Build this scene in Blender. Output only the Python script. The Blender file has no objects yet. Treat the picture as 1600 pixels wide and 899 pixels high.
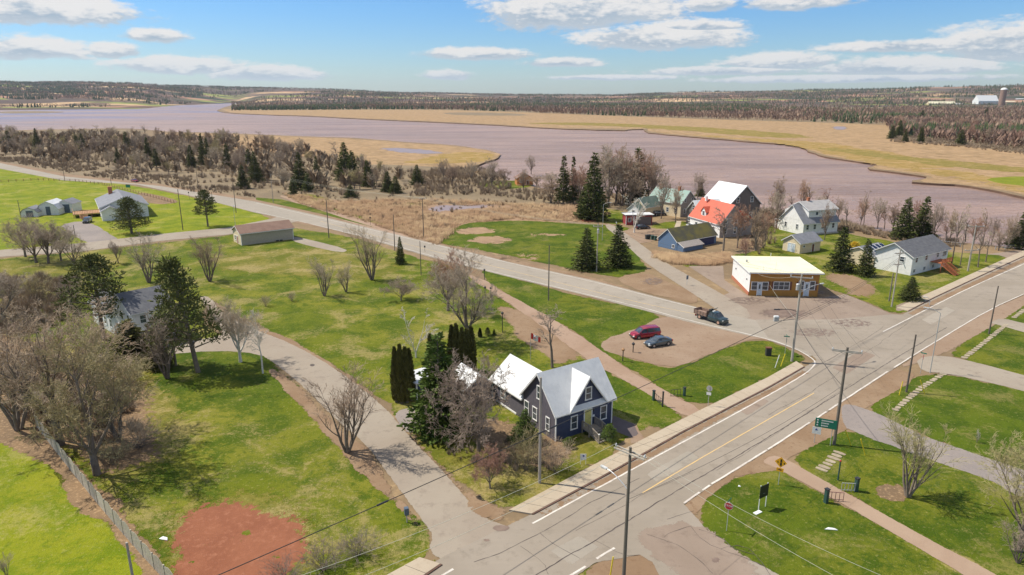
import bpy, bmesh, math, random
import numpy as np
from mathutils import Vector, Matrix, noise as mnoise
from mathutils.geometry import tessellate_polygon, delaunay_2d_cdt

# ------------------------------------------------------------------ camera
scene = bpy.context.scene
CAM_H, FPX, HORIZON = 40.0, 1067.0, 150.0
PITCH = math.atan((449.5 - HORIZON) / FPX)
cp, sp = math.cos(PITCH), math.sin(PITCH)
cam_d = bpy.data.cameras.new('camera')
cam_d.sensor_width = 36.0
cam_d.lens = 36.0 * FPX / 1600.0
cam_d.clip_start = 0.5
cam_d.clip_end = 60000
cam = bpy.data.objects.new('camera', cam_d)
scene.collection.objects.link(cam)
cam.location = (0, 0, CAM_H)
cam.rotation_euler = (math.pi / 2 - PITCH, 0, 0)
scene.camera = cam
# ------------------------------------------------------------------ light
scene.view_settings.view_transform = 'Standard'
scene.view_settings.look = 'None'
scene.view_settings.gamma = 1.0
scene.view_settings.exposure = 0.42
SUN_EL = math.radians(53.5)
SUN_AZ = math.atan2(-0.967, 0.25)          # compass angle of the sun, from +Y towards +X
sun_d = bpy.data.lights.new('sun', 'SUN')
sun_d.energy = 4.2
sun_d.angle = math.radians(0.55)
sun_d.color = (1.0, 0.94, 0.83)
sun = bpy.data.objects.new('sun', sun_d)
scene.collection.objects.link(sun)
sv = Vector((math.sin(SUN_AZ) * math.cos(SUN_EL), math.cos(SUN_AZ) * math.cos(SUN_EL), math.sin(SUN_EL)))
sun.rotation_euler = sv.to_track_quat('Z', 'Y').to_euler()
sun.location = (-60, 40, 120)

class NT:
    """small helper for writing node trees as expressions"""
    def __init__(s, tree):
        s.t = tree; s.n = tree.nodes; s.l = tree.links
    def node(s, typ, ins=None, **props):
        n = s.n.new(typ)
        for k, v in props.items(): setattr(n, k, v)
        for k, v in (ins or {}).items():
            if isinstance(v, bpy.types.NodeSocket): s.l.new(v, n.inputs[k])
            elif v is not None: n.inputs[k].default_value = v
        return n
    def m(s, op, a, b=None, c=None, clamp=False):
        n = s.n.new('ShaderNodeMath'); n.operation = op; n.use_clamp = clamp
        for i, v in enumerate((a, b, c)):
            if v is None: continue
            if isinstance(v, bpy.types.NodeSocket): s.l.new(v, n.inputs[i])
            else: n.inputs[i].default_value = v
        return n.outputs[0]
    def mix(s, f, a, b):
        n = s.n.new('ShaderNodeMix'); n.data_type = 'RGBA'
        for k, v in ((0, f), (6, a), (7, b)):
            if isinstance(v, bpy.types.NodeSocket): s.l.new(v, n.inputs[k])
            else: n.inputs[k].default_value = v if k == 0 else (*v[:3], 1)
        return n.outputs[2]
    def noise(s, vec, scale, detail=3, rough=0.55, dist=0.0):
        n = s.node('ShaderNodeTexNoise', {'Scale': scale, 'Detail': detail, 'Roughness': rough, 'Distortion': dist})
        if vec is not None: s.l.new(vec, n.inputs['Vector'])
        return n.outputs['Fac']
    def ramp(s, fac, lo, hi):
        n = s.node('ShaderNodeMapRange', {'Value': fac, 'From Min': lo, 'From Max': hi}, interpolation_type='SMOOTHSTEP')
        return n.outputs[0]

world = bpy.data.worlds.new('World')
scene.world = world
world.use_nodes = True
w = NT(world.node_tree)
for n in list(w.n): w.n.remove(n)
skyn = w.node('ShaderNodeTexSky', sky_type='NISHITA', sun_disc=False)
skyn.sun_elevation = SUN_EL
skyn.sun_rotation = SUN_AZ
skyn.altitude = 50; skyn.air_density = 1.0; skyn.dust_density = 0.35; skyn.ozone_density = 2.0
tc = w.node('ShaderNodeTexCoord')
sep = w.node('ShaderNodeSeparateXYZ', {0: tc.outputs['Generated']})
sx, sy, sz = sep.outputs
az = w.m('ARCTAN2', sx, sy)
comb = w.node('ShaderNodeCombineXYZ', {0: az, 1: w.m('MULTIPLY', sz, 2.6), 2: 0.0}).outputs[0]
n1 = w.noise(comb, 16.0, 6, 0.62)
n2 = w.noise(comb, 60.0, 4, 0.6)
pert = w.m('ADD', w.m('MULTIPLY', w.m('SUBTRACT', n1, 0.5), 2.8), w.m('MULTIPLY', w.m('SUBTRACT', n2, 0.5), 1.7))
def px_dir(x, y):
    u = (x - 800) / FPX; v = (449.5 - y) / FPX
    d = Vector((u, cp + v * sp, -sp + v * cp)).normalized()
    return math.atan2(d.x, d.y), d.z
CLOUDS = [(915, 12, 200, 48), (850, 20, 105, 42), (1035, 60, 165, 28), (745, 86, 115, 13), (880, 99, 78, 10), (700, 118, 52, 11), (245, 57, 52, 13),
          (285, 104, 115, 17), (420, 116, 110, 15), (70, 18, 150, 26), (50, 78, 90, 20), (178, 80, 42, 15), (1245, 4, 95, 16),
          (1220, 98, 110, 17), (1400, 106, 150, 18), (1440, 72, 160, 11), (1570, 70, 95, 32), (1320, 124, 250, 8), (1090, 42, 90, 12), (960, 122, 130, 6),
          (1130, 112, 150, 9), (1110, 8, 50, 14)]
Fm = None
for cx, cy, rx, ry in CLOUDS:
    a0, e0 = px_dir(cx, cy)
    ra = rx / FPX; re = ry / FPX
    da = w.m('DIVIDE', w.m('SUBTRACT', az, a0), ra)
    de = w.m('DIVIDE', w.m('SUBTRACT', sz, e0), re)
    # flat undersides: the lower half falls off faster
    de2 = w.m('MULTIPLY', de, w.m('SUBTRACT', 1.25, w.m('MULTIPLY', w.m('GREATER_THAN', de, 0.0), 0.35)))
    r = w.m('SQRT', w.m('ADD', w.m('MULTIPLY', da, da), w.m('MULTIPLY', de2, de2)))
    f = w.m('SUBTRACT', 1.0, r)
    if Fm is None: Fm, Tm = f, de
    else:
        g = w.m('GREATER_THAN', f, Fm)
        Tm = w.m('ADD', w.m('MULTIPLY', g, de), w.m('MULTIPLY', w.m('SUBTRACT', 1.0, g), Tm))
        Fm = w.m('MAXIMUM', Fm, f)
# unseen cloud above the frame, thickened to lift and whiten the fill light
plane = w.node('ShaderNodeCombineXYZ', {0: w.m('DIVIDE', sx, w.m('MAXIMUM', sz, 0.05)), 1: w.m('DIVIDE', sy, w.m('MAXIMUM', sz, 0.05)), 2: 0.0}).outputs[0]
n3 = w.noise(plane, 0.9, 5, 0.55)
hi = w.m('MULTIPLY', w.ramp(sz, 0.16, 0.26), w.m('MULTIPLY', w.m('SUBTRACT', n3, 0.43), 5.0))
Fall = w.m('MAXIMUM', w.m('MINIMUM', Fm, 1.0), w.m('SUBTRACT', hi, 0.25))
dens = w.m('ADD', w.m('MULTIPLY', Fall, 1.15), w.m('MULTIPLY', pert, 0.40))
alpha = w.m('MULTIPLY', w.ramp(dens, 0.10, 0.50), 0.95)
lit = w.m('ADD', Tm, w.m('MULTIPLY', pert, 0.9))
core = w.ramp(lit, -0.50, 0.32)
edge = w.m('SUBTRACT', 1.0, w.ramp(dens, 0.35, 1.0))
bright = w.m('MAXIMUM', core, w.m('MULTIPLY', edge, 0.35))
ccol = w.mix(bright, (2.75, 3.5, 4.3), (6.4, 6.25, 6.1))
ccol = w.mix(w.m('MULTIPLY', w.ramp(w.m('SUBTRACT', 0.0, sz), -0.075, -0.0), 0.35), ccol, (4.0, 5.0, 5.8))
# clear sky: the Sky Texture, a little deeper towards the top of the frame like the photograph's
tint = w.mix(w.ramp(sz, 0.0, 0.13), (0.62, 0.765, 0.93), (0.45, 0.73, 1.04))
tint = w.mix(w.ramp(sz, 0.2, 0.5), tint, (0.66, 0.82, 0.95))  # unseen upper sky, made more neutral to take blue out of the shade
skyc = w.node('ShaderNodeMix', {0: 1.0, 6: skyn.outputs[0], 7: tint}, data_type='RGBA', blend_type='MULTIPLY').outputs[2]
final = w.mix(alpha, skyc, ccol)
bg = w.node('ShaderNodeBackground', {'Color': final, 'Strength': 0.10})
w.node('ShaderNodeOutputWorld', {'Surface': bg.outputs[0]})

# ------------------------------------------------------------------ helpers
random.seed(7); np.random.seed(7)
COL = scene.collection
def G(x, y, z=0.0):
    """the place on the level z that the surveyed picture point shows"""
    u = (x - 800) / FPX; v = (449.5 - y) / FPX
    t = (CAM_H - z) / (sp - v * cp)
    return Vector((u * t, (cp + v * sp) * t, z))
def proj_y(X, Y, Z):
    z = Z - CAM_H
    f = Y * cp - z * sp
    return 449.5 - FPX * (Y * sp + z * cp) / f
def height(bx, by, ty):
    p = G(bx, by); lo, hi_ = 0.0, 60.0
    for _ in range(40):
        m = (lo + hi_) / 2
        if proj_y(p.x, p.y, m) > ty: lo = m
        else: hi_ = m
    return lo
def ppm(bx, by):
    p = G(bx, by)
    return FPX / (p.y * cp + CAM_H * sp)     # pixels per metre there

def tag(o, label=None, cat=None, group=None, kind=None):
    if label: o['label'] = label
    if cat: o['category'] = cat
    if group: o['group'] = group
    if kind: o['kind'] = kind
    return o
def empty(name, loc, rz=0.0, label=None, cat=None, group=None):
    o = bpy.data.objects.new(name, None); COL.objects.link(o)
    o.location = loc; o.rotation_euler = (0, 0, rz); o.empty_display_size = 0.5
    return tag(o, label, cat, group)
class MB:
    def __init__(s): s.v = []; s.f = []; s.mi = []
    def add(s, vs, fs, mi=0):
        b = len(s.v); s.v += [tuple(v) for v in vs]; s.f += [tuple(i + b for i in f) for f in fs]; s.mi += [mi] * len(fs)
        return s
    def box(s, c, d, rz=0.0, mi=0, M=None):
        hx, hy, hz = d[0] / 2, d[1] / 2, d[2] / 2
        R = Matrix.Rotation(rz, 3, 'Z') if M is None else M
        vs = [Vector(c) + R @ Vector((x * hx, y * hy, z * hz)) for x in (-1, 1) for y in (-1, 1) for z in (-1, 1)]
        return s.add(vs, [(0, 1, 3, 2), (4, 6, 7, 5), (0, 4, 5, 1), (2, 3, 7, 6), (0, 2, 6, 4), (1, 5, 7, 3)], mi)
    def span(s, x0, x1, y0, y1, z0, z1, mi=0):
        return s.box(((x0 + x1) / 2, (y0 + y1) / 2, (z0 + z1) / 2), (abs(x1 - x0), abs(y1 - y0), abs(z1 - z0)), 0, mi)
    def tube(s, p0, p1, r0, r1=None, n=8, mi=0, caps=True):
        p0, p1 = Vector(p0), Vector(p1); r1 = r0 if r1 is None else r1
        d = (p1 - p0).normalized(); a = d.orthogonal().normalized(); b = d.cross(a)
        vs = []
        for p, r in ((p0, r0), (p1, r1)):
            for k in range(n):
                t = 2 * math.pi * k / n
                vs.append(p + a * (r * math.cos(t)) + b * (r * math.sin(t)))
        fs = [(k, (k + 1) % n, n + (k + 1) % n, n + k) for k in range(n)]
        if caps: fs += [tuple(range(n - 1, -1, -1)), tuple(range(n, 2 * n))]
        return s.add(vs, fs, mi)
    def path(s, pts, r, n=5, mi=0):
        for a, b in zip(pts[:-1], pts[1:]): s.tube(a, b, r, r, n, mi, False)
        return s
    def prism(s, poly, off, mi=0):
        """extrude a 3-D polygon along off"""
        n = len(poly); off = Vector(off)
        vs = [Vector(p) for p in poly] + [Vector(p) + off for p in poly]
        return s.add(vs, [tuple(range(n - 1, -1, -1)), tuple(range(n, 2 * n))] + [(k, (k + 1) % n, n + (k + 1) % n, n + k) for k in range(n)], mi)
    def build(s, name, mat, parent=None, smooth=False, bevel=0.0):
        me = bpy.data.meshes.new(name); me.from_pydata(s.v, [], s.f)
        mats = mat if isinstance(mat, (list, tuple)) else [mat]
        for m in mats: me.materials.append(m)
        if len(mats) > 1: me.polygons.foreach_set('material_index', s.mi)
        bm = bmesh.new(); bm.from_mesh(me); bmesh.ops.recalc_face_normals(bm, faces=bm.faces)
        if bevel: bmesh.ops.bevel(bm, geom=bm.edges[:], offset=bevel, segments=2, affect='EDGES', clamp_overlap=True)
        bm.to_mesh(me); bm.free()
        if smooth: me.polygons.foreach_set('use_smooth', [True] * len(me.polygons))
        o = bpy.data.objects.new(name, me); COL.objects.link(o)
        if parent: o.parent = parent
        return o
def np_mesh(name, V, Fc, mat, parent=None, attr=None):
    """V (n,3), Fc (m,k) arrays"""
    V = np.asarray(V, np.float32); Fc = np.asarray(Fc, np.int32); k = Fc.shape[1]
    me = bpy.data.meshes.new(name)
    me.vertices.add(len(V)); me.vertices.foreach_set('co', V.ravel())
    me.loops.add(Fc.size); me.loops.foreach_set('vertex_index', Fc.ravel())
    me.polygons.add(len(Fc)); me.polygons.foreach_set('loop_start', np.arange(0, Fc.size, k, dtype=np.int32))
    me.polygons.foreach_set('loop_total', np.full(len(Fc), k, np.int32))
    me.update(calc_edges=True)
    if attr:
        for an, val in attr.items():
            a = me.attributes.new(an, 'FLOAT', 'POINT'); a.data.foreach_set('value', np.asarray(val, np.float32))
    me.materials.append(mat)
    o = bpy.data.objects.new(name, me); COL.objects.link(o)
    if parent: o.parent = parent
    return o
def copy_tree(o, parent=None):
    c = o.copy(); COL.objects.link(c)
    if parent: c.parent = parent; c.matrix_parent_inverse = o.matrix_parent_inverse.copy()
    for ch in o.children: copy_tree(ch, c)
    return c

# ------------------------------------------------------------------ materials
MAT = {}
def new_mat(name):
    m = bpy.data.materials.new(name); m.use_nodes = True
    t = NT(m.node_tree); b = [n for n in t.n if n.type == 'BSDF_PRINCIPLED'][0]
    out = [n for n in t.n if n.type == 'OUTPUT_MATERIAL'][0]
    MAT[name] = m
    return m, t, b, out
def geo(t): return t.node('ShaderNodeNewGeometry').outputs['Position']
def objc(t): return t.node('ShaderNodeTexCoord').outputs['Object']
def bump(t, b, h, strength=0.4, dist=0.05):
    n = t.node('ShaderNodeBump', {'Height': h, 'Strength': strength, 'Distance': dist})
    t.l.new(n.outputs[0], b.inputs['Normal'])
def mat_simple(name, c1, c2=None, scale=4.0, rough=0.7, metal=0.0, bumpd=0.0, rnd=0.0, coat=0.0, stretch=None, spec=None):
    """one colour wandering towards a second, dirt-like, in object space"""
    m, t, b, out = new_mat(name)
    v = objc(t)
    if stretch: v = t.node('ShaderNodeMapping', {'Vector': v, 'Scale': stretch}).outputs[0]
    n = t.noise(v, scale, 5, 0.6)
    f = t.ramp(n, 0.35, 0.7)
    col = t.mix(f, c1, c2 or tuple(x * 0.8 for x in c1))
    if rnd:
        oi = t.node('ShaderNodeObjectInfo').outputs['Random']
        br = t.m('ADD', 1 - rnd, t.m('MULTIPLY', oi, 2 * rnd))
        hs = t.node('ShaderNodeHueSaturation', {'Color': col, 'Value': br, 'Hue': t.m('ADD', 0.5 - rnd * 0.06, t.m('MULTIPLY', oi, rnd * 0.12))})
        col = hs.outputs[0]
    t.l.new(col, b.inputs['Base Color'])
    b.inputs['Roughness'].default_value = rough; b.inputs['Metallic'].default_value = metal
    if coat: b.inputs['Coat Weight'].default_value = coat
    if spec is not None: b.inputs['Specular IOR Level'].default_value = spec
    if bumpd: bump(t, b, t.noise(v, scale * 5, 3), 0.6, bumpd)
    return m
def edge_alpha(t, b, out, scale=1.3, amp=0.9, sharp=3.0):
    """ragged edge where the sheet thins out over what lies under it"""
    at = t.node('ShaderNodeAttribute', attribute_name='edge').outputs['Fac']
    n = t.noise(geo(t), scale, 4, 0.6)
    n2 = t.noise(geo(t), scale * 7, 2, 0.6)
    v = t.m('ADD', t.m('SUBTRACT', at, 0.5), t.m('ADD', t.m('MULTIPLY', t.m('SUBTRACT', n, 0.5), amp * 1.15), t.m('MULTIPLY', t.m('SUBTRACT', n2, 0.5), amp * 0.55)))
    a = t.m('MULTIPLY', v, 60.0, clamp=True)
    t.l.new(a, b.inputs['Alpha'])
def mat_lawn(name, g1, g2, g3, dry, dryamt=0.5, edge=True, esc=1.0, fleck=0.5, amp=0.9):
    m, t, b, out = new_mat(name); p = geo(t)
    big = t.noise(p, 0.045, 4, 0.6, 0.8); mid = t.noise(p, 0.17, 5, 0.7, 0.5); fine = t.noise(p, 1.6, 4, 0.8); vf = t.noise(p, 8.0, 2, 0.7)
    f = t.m('ADD', t.m('MULTIPLY', mid, 0.6), t.m('MULTIPLY', fine, 0.4))
    c = t.mix(t.ramp(t.m('ADD', t.m('MULTIPLY', big, 0.6), t.m('MULTIPLY', f, 0.4)), 0.42, 0.58), g1, g2)
    c = t.mix(t.ramp(f, 0.44, 0.56), c, g3)
    d = t.m('MULTIPLY', t.ramp(t.m('ADD', t.m('MULTIPLY', t.noise(p, 0.11, 4, 0.65, 0.6), 0.55), t.m('ADD', t.m('MULTIPLY', fine, 0.33), t.m('MULTIPLY', vf, 0.12))), 0.55 - 0.09 * dryamt, 0.61 - 0.05 * dryamt), min(1.0, 0.3 + 0.6 * dryamt))
    c = t.mix(d, c, dry)
    c = t.mix(t.m('MULTIPLY', t.ramp(t.noise(p, 2.6, 3, 0.6), 0.58, 0.70), 0.22 + 0.3 * dryamt), c, (0.38, 0.33, 0.12))
    c = t.mix(t.m('MULTIPLY', t.ramp(t.noise(p, 1.1, 4, 0.7), 0.54, 0.66), 0.45), c, tuple(v * 0.72 for v in g3))
    k = t.m('ADD', 1 - fleck * 0.5, t.m('MULTIPLY', t.m('ADD', t.m('MULTIPLY', fine, 0.55), t.m('MULTIPLY', vf, 0.45)), fleck))
    hs = t.node('ShaderNodeHueSaturation', {'Color': c, 'Value': k})
    t.l.new(hs.outputs[0], b.inputs['Base Color'])
    b.inputs['Roughness'].default_value = 0.95; b.inputs['Specular IOR Level'].default_value = 0.15
    bump(t, b, t.m('ADD', fine, t.m('MULTIPLY', vf, 0.7)), 0.9, 0.12)
    if edge: edge_alpha(t, b, out, esc, amp)
    return m
def mat_ground(name, a, c2, c3=None, s1=0.05, s2=0.8, s3=6.0, rough=0.9, edge=True, esc=1.3, bd=0.03, fleck=0.35, track=None, amp=0.9):
    m, t, b, out = new_mat(name); p = geo(t)
    n1 = t.noise(p, s1, 4, 0.6, 0.5); n2 = t.noise(p, s2, 5, 0.7); n3 = t.noise(p, s3, 3, 0.7)
    c = t.mix(t.ramp(n1, 0.36, 0.64), a, c2)
    if c3: c = t.mix(t.ramp(n2, 0.5, 0.72), c, c3)
    k = t.m('ADD', 1 - fleck * 0.5, t.m('MULTIPLY', t.m('ADD', t.m('MULTIPLY', n2, 0.5), t.m('MULTIPLY', n3, 0.5)), fleck))
    if track:   # smoother darker bands along the way traffic runs
        ang, per, amt = track
        mp = t.node('ShaderNodeMapping', {'Vector': p, 'Rotation': (0, 0, -ang), 'Scale': (0.02, 1.0, 1.0)}).outputs[0]
        nn = t.noise(mp, per, 3, 0.6)
        k = t.m('MULTIPLY', k, t.m('ADD', 1 - amt * 0.5, t.m('MULTIPLY', nn, amt)))
    hs = t.node('ShaderNodeHueSaturation', {'Color': c, 'Value': k})
    t.l.new(hs.outputs[0], b.inputs['Base Color'])
    b.inputs['Roughness'].default_value = rough; b.inputs['Specular IOR Level'].default_value = 0.25
    bump(t, b, t.m('ADD', n3, n2), 0.5, bd)
    if edge: edge_alpha(t, b, out, esc, amp)
    return m

mat_lawn('grass', (0.120, 0.142, 0.007), (0.19, 0.185, 0.020), (0.064, 0.098, 0.004), (0.33, 0.255, 0.10), 0.55, fleck=0.9)
mat_lawn('grass_bright', (0.205, 0.228, 0.008), (0.265, 0.252, 0.022), (0.13, 0.175, 0.004), (0.36, 0.30, 0.10), 0.35, fleck=0.8)
mat_lawn('grass_lush', (0.084, 0.118, 0.005), (0.14, 0.148, 0.012), (0.048, 0.082, 0.003), (0.26, 0.21, 0.07), 0.28, fleck=0.9)
mat_lawn('grass_tired', (0.17, 0.155, 0.022), (0.24, 0.20, 0.05), (0.105, 0.118, 0.010), (0.34, 0.26, 0.11), 0.7, fleck=0.7)
mat_lawn('marsh_grass', (0.35, 0.225, 0.12), (0.27, 0.18, 0.09), (0.41, 0.27, 0.15), (0.215, 0.145, 0.075), 0.7, True, 0.03, 0.8, 1.2)
mat_lawn('marsh_gold', (0.36, 0.23, 0.085), (0.30, 0.195, 0.065), (0.25, 0.175, 0.045), (0.42, 0.28, 0.14), 0.6, True, 0.03, 0.7, 1.3)
mat_lawn('marsh_green', (0.23, 0.175, 0.045), (0.28, 0.195, 0.06), (0.18, 0.15, 0.03), (0.38, 0.25, 0.11), 0.5, True, 0.03, 0.7, 1.3)
mat_lawn('far_green', (0.19, 0.21, 0.012), (0.22, 0.22, 0.02), (0.15, 0.18, 0.01), (0.3, 0.27, 0.1), 0.1, True, 0.03, 0.3)
mat_ground('field_dry', (0.24, 0.165, 0.09), (0.185, 0.13, 0.075), (0.32, 0.22, 0.115), 0.02, 0.3, 2.5, edge=False, fleck=0.5)
mat_ground('leaf_litter', (0.235, 0.15, 0.08), (0.175, 0.115, 0.065), (0.37, 0.25, 0.135), 0.2, 2.5, 9, fleck=1.0, bd=0.08)
mat_ground('reed_ground', (0.32, 0.206, 0.119), (0.264, 0.168, 0.102), (0.376, 0.26, 0.145), 0.05, 0.6, 4, fleck=0.6, esc=0.3)
mat_ground('brush_ground', (0.19, 0.14, 0.085), (0.25, 0.185, 0.11), (0.14, 0.12, 0.055), 0.05, 0.5, 4, fleck=0.7, esc=0.3)
mat_ground('red_soil', (0.264, 0.0984, 0.0493), (0.23, 0.082, 0.0408), (0.297, 0.123, 0.068), 0.2, 1.5, 9, fleck=0.7, bd=0.08)
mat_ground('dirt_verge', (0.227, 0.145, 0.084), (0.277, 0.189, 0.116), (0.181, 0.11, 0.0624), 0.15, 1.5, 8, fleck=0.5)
mat_ground('gravel_pink', (0.26, 0.176, 0.116), (0.302, 0.216, 0.148), (0.21, 0.136, 0.088), 0.08, 0.9, 8, fleck=0.55, esc=1.0)
mat_ground('gravel_grey', (0.235, 0.2, 0.18), (0.285, 0.24, 0.21), (0.18, 0.155, 0.14), 0.1, 1.5, 12, fleck=0.7)
mat_ground('trail_gravel', (0.30, 0.20, 0.135), (0.345, 0.24, 0.17), (0.245, 0.165, 0.11), 0.1, 1.2, 10, fleck=0.5)
mat_ground('trail_paved', (0.353, 0.251, 0.176), (0.319, 0.22, 0.152), None, 0.2, 1.2, 10, fleck=0.2)
mat_ground('asphalt_old', (0.265, 0.222, 0.172), (0.305, 0.258, 0.205), (0.225, 0.188, 0.146), 0.06, 0.5, 14, fleck=0.25, esc=2.0, bd=0.008, track=(math.radians(37), 0.9, 0.16))
mat_ground('asphalt_country', (0.3, 0.262, 0.21), (0.335, 0.29, 0.235), (0.25, 0.215, 0.172), 0.04, 0.4, 14, fleck=0.2, esc=2.0, bd=0.008, track=(math.radians(135), 0.8, 0.2))
mat_ground('asphalt_lane', (0.29, 0.238, 0.184), (0.322, 0.272, 0.212), (0.244, 0.199, 0.155), 0.1, 0.7, 14, fleck=0.3, esc=1.2, bd=0.01)
mat_ground('asphalt_lot', (0.245, 0.185, 0.14), (0.285, 0.22, 0.17), (0.2, 0.15, 0.115), 0.09, 0.6, 12, fleck=0.4, esc=1.0, bd=0.01)
mat_ground('asphalt_new', (0.12, 0.095, 0.09), (0.14, 0.11, 0.105), None, 0.3, 1.5, 12, fleck=0.3, esc=1.5)
mat_ground('concrete_walk', (0.436, 0.36, 0.266), (0.398, 0.325, 0.237), (0.359, 0.285, 0.204), 0.25, 1.5, 9, edge=False, fleck=0.25, bd=0.006)
mat_ground('kerb_concrete', (0.105, 0.06, 0.042), (0.17, 0.10, 0.075), (0.08, 0.045, 0.035), 0.5, 2, 9, edge=False, fleck=0.4)  # dirty kerb, with its shadow line also darkened into the colour
mat_ground('bank_mud', (0.11, 0.065, 0.045), (0.15, 0.09, 0.06), None, 0.1, 1, 4, edge=False)
mat_ground('paint_white', (0.66, 0.61, 0.54), (0.54, 0.48, 0.42), (0.38, 0.33, 0.275), 0.3, 1.8, 9, edge=False, fleck=0.2)
mat_ground('paint_yellow', (0.66, 0.44, 0.17), (0.58, 0.40, 0.19), (0.50, 0.37, 0.24), 0.3, 1.8, 9, edge=False, fleck=0.2)
mat_ground('tar', (0.075, 0.06, 0.055), (0.11, 0.09, 0.08), None, 0.5, 2, 9, edge=False, fleck=0.3)
mat_ground('puddle_stain', (0.17, 0.12, 0.095), (0.22, 0.16, 0.125), None, 0.5, 2, 9, fleck=0.4, rough=0.6, amp=1.0)

def mat_water():
    m, t, b, out = new_mat('muddy_water'); p = geo(t)
    mp = t.node('ShaderNodeMapping', {'Vector': p, 'Rotation': (0, 0, math.radians(25)), 'Scale': (0.35, 1.0, 1.0)}).outputs[0]
    big = t.noise(p, 0.004, 3, 0.5); mid = t.noise(mp, 0.05, 4, 0.65); fine = t.noise(mp, 0.55, 4, 0.7)
    c = t.mix(t.ramp(big, 0.4, 0.6), (0.40, 0.262, 0.195), (0.45, 0.29, 0.215))
    rip = t.noise(t.node('ShaderNodeMapping', {'Vector': p, 'Rotation': (0, 0, math.radians(12)), 'Scale': (0.12, 0.5, 1.0)}).outputs[0], 0.6, 5, 0.8)
    c = t.mix(t.m('MULTIPLY', t.ramp(rip, 0.40, 0.66), 0.6), c, (0.255, 0.165, 0.135))
    strk = t.noise(t.node('ShaderNodeMapping', {'Vector': p, 'Rotation': (0, 0, math.radians(8)), 'Scale': (0.18, 1.0, 1.0)}).outputs[0], 0.022, 5, 0.75)
    c = t.mix(t.m('MULTIPLY', t.ramp(strk, 0.42, 0.62), 0.75), c, (0.235, 0.150, 0.115))
    c = t.mix(t.m('MULTIPLY', t.ramp(mid, 0.42, 0.7), 0.55), c, (0.31, 0.21, 0.185))
    # clearer bluer reach upstream on the far left
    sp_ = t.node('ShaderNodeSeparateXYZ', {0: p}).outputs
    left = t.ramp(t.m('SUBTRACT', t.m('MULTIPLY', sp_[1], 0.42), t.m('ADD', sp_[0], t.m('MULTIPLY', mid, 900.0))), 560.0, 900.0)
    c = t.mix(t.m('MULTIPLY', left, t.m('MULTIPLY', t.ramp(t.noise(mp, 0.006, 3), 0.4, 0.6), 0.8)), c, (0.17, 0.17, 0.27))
    wc = t.m('MULTIPLY', t.ramp(t.noise(mp, 0.28, 5, 0.85), 0.60, 0.70), 0.6)
    c = t.mix(wc, c, (0.62, 0.56, 0.55))
    t.l.new(c, b.inputs['Base Color'])
    b.inputs['Roughness'].default_value = 0.38; b.inputs['Specular IOR Level'].default_value = 0.30
    bump(t, b, t.m('ADD', t.m('MULTIPLY', mid, 2.0), t.m('ADD', fine, t.m('MULTIPLY', rip, 2.0))), 1.0, 1.1)
mat_water()
def mat_pool():
    m, t, b, out = new_mat('pool_water')
    b.inputs['Base Color'].default_value = (0.27, 0.205, 0.195, 1); b.inputs['Roughness'].default_value = 0.4; b.inputs['Specular IOR Level'].default_value = 0.3
    edge_alpha(t, b, out, 0.15, 1.0, 4.0)
mat_pool()

mat_simple('siding_blue', (0.030, 0.042, 0.092), (0.040, 0.052, 0.108), 2, 0.6)
mat_simple('shingle_brown', (0.115, 0.10, 0.115), (0.085, 0.08, 0.10), 3, 0.85)
mat_simple('siding_white', (0.78, 0.77, 0.74), (0.69, 0.68, 0.65), 1.5, 0.6)
mat_simple('siding_cream', (0.66, 0.55, 0.37), (0.58, 0.48, 0.32), 2, 0.7)
mat_simple('siding_beige', (0.43, 0.375, 0.28), (0.38, 0.33, 0.25), 2, 0.7)
mat_simple('siding_ochre', (0.43, 0.205, 0.035), (0.38, 0.175, 0.03), 1.2, 0.65)
mat_simple('siding_grey', (0.33, 0.29, 0.26), (0.27, 0.235, 0.21), 2, 0.8)
mat_simple('siding_dark', (0.17, 0.14, 0.125), (0.12, 0.10, 0.095), 2, 0.8)
mat_simple('siding_barnblue', (0.09, 0.17, 0.30), (0.13, 0.17, 0.23), 3, 0.8)
mat_simple('siding_navy', (0.012, 0.022, 0.095), (0.02, 0.03, 0.11), 2, 0.5)
mat_simple('siding_red', (0.33, 0.045, 0.045), (0.25, 0.035, 0.035), 2, 0.75)
mat_simple('siding_orange_wood', (0.55, 0.22, 0.06), (0.42, 0.16, 0.05), 3, 0.8)
mat_simple('trim_white', (0.80, 0.79, 0.76), (0.70, 0.69, 0.66), 3, 0.55)
mat_simple('trim_brown', (0.16, 0.055, 0.03), None, 3, 0.6)
mat_simple('brick_red', (0.36, 0.12, 0.06), (0.45, 0.19, 0.10), 6, 0.9)
mat_simple('metal_roof_white', (0.64, 0.64, 0.63), (0.55, 0.555, 0.555), 0.8, 0.42, 0.0)
mat_simple('silo_brown', (0.30, 0.19, 0.14), (0.24, 0.15, 0.11), 0.2, 0.8)
mat_simple('metal_roof_bright', (0.74, 0.74, 0.72), (0.62, 0.62, 0.61), 0.8, 0.45)
mat_simple('roof_membrane', (0.78, 0.72, 0.50), (0.70, 0.64, 0.44), 0.35, 0.8)
mat_simple('shingle_charcoal', (0.105, 0.105, 0.115), (0.145, 0.145, 0.15), 1.2, 0.9, bumpd=0.02)
mat_simple('shingle_grey', (0.22, 0.22, 0.24), (0.17, 0.175, 0.19), 0.8, 0.9, bumpd=0.02)
mat_simple('shingle_lightgrey', (0.40, 0.38, 0.36), (0.33, 0.31, 0.30), 0.8, 0.9)
mat_simple('shingle_rust', (0.235, 0.145, 0.105), (0.195, 0.115, 0.085), 0.5, 0.9, bumpd=0.02)
mat_simple('roof_orange', (0.56, 0.11, 0.055), (0.46, 0.095, 0.05), 1.0, 0.6)
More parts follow.
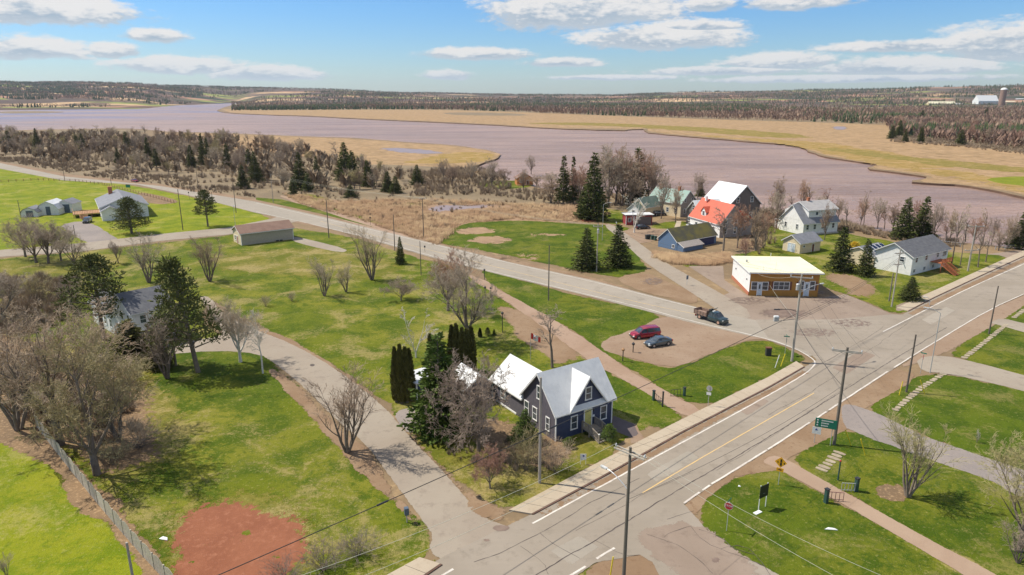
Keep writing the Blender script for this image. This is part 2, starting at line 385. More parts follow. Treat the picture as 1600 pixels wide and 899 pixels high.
mat_simple('roof_green', (0.19, 0.31, 0.26), (0.23, 0.28, 0.24), 0.5, 0.6)
mat_simple('roof_green_old', (0.10, 0.145, 0.115), (0.15, 0.18, 0.15), 0.5, 0.8)
mat_simple('roof_mossy', (0.075, 0.07, 0.045), (0.155, 0.13, 0.03), 0.35, 0.9)
mat_simple('window_glass', (0.035, 0.045, 0.055), (0.10, 0.12, 0.14), 0.8, 0.08, spec=0.8)
mat_simple('door_yellow', (0.62, 0.55, 0.17), None, 3, 0.5)
mat_simple('door_slate', (0.10, 0.13, 0.17), None, 3, 0.5)
mat_simple('door_pale', (0.60, 0.66, 0.70), None, 3, 0.5)
mat_simple('door_red', (0.45, 0.16, 0.11), None, 3, 0.5)
mat_simple('deck_grey', (0.34, 0.29, 0.235), (0.24, 0.20, 0.16), 3, 0.85, stretch=(1, 8, 1))
mat_simple('deck_wood', (0.42, 0.24, 0.12), (0.34, 0.18, 0.09), 3, 0.85)
mat_simple('deck_red', (0.30, 0.09, 0.035), (0.38, 0.13, 0.05), 3, 0.8)
mat_simple('concrete', (0.45, 0.41, 0.36), (0.36, 0.33, 0.29), 3, 0.9)
mat_simple('fence_wood', (0.46, 0.41, 0.32), (0.33, 0.29, 0.23), 4, 0.9, rnd=0.12)
mat_simple('fence_rail', (0.38, 0.22, 0.12), (0.30, 0.17, 0.09), 4, 0.9)
mat_simple('pole_wood', (0.17, 0.145, 0.115), (0.105, 0.09, 0.075), 5, 0.9, stretch=(6, 6, 0.6), rnd=0.25)
mat_simple('pole_pale', (0.40, 0.355, 0.30), (0.31, 0.275, 0.235), 5, 0.9, stretch=(6, 6, 0.6), rnd=0.1)
mat_simple('galvanised', (0.50, 0.50, 0.50), (0.42, 0.42, 0.42), 6, 0.45, 0.3)
mat_simple('porcelain', (0.60, 0.60, 0.58), None, 6, 0.3)
mat_simple('wire_black', (0.03, 0.027, 0.025), None, 2, 0.6)
mat_simple('wire_pale', (0.52, 0.50, 0.40), None, 2, 0.5)
mat_simple('iron_black', (0.035, 0.035, 0.04), None, 4, 0.5)
mat_simple('post_green', (0.03, 0.075, 0.06), None, 4, 0.6)
mat_simple('rail_maroon', (0.16, 0.05, 0.06), None, 4, 0.6)
mat_simple('sign_green', (0.005, 0.17, 0.11), None, 4, 0.4)
mat_simple('sign_white', (0.78, 0.78, 0.76), None, 4, 0.4)
mat_simple('sign_yellow', (0.80, 0.38, 0.02), None, 4, 0.4)
mat_simple('sign_red', (0.50, 0.025, 0.03), None, 4, 0.4)
mat_simple('sign_black', (0.012, 0.013, 0.02), None, 4, 0.4)
mat_simple('sign_blue', (0.03, 0.06, 0.30), None, 4, 0.4)
mat_simple('guard_yellow', (0.78, 0.60, 0.03), None, 4, 0.5)
mat_simple('flag_red', (0.75, 0.05, 0.03), None, 4, 0.8)
mat_simple('solar_cell', (0.012, 0.018, 0.045), None, 4, 0.15)
mat_simple('stone', (0.37, 0.30, 0.21), (0.28, 0.225, 0.155), 3, 0.9, rnd=0.12)
mat_simple('paint_car_red', (0.34, 0.012, 0.03), (0.31, 0.012, 0.03), 1, 0.25, 0.25, coat=0.8)
mat_simple('paint_car_slate', (0.10, 0.125, 0.145), (0.09, 0.11, 0.13), 1, 0.28, 0.5, coat=0.8)
mat_simple('paint_car_green', (0.028, 0.055, 0.06), (0.035, 0.06, 0.065), 1, 0.3, 0.3, coat=0.7)
mat_simple('paint_car_dark', (0.03, 0.035, 0.045), None, 1, 0.25, 0.3, coat=0.8)
mat_simple('paint_car_white', (0.75, 0.75, 0.74), None, 1, 0.3, 0.0, coat=0.8)
mat_simple('truck_bed', (0.20, 0.135, 0.105), (0.28, 0.18, 0.13), 2, 0.8)
mat_simple('tyre', (0.03, 0.028, 0.027), None, 3, 0.9)
mat_simple('rim', (0.45, 0.42, 0.40), None, 3, 0.4, 0.5)
mat_simple('rim_dusty', (0.50, 0.30, 0.21), None, 3, 0.8)
mat_simple('chrome', (0.6, 0.6, 0.6), None, 3, 0.25, 0.8)
mat_simple('plastic_dark', (0.04, 0.045, 0.045), None, 3, 0.6)
mat_simple('headlight', (0.75, 0.75, 0.72), None, 3, 0.15)
mat_simple('bark_brown', (0.21, 0.165, 0.13), (0.14, 0.11, 0.085), 3, 0.95, rnd=0.15)
mat_simple('twig_brown', (0.432, 0.318, 0.224), (0.336, 0.24, 0.167), 1.0, 0.95, rnd=0.18)
mat_simple('twig_olive', (0.42, 0.36, 0.172), (0.336, 0.27, 0.138), 1.0, 0.95, rnd=0.15)
mat_simple('twig_grey', (0.45, 0.36, 0.27), (0.34, 0.265, 0.20), 1.0, 0.95, rnd=0.18)
mat_simple('twig_dark', (0.25, 0.195, 0.15), (0.18, 0.14, 0.11), 1.0, 0.95, rnd=0.12)
mat_simple('twig_rust', (0.444, 0.264, 0.178), (0.36, 0.216, 0.149), 1.0, 0.95, rnd=0.15)
mat_simple('bark_birch', (0.74, 0.70, 0.63), (0.55, 0.50, 0.44), 5, 0.8)
mat_simple('twig_birch', (0.60, 0.55, 0.46), (0.47, 0.42, 0.34), 1.0, 0.9)
def mat_leafy(name, a, b_, c, rnd=0.15, sc=1.2):
    m, t, b, out = new_mat(name)
    n = t.noise(objc(t), sc, 4, 0.7)
    col = t.mix(t.ramp(n, 0.38, 0.62), a, b_)
    col = t.mix(t.m('MULTIPLY', t.ramp(t.noise(objc(t), sc * 6, 2), 0.52, 0.75), 0.7), col, c)
    oi = t.node('ShaderNodeObjectInfo').outputs['Random']
    hs = t.node('ShaderNodeHueSaturation', {'Color': col, 'Value': t.m('ADD', 1 - rnd, t.m('MULTIPLY', oi, 2 * rnd))})
    t.l.new(hs.outputs[0], b.inputs['Base Color']); b.inputs['Roughness'].default_value = 0.85
    b.inputs['Specular IOR Level'].default_value = 0.2
mat_leafy('needles_spruce', (0.058, 0.074, 0.018), (0.095, 0.108, 0.028), (0.165, 0.16, 0.045))
mat_leafy('needles_pine', (0.095, 0.108, 0.030), (0.135, 0.145, 0.045), (0.20, 0.185, 0.065))
mat_leafy('needles_yew', (0.065, 0.105, 0.018), (0.10, 0.145, 0.026), (0.16, 0.19, 0.04))
mat_leafy('needles_cedar', (0.105, 0.105, 0.028), (0.14, 0.13, 0.036), (0.19, 0.155, 0.055))
mat_leafy('blossom_yellow', (0.60, 0.40, 0.03), (0.50, 0.36, 0.04), (0.35, 0.3, 0.06))
def mat_forest(name, cols, scale=0.02):
    m, t, b, out = new_mat(name); p = geo(t)
    c = t.mix(t.ramp(t.noise(p, scale, 3, 0.7), 0.4, 0.6), cols[0], cols[1])
    c = t.mix(t.ramp(t.noise(p, scale * 7, 2, 0.7), 0.45, 0.65), c, cols[2])
    t.l.new(c, b.inputs['Base Color']); b.inputs['Roughness'].default_value = 0.95; b.inputs['Specular IOR Level'].default_value = 0.1
mat_forest('wood_bare', [(0.27, 0.175, 0.13), (0.38, 0.265, 0.19), (0.22, 0.15, 0.12)], 0.006)
mat_forest('wood_conifer', [(0.050, 0.070, 0.030), (0.075, 0.085, 0.040), (0.045, 0.060, 0.035)])
mat_forest('brush_twigs', [(0.33, 0.25, 0.175), (0.42, 0.325, 0.225), (0.25, 0.19, 0.13)], 0.05)
mat_forest('reed_blades', [(0.38, 0.25, 0.15), (0.46, 0.33, 0.20), (0.27, 0.175, 0.11)], 0.06)
# ------------------------------------------------------------------ ground sheets
def chaikin(pts, it=2, closed=True):
    for _ in range(it):
        out = []; n = len(pts); rng = range(n if closed else n - 1)
        if not closed: out.append(pts[0])
        for i in rng:
            a, b = pts[i], pts[(i + 1) % n]
            out += [a * 0.75 + b * 0.25, a * 0.25 + b * 0.75]
        if not closed: out.append(pts[-1])
        pts = out
    return pts
def to_world(px, z=0.0): return [G(x, y).xy for x, y in px]
def inside(P, poly):
    x, y = P[:, 0], P[:, 1]; res = np.zeros(len(P), bool)
    A = poly; B = np.roll(poly, -1, axis=0)
    for (x1, y1), (x2, y2) in zip(A, B):
        if y1 == y2: continue
        c = ((y1 > y) != (y2 > y)) & (x < (x2 - x1) * (y - y1) / (y2 - y1) + x1)
        res ^= c
    return res
def dist_poly(P, poly):
    A = poly; B = np.roll(poly, -1, axis=0); D = B - A; L2 = (D ** 2).sum(1) + 1e-12
    out = np.full(len(P), 1e9)
    for a, d, l2 in zip(A, D, L2):
        q = P - a; t = np.clip(q @ d / l2, 0, 1)
        e = q - t[:, None] * d
        out = np.minimum(out, np.sqrt((e ** 2).sum(1)))
    return out
def resample(poly, step):
    out = []
    n = len(poly)
    for i in range(n):
        a, b = poly[i], poly[(i + 1) % n]; L = np.linalg.norm(b - a); k = max(1, int(math.ceil(L / step)))
        for j in range(k): out.append(a + (b - a) * j / k)
    return np.array(out)
def patch(name, px, z, mat, margin=0.5, smooth=2, world=False, kind='structure', parent=None, grow=None, label=None, cat=None):
    """a thin ground sheet; 'edge' runs from 0 at its rim to 1 at margin metres inside"""
    if mat.startswith('grass'): margin *= 1.5
    pts = [Vector(p) for p in px] if world else [Vector(p) for p in to_world(px)]
    if smooth: pts = chaikin(pts, smooth)
    poly = np.array([[p.x, p.y] for p in pts])
    grow = margin * 0.5 if grow is None else grow
    ar = 0.5 * np.sum(poly[:, 0] * np.roll(poly[:, 1], -1) - poly[:, 1] * np.roll(poly[:, 0], -1))
    if ar < 0: poly = poly[::-1]
    step = max(margin * 1.2, 0.5, np.sqrt(abs(ar)) / 60)
    poly = resample(poly, step)
    # outward growth so that the half-way line stays on the surveyed outline
    t = np.roll(poly, -1, axis=0) - np.roll(poly, 1, axis=0); nrm = np.stack([t[:, 1], -t[:, 0]], 1); nrm /= np.linalg.norm(nrm, axis=1)[:, None] + 1e-9
    poly = poly + nrm * grow
    if mat.startswith(('grass', 'gravel_p', 'red', 'dirt', 'leaf', 'gravel_g', 'trail_g', 'reed', 'brush')) and smooth:
        am = min(1.1, margin * 0.8)
        poly = poly + nrm * np.array([[am * (0.7 * mnoise.noise(Vector((a * .45, c_ * .45, 1))) + 0.9 * mnoise.noise(Vector((a * .14, c_ * .14, 5))))] for a, c_ in poly])
    rings = []
    for k in (0.5, 1.0):
        r = poly - nrm * margin * k
        ok = inside(r, poly) & (dist_poly(r, poly) > margin * k * 0.93)
        rings.append(r[ok])
    x0, y0 = poly.min(0); x1, y1 = poly.max(0)
    gs = max(math.sqrt(abs(ar)) / 9, margin * 3)
    gx, gy = np.meshgrid(np.arange(x0 + gs / 2, x1, gs), np.arange(y0 + gs / 2, y1, gs)); g = np.stack([gx.ravel(), gy.ravel()], 1)
    if len(g):
        ok = inside(g, poly)
        g = g[ok]
        if len(g): g = g[dist_poly(g, poly) > margin * 1.6]
    n = len(poly)
    allp = np.concatenate([poly] + [r for r in rings if len(r)] + ([g] if len(g) else []))
    vs, es, fs, *_ = delaunay_2d_cdt([Vector(p) for p in allp], [(i, (i + 1) % n) for i in range(n)], [], 1, 1e-4)
    V = np.array([[v.x, v.y] for v in vs]); Fc = [tuple(f) for f in fs if len(f) == 3]
    e = np.clip(dist_poly(V, poly) / margin, 0, 1)
    V3 = np.column_stack([V, np.full(len(V), z)])
    F3 = np.array(Fc)
    a, b, c = V[F3[:, 0]], V[F3[:, 1]], V[F3[:, 2]]
    cr = (b[:, 0] - a[:, 0]) * (c[:, 1] - a[:, 1]) - (b[:, 1] - a[:, 1]) * (c[:, 0] - a[:, 0])
    F3[cr < 0] = F3[cr < 0][:, ::-1]
    o = np_mesh(name, V3, F3, MAT[mat], parent, {'edge': e})
    return tag(o, label, cat, None, kind) if parent is None else o
def ribbon(name, pts, width, z, mat, parent=None, jitter=0.0, thick=0.0, kind='structure', seed=1):
    """a flat strip along world points"""
    rr = random.Random(seed)
    P = [Vector((p[0], p[1])) for p in pts]; vs = []; fs = []
    for i, p in enumerate(P):
        a = P[max(0, i - 1)]; b = P[min(len(P) - 1, i + 1)]; d = (b - a).normalized(); n = Vector((-d.y, d.x))
        wv = width * (1 + rr.uniform(-jitter, jitter))
        o = n * rr.uniform(-jitter, jitter) * width * 0.8
        vs += [(*(p + o + n * wv / 2), z), (*(p + o - n * wv / 2), z)]
    for i in range(len(P) - 1): fs.append((2 * i, 2 * i + 1, 2 * i + 3, 2 * i + 2))
    ob = MB().add(vs, fs).build(name, MAT[mat], parent)
    if parent is None: ob['kind'] = kind
    return ob
def dense(px, step=0.6, smooth=2, z=0.0):
    pts = [Vector((*G(x, y).xy,)) for x, y in px]
    if smooth: pts = chaikin(pts, smooth, False)
    out = [pts[0]]
    for a, b in zip(pts[:-1], pts[1:]):
        L = (b - a).length; k = max(1, int(L / step))
        out += [a + (b - a) * (j / k) for j in range(1, k + 1)]
    return out

# river outline, far bank then near bank
FAR = [(-700, 170), (0, 168), (120, 167), (230, 165), (290, 163), (320, 160.5), (370, 158.8), (395, 159.2), (372, 162), (335, 172), (352, 177), (420, 180), (480, 181.5), (560, 186), (700, 192),
       (800, 197), (860, 201), (975, 204.5), (985, 202.5), (1010, 202), (1005, 206.5), (1050, 211.5), (1120, 217), (1200, 224), (1262, 227), (1268, 228.5), (1254, 234), (1290, 245), (1330, 252),
       (1372, 256.5), (1352, 264), (1400, 269), (1440, 274), (1455, 277), (1418, 284), (1460, 287), (1500, 289), (1560, 298), (1600, 308), (1800, 350), (2300, 420)]
NEAR = [(2300, 520), (1800, 440), (1640, 395), (1560, 384), (1480, 378), (1400, 366), (1320, 350), (1240, 338), (1160, 325), (1100, 312), (1000, 304), (920, 300), (850, 296), (800, 284), (762, 272),
        (745, 262), (756, 255), (778, 248), (786, 241), (750, 232), (700, 226), (640, 222.5), (580, 217.5), (540, 215), (470, 213), (400, 210), (330, 207.5), (246, 205.5), (243, 203.2), (190, 200.5), (100, 202),
        (0, 204), (-700, 214)]
riv = [G(x, y) for x, y in FAR + NEAR]
riv = [Vector((p.x, p.y, 0)) for p in chaikin([Vector((p.x, p.y)) for p in riv], 1)]
riv = [Vector((p.x, p.y, 0)) for p in riv]
# ragged bank
poly = resample(np.array([[p.x, p.y] for p in riv]), 12.0)
rv = []
for x, y in poly:
    d = math.hypot(x, y); s = min(2.2, d / 260)
    rv.append(Vector((x + s * 1.6 * mnoise.noise(Vector((x * .03, y * .03, 0))), y + s * 2.2 * mnoise.noise(Vector((x * .05, y * .05, 7))), 0)))
outer = [Vector((-26000, -400, 0)), Vector((26000, -400, 0)), Vector((26000, 26000, 0)), Vector((-26000, 26000, 0))]
tris = tessellate_polygon([outer, rv])
allv = outer + rv
gr = np_mesh('ground', np.array([tuple(v) for v in allv]), np.array([t if True else t for t in tris]), MAT['field_dry'])
tag(gr, kind='structure')
bmx = bmesh.new(); bmx.from_mesh(gr.data); bmesh.ops.recalc_face_normals(bmx, faces=bmx.faces)
if sum(f.normal.z * f.calc_area() for f in bmx.faces) < 0: bmesh.ops.reverse_faces(bmx, faces=bmx.faces)
bmx.to_mesh(gr.data); bmx.free()
vs = []; fs = []
n = len(rv)
for i, p in enumerate(rv): vs += [(p.x, p.y, -0.002), (p.x, p.y, -1.6)]
for i in range(n): j = (i + 1) % n; fs.append((2 * i, 2 * j, 2 * j + 1, 2 * i + 1))
MB().add(vs, fs).build('river_bank', MAT['bank_mud'])['kind'] = 'structure'
MB().add([(-9000, 120, -0.95), (9000, 120, -0.95), (9000, 9000, -0.95), (-9000, 9000, -0.95)], [(0, 1, 2, 3)]).build('river', MAT['muddy_water'])['kind'] = 'structure'

# marshes beyond and before the river
patch('marsh', [(345, 171), (420, 170), (560, 170), (700, 171), (830, 176), (960, 181), (1100, 186), (1200, 189), (1300, 192), (1390, 196), (1392, 217), (1480, 226), (1600, 238), (1800, 260), (1800, 346), (1602, 305),
                (1562, 296), (1500, 287.5), (1462, 286), (1430, 284), (1458, 277.5), (1442, 272.5), (1400, 267.5), (1360, 262.5), (1376, 256.5), (1330, 250.5), (1292, 243), (1260, 233.5), (1272, 227.6), (1200, 222.5), (1120, 215.5),
                (1052, 210), (1012, 205), (1012, 201), (980, 201.5), (860, 199.8), (800, 195.8), (700, 190.8), (560, 184.8), (480, 180.5), (420, 179.2), (360, 176)], 0.010, 'marsh_grass', 3, 0)
for k, pg in enumerate([[(1262, 232), (1300, 243), (1380, 258), (1420, 262), (1500, 272), (1480, 255), (1400, 240), (1330, 228), (1280, 222), (1180, 217), (1060, 208), (1010, 205), (1080, 212), (1200, 222)],
                        [(805, 193), (900, 196), (975, 198), (1060, 204), (1160, 212), (1260, 218), (1270, 212), (1160, 203), (1040, 196), (900, 191)],
                        [(1380, 256), (1440, 272), (1470, 277), (1560, 288), (1600, 300), (1700, 318), (1700, 300), (1600, 283), (1500, 268), (1420, 256)]]):
    patch('marsh_band', pg, 0.022 + 0.004 * k, 'marsh_gold' if k != 1 else 'marsh_green', 26, 2)
patch('marsh_band', [(1275, 232), (1320, 240), (1420, 252), (1600, 274), (1650, 266), (1500, 252), (1400, 243), (1330, 232)], 0.036, 'marsh_green', 24, 2)
patch('meadow', [(1535, 279), (1600, 275), (1700, 282), (1700, 305), (1605, 291), (1560, 287)], 0.040, 'far_green', 2, 1)
patch('mudflat', [(690, 176), (760, 176), (815, 178), (830, 181), (760, 181), (700, 179.5)], 0.030, 'brush_ground', 6, 1)
patch('marsh_pool', [(1300, 199), (1312, 197), (1324, 199), (1318, 204), (1306, 203)], 0.034, 'pool_water', 12, 1)
patch('marsh', [(330, 209), (400, 211.5), (470, 214.5), (540, 216.5), (640, 224), (700, 227.5), (750, 233.5), (783, 241), (775, 248), (752, 255), (735, 262), (700, 266), (640, 262), (560, 262), (470, 255), (400, 240), (330, 222), (250, 208)], 0.010, 'marsh_grass', 3, 0)
patch('marsh_band', [(690, 240), (740, 236), (776, 241), (772, 248), (750, 254), (700, 256), (640, 256), (620, 252), (660, 249)], 0.022, 'marsh_gold', 16, 1)
patch('marsh_pool', [(592, 232), (622, 231), (660, 234), (700, 239), (690, 242), (650, 240), (612, 237)], 0.030, 'pool_water', 18, 1)
patch('marsh_spit', [(0, 205.5), (100, 203.5), (190, 202), (240, 204.5), (200, 209), (100, 212), (0, 214)], 0.012, 'brush_ground', 4, 1)
patch('marsh_spit', [(0, 174), (60, 173.4), (112, 175), (60, 176.4), (0, 177)], -0.70, 'brush_ground', 6, 1)

# land between the country road and the river
for k, pg in enumerate([[(362, 173), (560, 171.5), (700, 172), (830, 176), (960, 181.3), (1100, 186.3), (1200, 189.3), (1300, 192), (1392, 196), (1440, 170), (1200, 160), (830, 160), (560, 158.5), (362, 161)],
                        [(1388, 214), (1440, 221), (1500, 227), (1640, 244), (1760, 258), (1760, 168), (1560, 167), (1440, 166), (1390, 185)]]):
    patch('wood_floor', pg, 0.020 + .003 * k, 'brush_ground', 4, 1)
patch('marsh_edge', [(540, 256), (620, 258), (700, 262), (745, 262), (752, 268), (700, 274), (600, 270), (540, 264)], 0.026, 'brush_ground', 6, 1)
patch('brush_pile_ground', [(215, 300), (250, 306), (280, 314), (268, 320), (230, 318), (212, 308)], 0.030, 'leaf_litter', 2.5, 1)
patch('scrub_ground', [(-400, 222), (0, 222), (300, 226), (480, 245), (640, 268), (745, 268), (800, 290), (900, 305), (1000, 312), (1100, 320), (1000, 345), (900, 342), (800, 312), (600, 320), (480, 322), (400, 312), (250, 289), (100, 272), (0, 252), (-400, 214)], 0.015, 'brush_ground', 4, 1)
patch('meadow', [(445, 305), (480, 302), (520, 312), (500, 322), (460, 316)], 0.028, 'grass_tired', 4, 1)
patch('meadow', [(625, 318), (650, 313), (668, 318), (650, 324), (628, 323)], 0.028, 'grass', 4, 1)
patch('reed_bed', [(440, 300), (520, 315), (640, 312), (760, 318), (900, 322), (955, 335), (900, 350), (800, 345), (720, 352), (700, 372), (680, 385), (640, 372), (560, 345), (480, 325)], 0.022, 'reed_ground', 3, 2)
patch('reed_pool', [(668, 326), (690, 319), (716, 321), (770, 319), (800, 322), (745, 325), (705, 328), (698, 336), (676, 330)], 0.028, 'pool_water', 7, 1)
patch('meadow', [(690, 366), (720, 350), (760, 346), (830, 345), (900, 350), (960, 352), (1000, 360), (990, 385), (1008, 415), (1012, 425), (985, 434), (960, 433), (925, 428), (860, 414), (800, 400), (740, 390), (700, 383), (680, 376)], 0.032, 'grass_lush', 1.6, 2)
for k, c in enumerate([(765, 375, 34, 6), (820, 402, 28, 4), (742, 361, 30, 6), (858, 368, 30, 3)]):
    patch('dry_grass_patch', [(c[0] + c[2] * math.cos(a / 9 * 6.283), c[1] + c[3] * math.sin(a / 9 * 6.283)) for a in range(9)], 0.038, 'reed_ground', 8, 1)
patch('lawn', [(400, 309), (440, 312), (480, 322), (540, 342), (620, 366), (650, 371), (600, 360), (500, 334), (400, 312.5)], 0.041, 'grass_lush', 0.5, 0)
patch('lawn', [(455, 306), (490, 308), (510, 322), (560, 337), (640, 362), (600, 354), (540, 334), (470, 312)], 0.041, 'grass', 0.6, 0)
patch('lawn', [(745, 285), (800, 282), (835, 285), (830, 293), (790, 296), (750, 292)], 0.030, 'grass', 1.2, 1)
patch('lawn', [(920, 330), (960, 326), (985, 335), (975, 352), (940, 348), (915, 345)], 0.034, 'grass', 1.2, 1)
patch('lawn', [(1010, 358), (1030, 348), (1070, 345), (1085, 352), (1060, 362), (1030, 366), (1008, 362)], 0.034, 'grass', 0.8, 1)
patch('lawn', [(1060, 410), (1080, 400), (1130, 400), (1180, 395), (1200, 375), (1195, 355), (1220, 345), (1300, 358), (1340, 370), (1400, 378), (1480, 395), (1560, 398), (1580, 404), (1520, 432), (1470, 462), (1410, 492), (1390, 488), (1330, 462),
               (1290, 450), (1250, 430), (1180, 405), (1120, 408), (1075, 420)], 0.026, 'grass', 1.0, 1)
patch('reed_bed', [(1025, 395), (1060, 402), (1140, 396), (1145, 408), (1110, 413), (1050, 412), (1022, 402)], 0.042, 'reed_ground', 1.6, 1)
patch('shore_path', [(1190, 325), (1220, 331), (1320, 348), (1395, 364), (1470, 378), (1490, 386), (1400, 374), (1310, 356), (1215, 338)], 0.030, 'dirt_verge', 1.0, 1)
patch('dirt_track', [(1285, 432), (1310, 425), (1345, 435), (1370, 455), (1350, 475), (1330, 465), (1320, 448)], 0.034, 'dirt_verge', 4.5, 1)

# lawns on the near side
patch('lawn', [(-160, -60), (280, -60), (280, 175), (150, 175), (112, 140), (70, 92), (30, 50), (0, 52), (-30, 50), (-60, 60), (-120, 70)], 0.008, 'grass', 2, 1, world=True)
patch('lawn', [(-800, 330), (-300, 285), (0, 258), (100, 277), (215, 291), (300, 308), (400, 332), (428, 345), (355, 360), (250, 373), (135, 388), (0, 396), (-800, 440)], 0.014, 'grass_bright', 1.0, 1)
patch('lawn', [(-700, 470), (0, 404), (150, 392), (300, 374), (360, 368), (420, 352), (470, 358), (560, 372), (625, 396), (720, 420), (745, 438), (905, 560), (1030, 660), (985, 688), (795, 806), (740, 772), (560, 590), (350, 480), (330, 470), (310, 500),
               (350, 525), (440, 585), (520, 700), (610, 770), (680, 840), (660, 870), (560, 930), (400, 1010), (-300, 1300), (-900, 800)], 0.018, 'grass', 1.0, 1)
patch('lawn', [(-500, 640), (0, 668), (60, 700), (130, 790), (215, 860), (260, 940), (300, 1040), (-200, 1100), (-700, 800)], 0.030, 'grass_bright', 0.9, 1)
patch('leaf_litter', [(-60, 640), (60, 655), (140, 740), (215, 830), (262, 895), (300, 960), (270, 960), (215, 868), (130, 800), (60, 715), (-60, 680)], 0.036, 'leaf_litter', 1.3, 1)
patch('scrub_fringe', [(-60, 490), (120, 545), (270, 575), (285, 640), (262, 740), (185, 790), (100, 700), (-60, 650)], 0.0255, 'grass_tired', 5, 1)
patch('scrub_floor', [(-60, 500), (120, 560), (235, 600), (240, 690), (230, 730), (175, 765), (100, 690), (-60, 640)], 0.030, 'leaf_litter', 7.0, 1)
patch('lawn', [(-500, 455), (0, 410), (120, 395), (230, 400), (110, 450), (60, 480), (-500, 520)], 0.024, 'grass_tired', 2, 1)
patch('lawn', [(330, 400), (480, 385), (600, 400), (640, 430), (560, 440), (400, 425), (300, 420)], 0.024, 'grass_tired', 8, 1)
patch('soil_patch', [(292, 812), (300, 792), (345, 786), (360, 776), (392, 786), (420, 800), (458, 806), (468, 838), (482, 862), (462, 885), (440, 915), (380, 950), (300, 960), (262, 920), (286, 870), (270, 845)], 0.040, 'red_soil', 4.2, 2)
patch('worn_grass', [(262, 795), (330, 770), (420, 770), (480, 805), (500, 860), (470, 920), (380, 980), (270, 980), (250, 880)], 0.034, 'grass_tired', 6, 2)
patch('lawn', [(305, 541), (350, 533), (400, 540), (440, 575), (470, 610), (440, 640), (380, 610), (300, 640), (225, 590), (260, 565)], 0.028, 'grass_lush', 3.5, 1)
patch('lawn', [(800, 412), (760, 428), (905, 478), (1036, 494), (1018, 478), (930, 458), (800, 432), (740, 420)][0:0] or [(745, 420), (800, 434), (900, 462), (1000, 482), (1038, 496), (1000, 512), (945, 532), (938, 545), (975, 560), (1040, 575), (1060, 574), (1130, 546), (1160, 534), (1198, 530), (1240, 548), (1262, 566), (1200, 592),
               (1097, 640), (1040, 612), (960, 563), (895, 516), (800, 466), (758, 436)], 0.034, 'grass_lush', 0.7, 1)
patch('lawn', [(880, 560), (925, 567), (1015, 615), (1075, 652), (1035, 672), (1000, 664), (958, 640), (900, 600)], 0.030, 'grass_lush', 0.8, 1)
patch('dirt_bed', [(770, 478), (800, 480), (880, 520), (905, 560), (870, 575), (820, 540), (790, 500)], 0.026, 'dirt_verge', 2.0, 1)
patch('garden_bed', [(810, 655), (880, 692), (905, 700), (870, 735), (815, 725), (740, 690), (720, 650)], 0.028, 'leaf_litter', 3.0, 1)
patch('lawn', [(1230, 710), (1330, 668), (1440, 700), (1545, 752), (1640, 800), (1900, 1000), (1700, 1000), (1557, 899), (1450, 844), (1330, 776), (1262, 740)], 0.026, 'grass_lush', 0.7, 1)
patch('lawn', [(1092, 785), (1150, 745), (1205, 730), (1250, 753), (1312, 786), (1450, 868), (1505, 899), (1700, 1010), (1400, 1010), (1205, 895), (1130, 855), (1098, 820)], 0.026, 'grass_lush', 0.7, 1)
patch('lawn', [(1345, 636), (1420, 588), (1475, 584), (1600, 612), (1800, 660), (1900, 800), (1620, 738), (1460, 690), (1400, 662)], 0.026, 'grass_lush', 0.7, 1)
patch('lawn', [(1474, 553), (1560, 503), (1640, 470), (1800, 480), (1800, 620), (1600, 586), (1500, 560)], 0.026, 'grass_lush', 0.7, 1)
patch('lawn', [(1560, 497), (1600, 468), (1700, 430), (1800, 470), (1640, 512), (1600, 507)], 0.028, 'grass_lush', 0.5, 0)
patch('lawn', [(900, 920), (960, 890), (1010, 890), (1060, 925), (1040, 1000), (900, 1000)], 0.030, 'grass', 0.5, 1)
patch('lawn', [(640, 690), (690, 730), (740, 775), (796, 806), (990, 690), (960, 660), (880, 700), (760, 690), (690, 650)], 0.024, 'grass_tired', 1.2, 1)
patch('tree_bed', [(1365, 765), (1395, 755), (1425, 770), (1415, 785), (1380, 782)], 0.034, 'leaf_litter', 0.8, 1)

for x, y, r_ in ((388, 834, 9), (360, 843, 6), (378, 847, 6), (326, 851, 7), (430, 870, 8), (300, 880, 8)):
    patch('weed_patch', [(x + r_ * math.cos(a), y + r_ * .45 * math.sin(a)) for a in (0, 1, 2, 3, 4.2, 5.3)], 0.0445, 'grass_lush', 0.5, 1)
# trails, lanes, lots
patch('dirt_track', [(430, 303), (470, 313), (540, 335), (620, 362), (660, 378), (640, 378), (600, 366), (530, 342), (465, 320)], 0.040, 'trail_gravel', 0.7, 1)
patch('gravel_trail', [(728, 430), (742, 430), (800, 465), (895, 516), (960, 564), (1040, 612), (1097, 640), (1076, 652), (1045, 637), (1015, 616), (925, 568), (800, 476), (745, 443)], 0.044, 'trail_gravel', 0.5, 1)
patch('gravel_trail', [(1205, 712), (1225, 716), (1267, 740), (1330, 775), (1450, 843), (1557, 898), (1660, 960), (1600, 965), (1507, 899), (1450, 866), (1312, 785), (1250, 752), (1205, 728), (1190, 722)], 0.040, 'trail_paved', 0.25, 1)
patch('gravel_lane', [(1310, 628), (1350, 637), (1400, 660), (1462, 690), (1600, 734), (1750, 790), (1750, 850), (1600, 779), (1550, 752), (1462, 722), (1400, 700), (1345, 678), (1318, 668)], 0.038, 'gravel_grey', 0.5, 1)
patch('paved_lane', [(1430, 560), (1472, 555), (1530, 568), (1600, 587), (1800, 640), (1800, 665), (1600, 611), (1477, 583), (1440, 582)], 0.044, 'asphalt_lane', 0.3, 1)
patch('paved_lane', [(1545, 505), (1565, 497), (1600, 506), (1800, 545), (1800, 570), (1600, 520), (1560, 508)], 0.044, 'asphalt_lane', 0.3, 1)
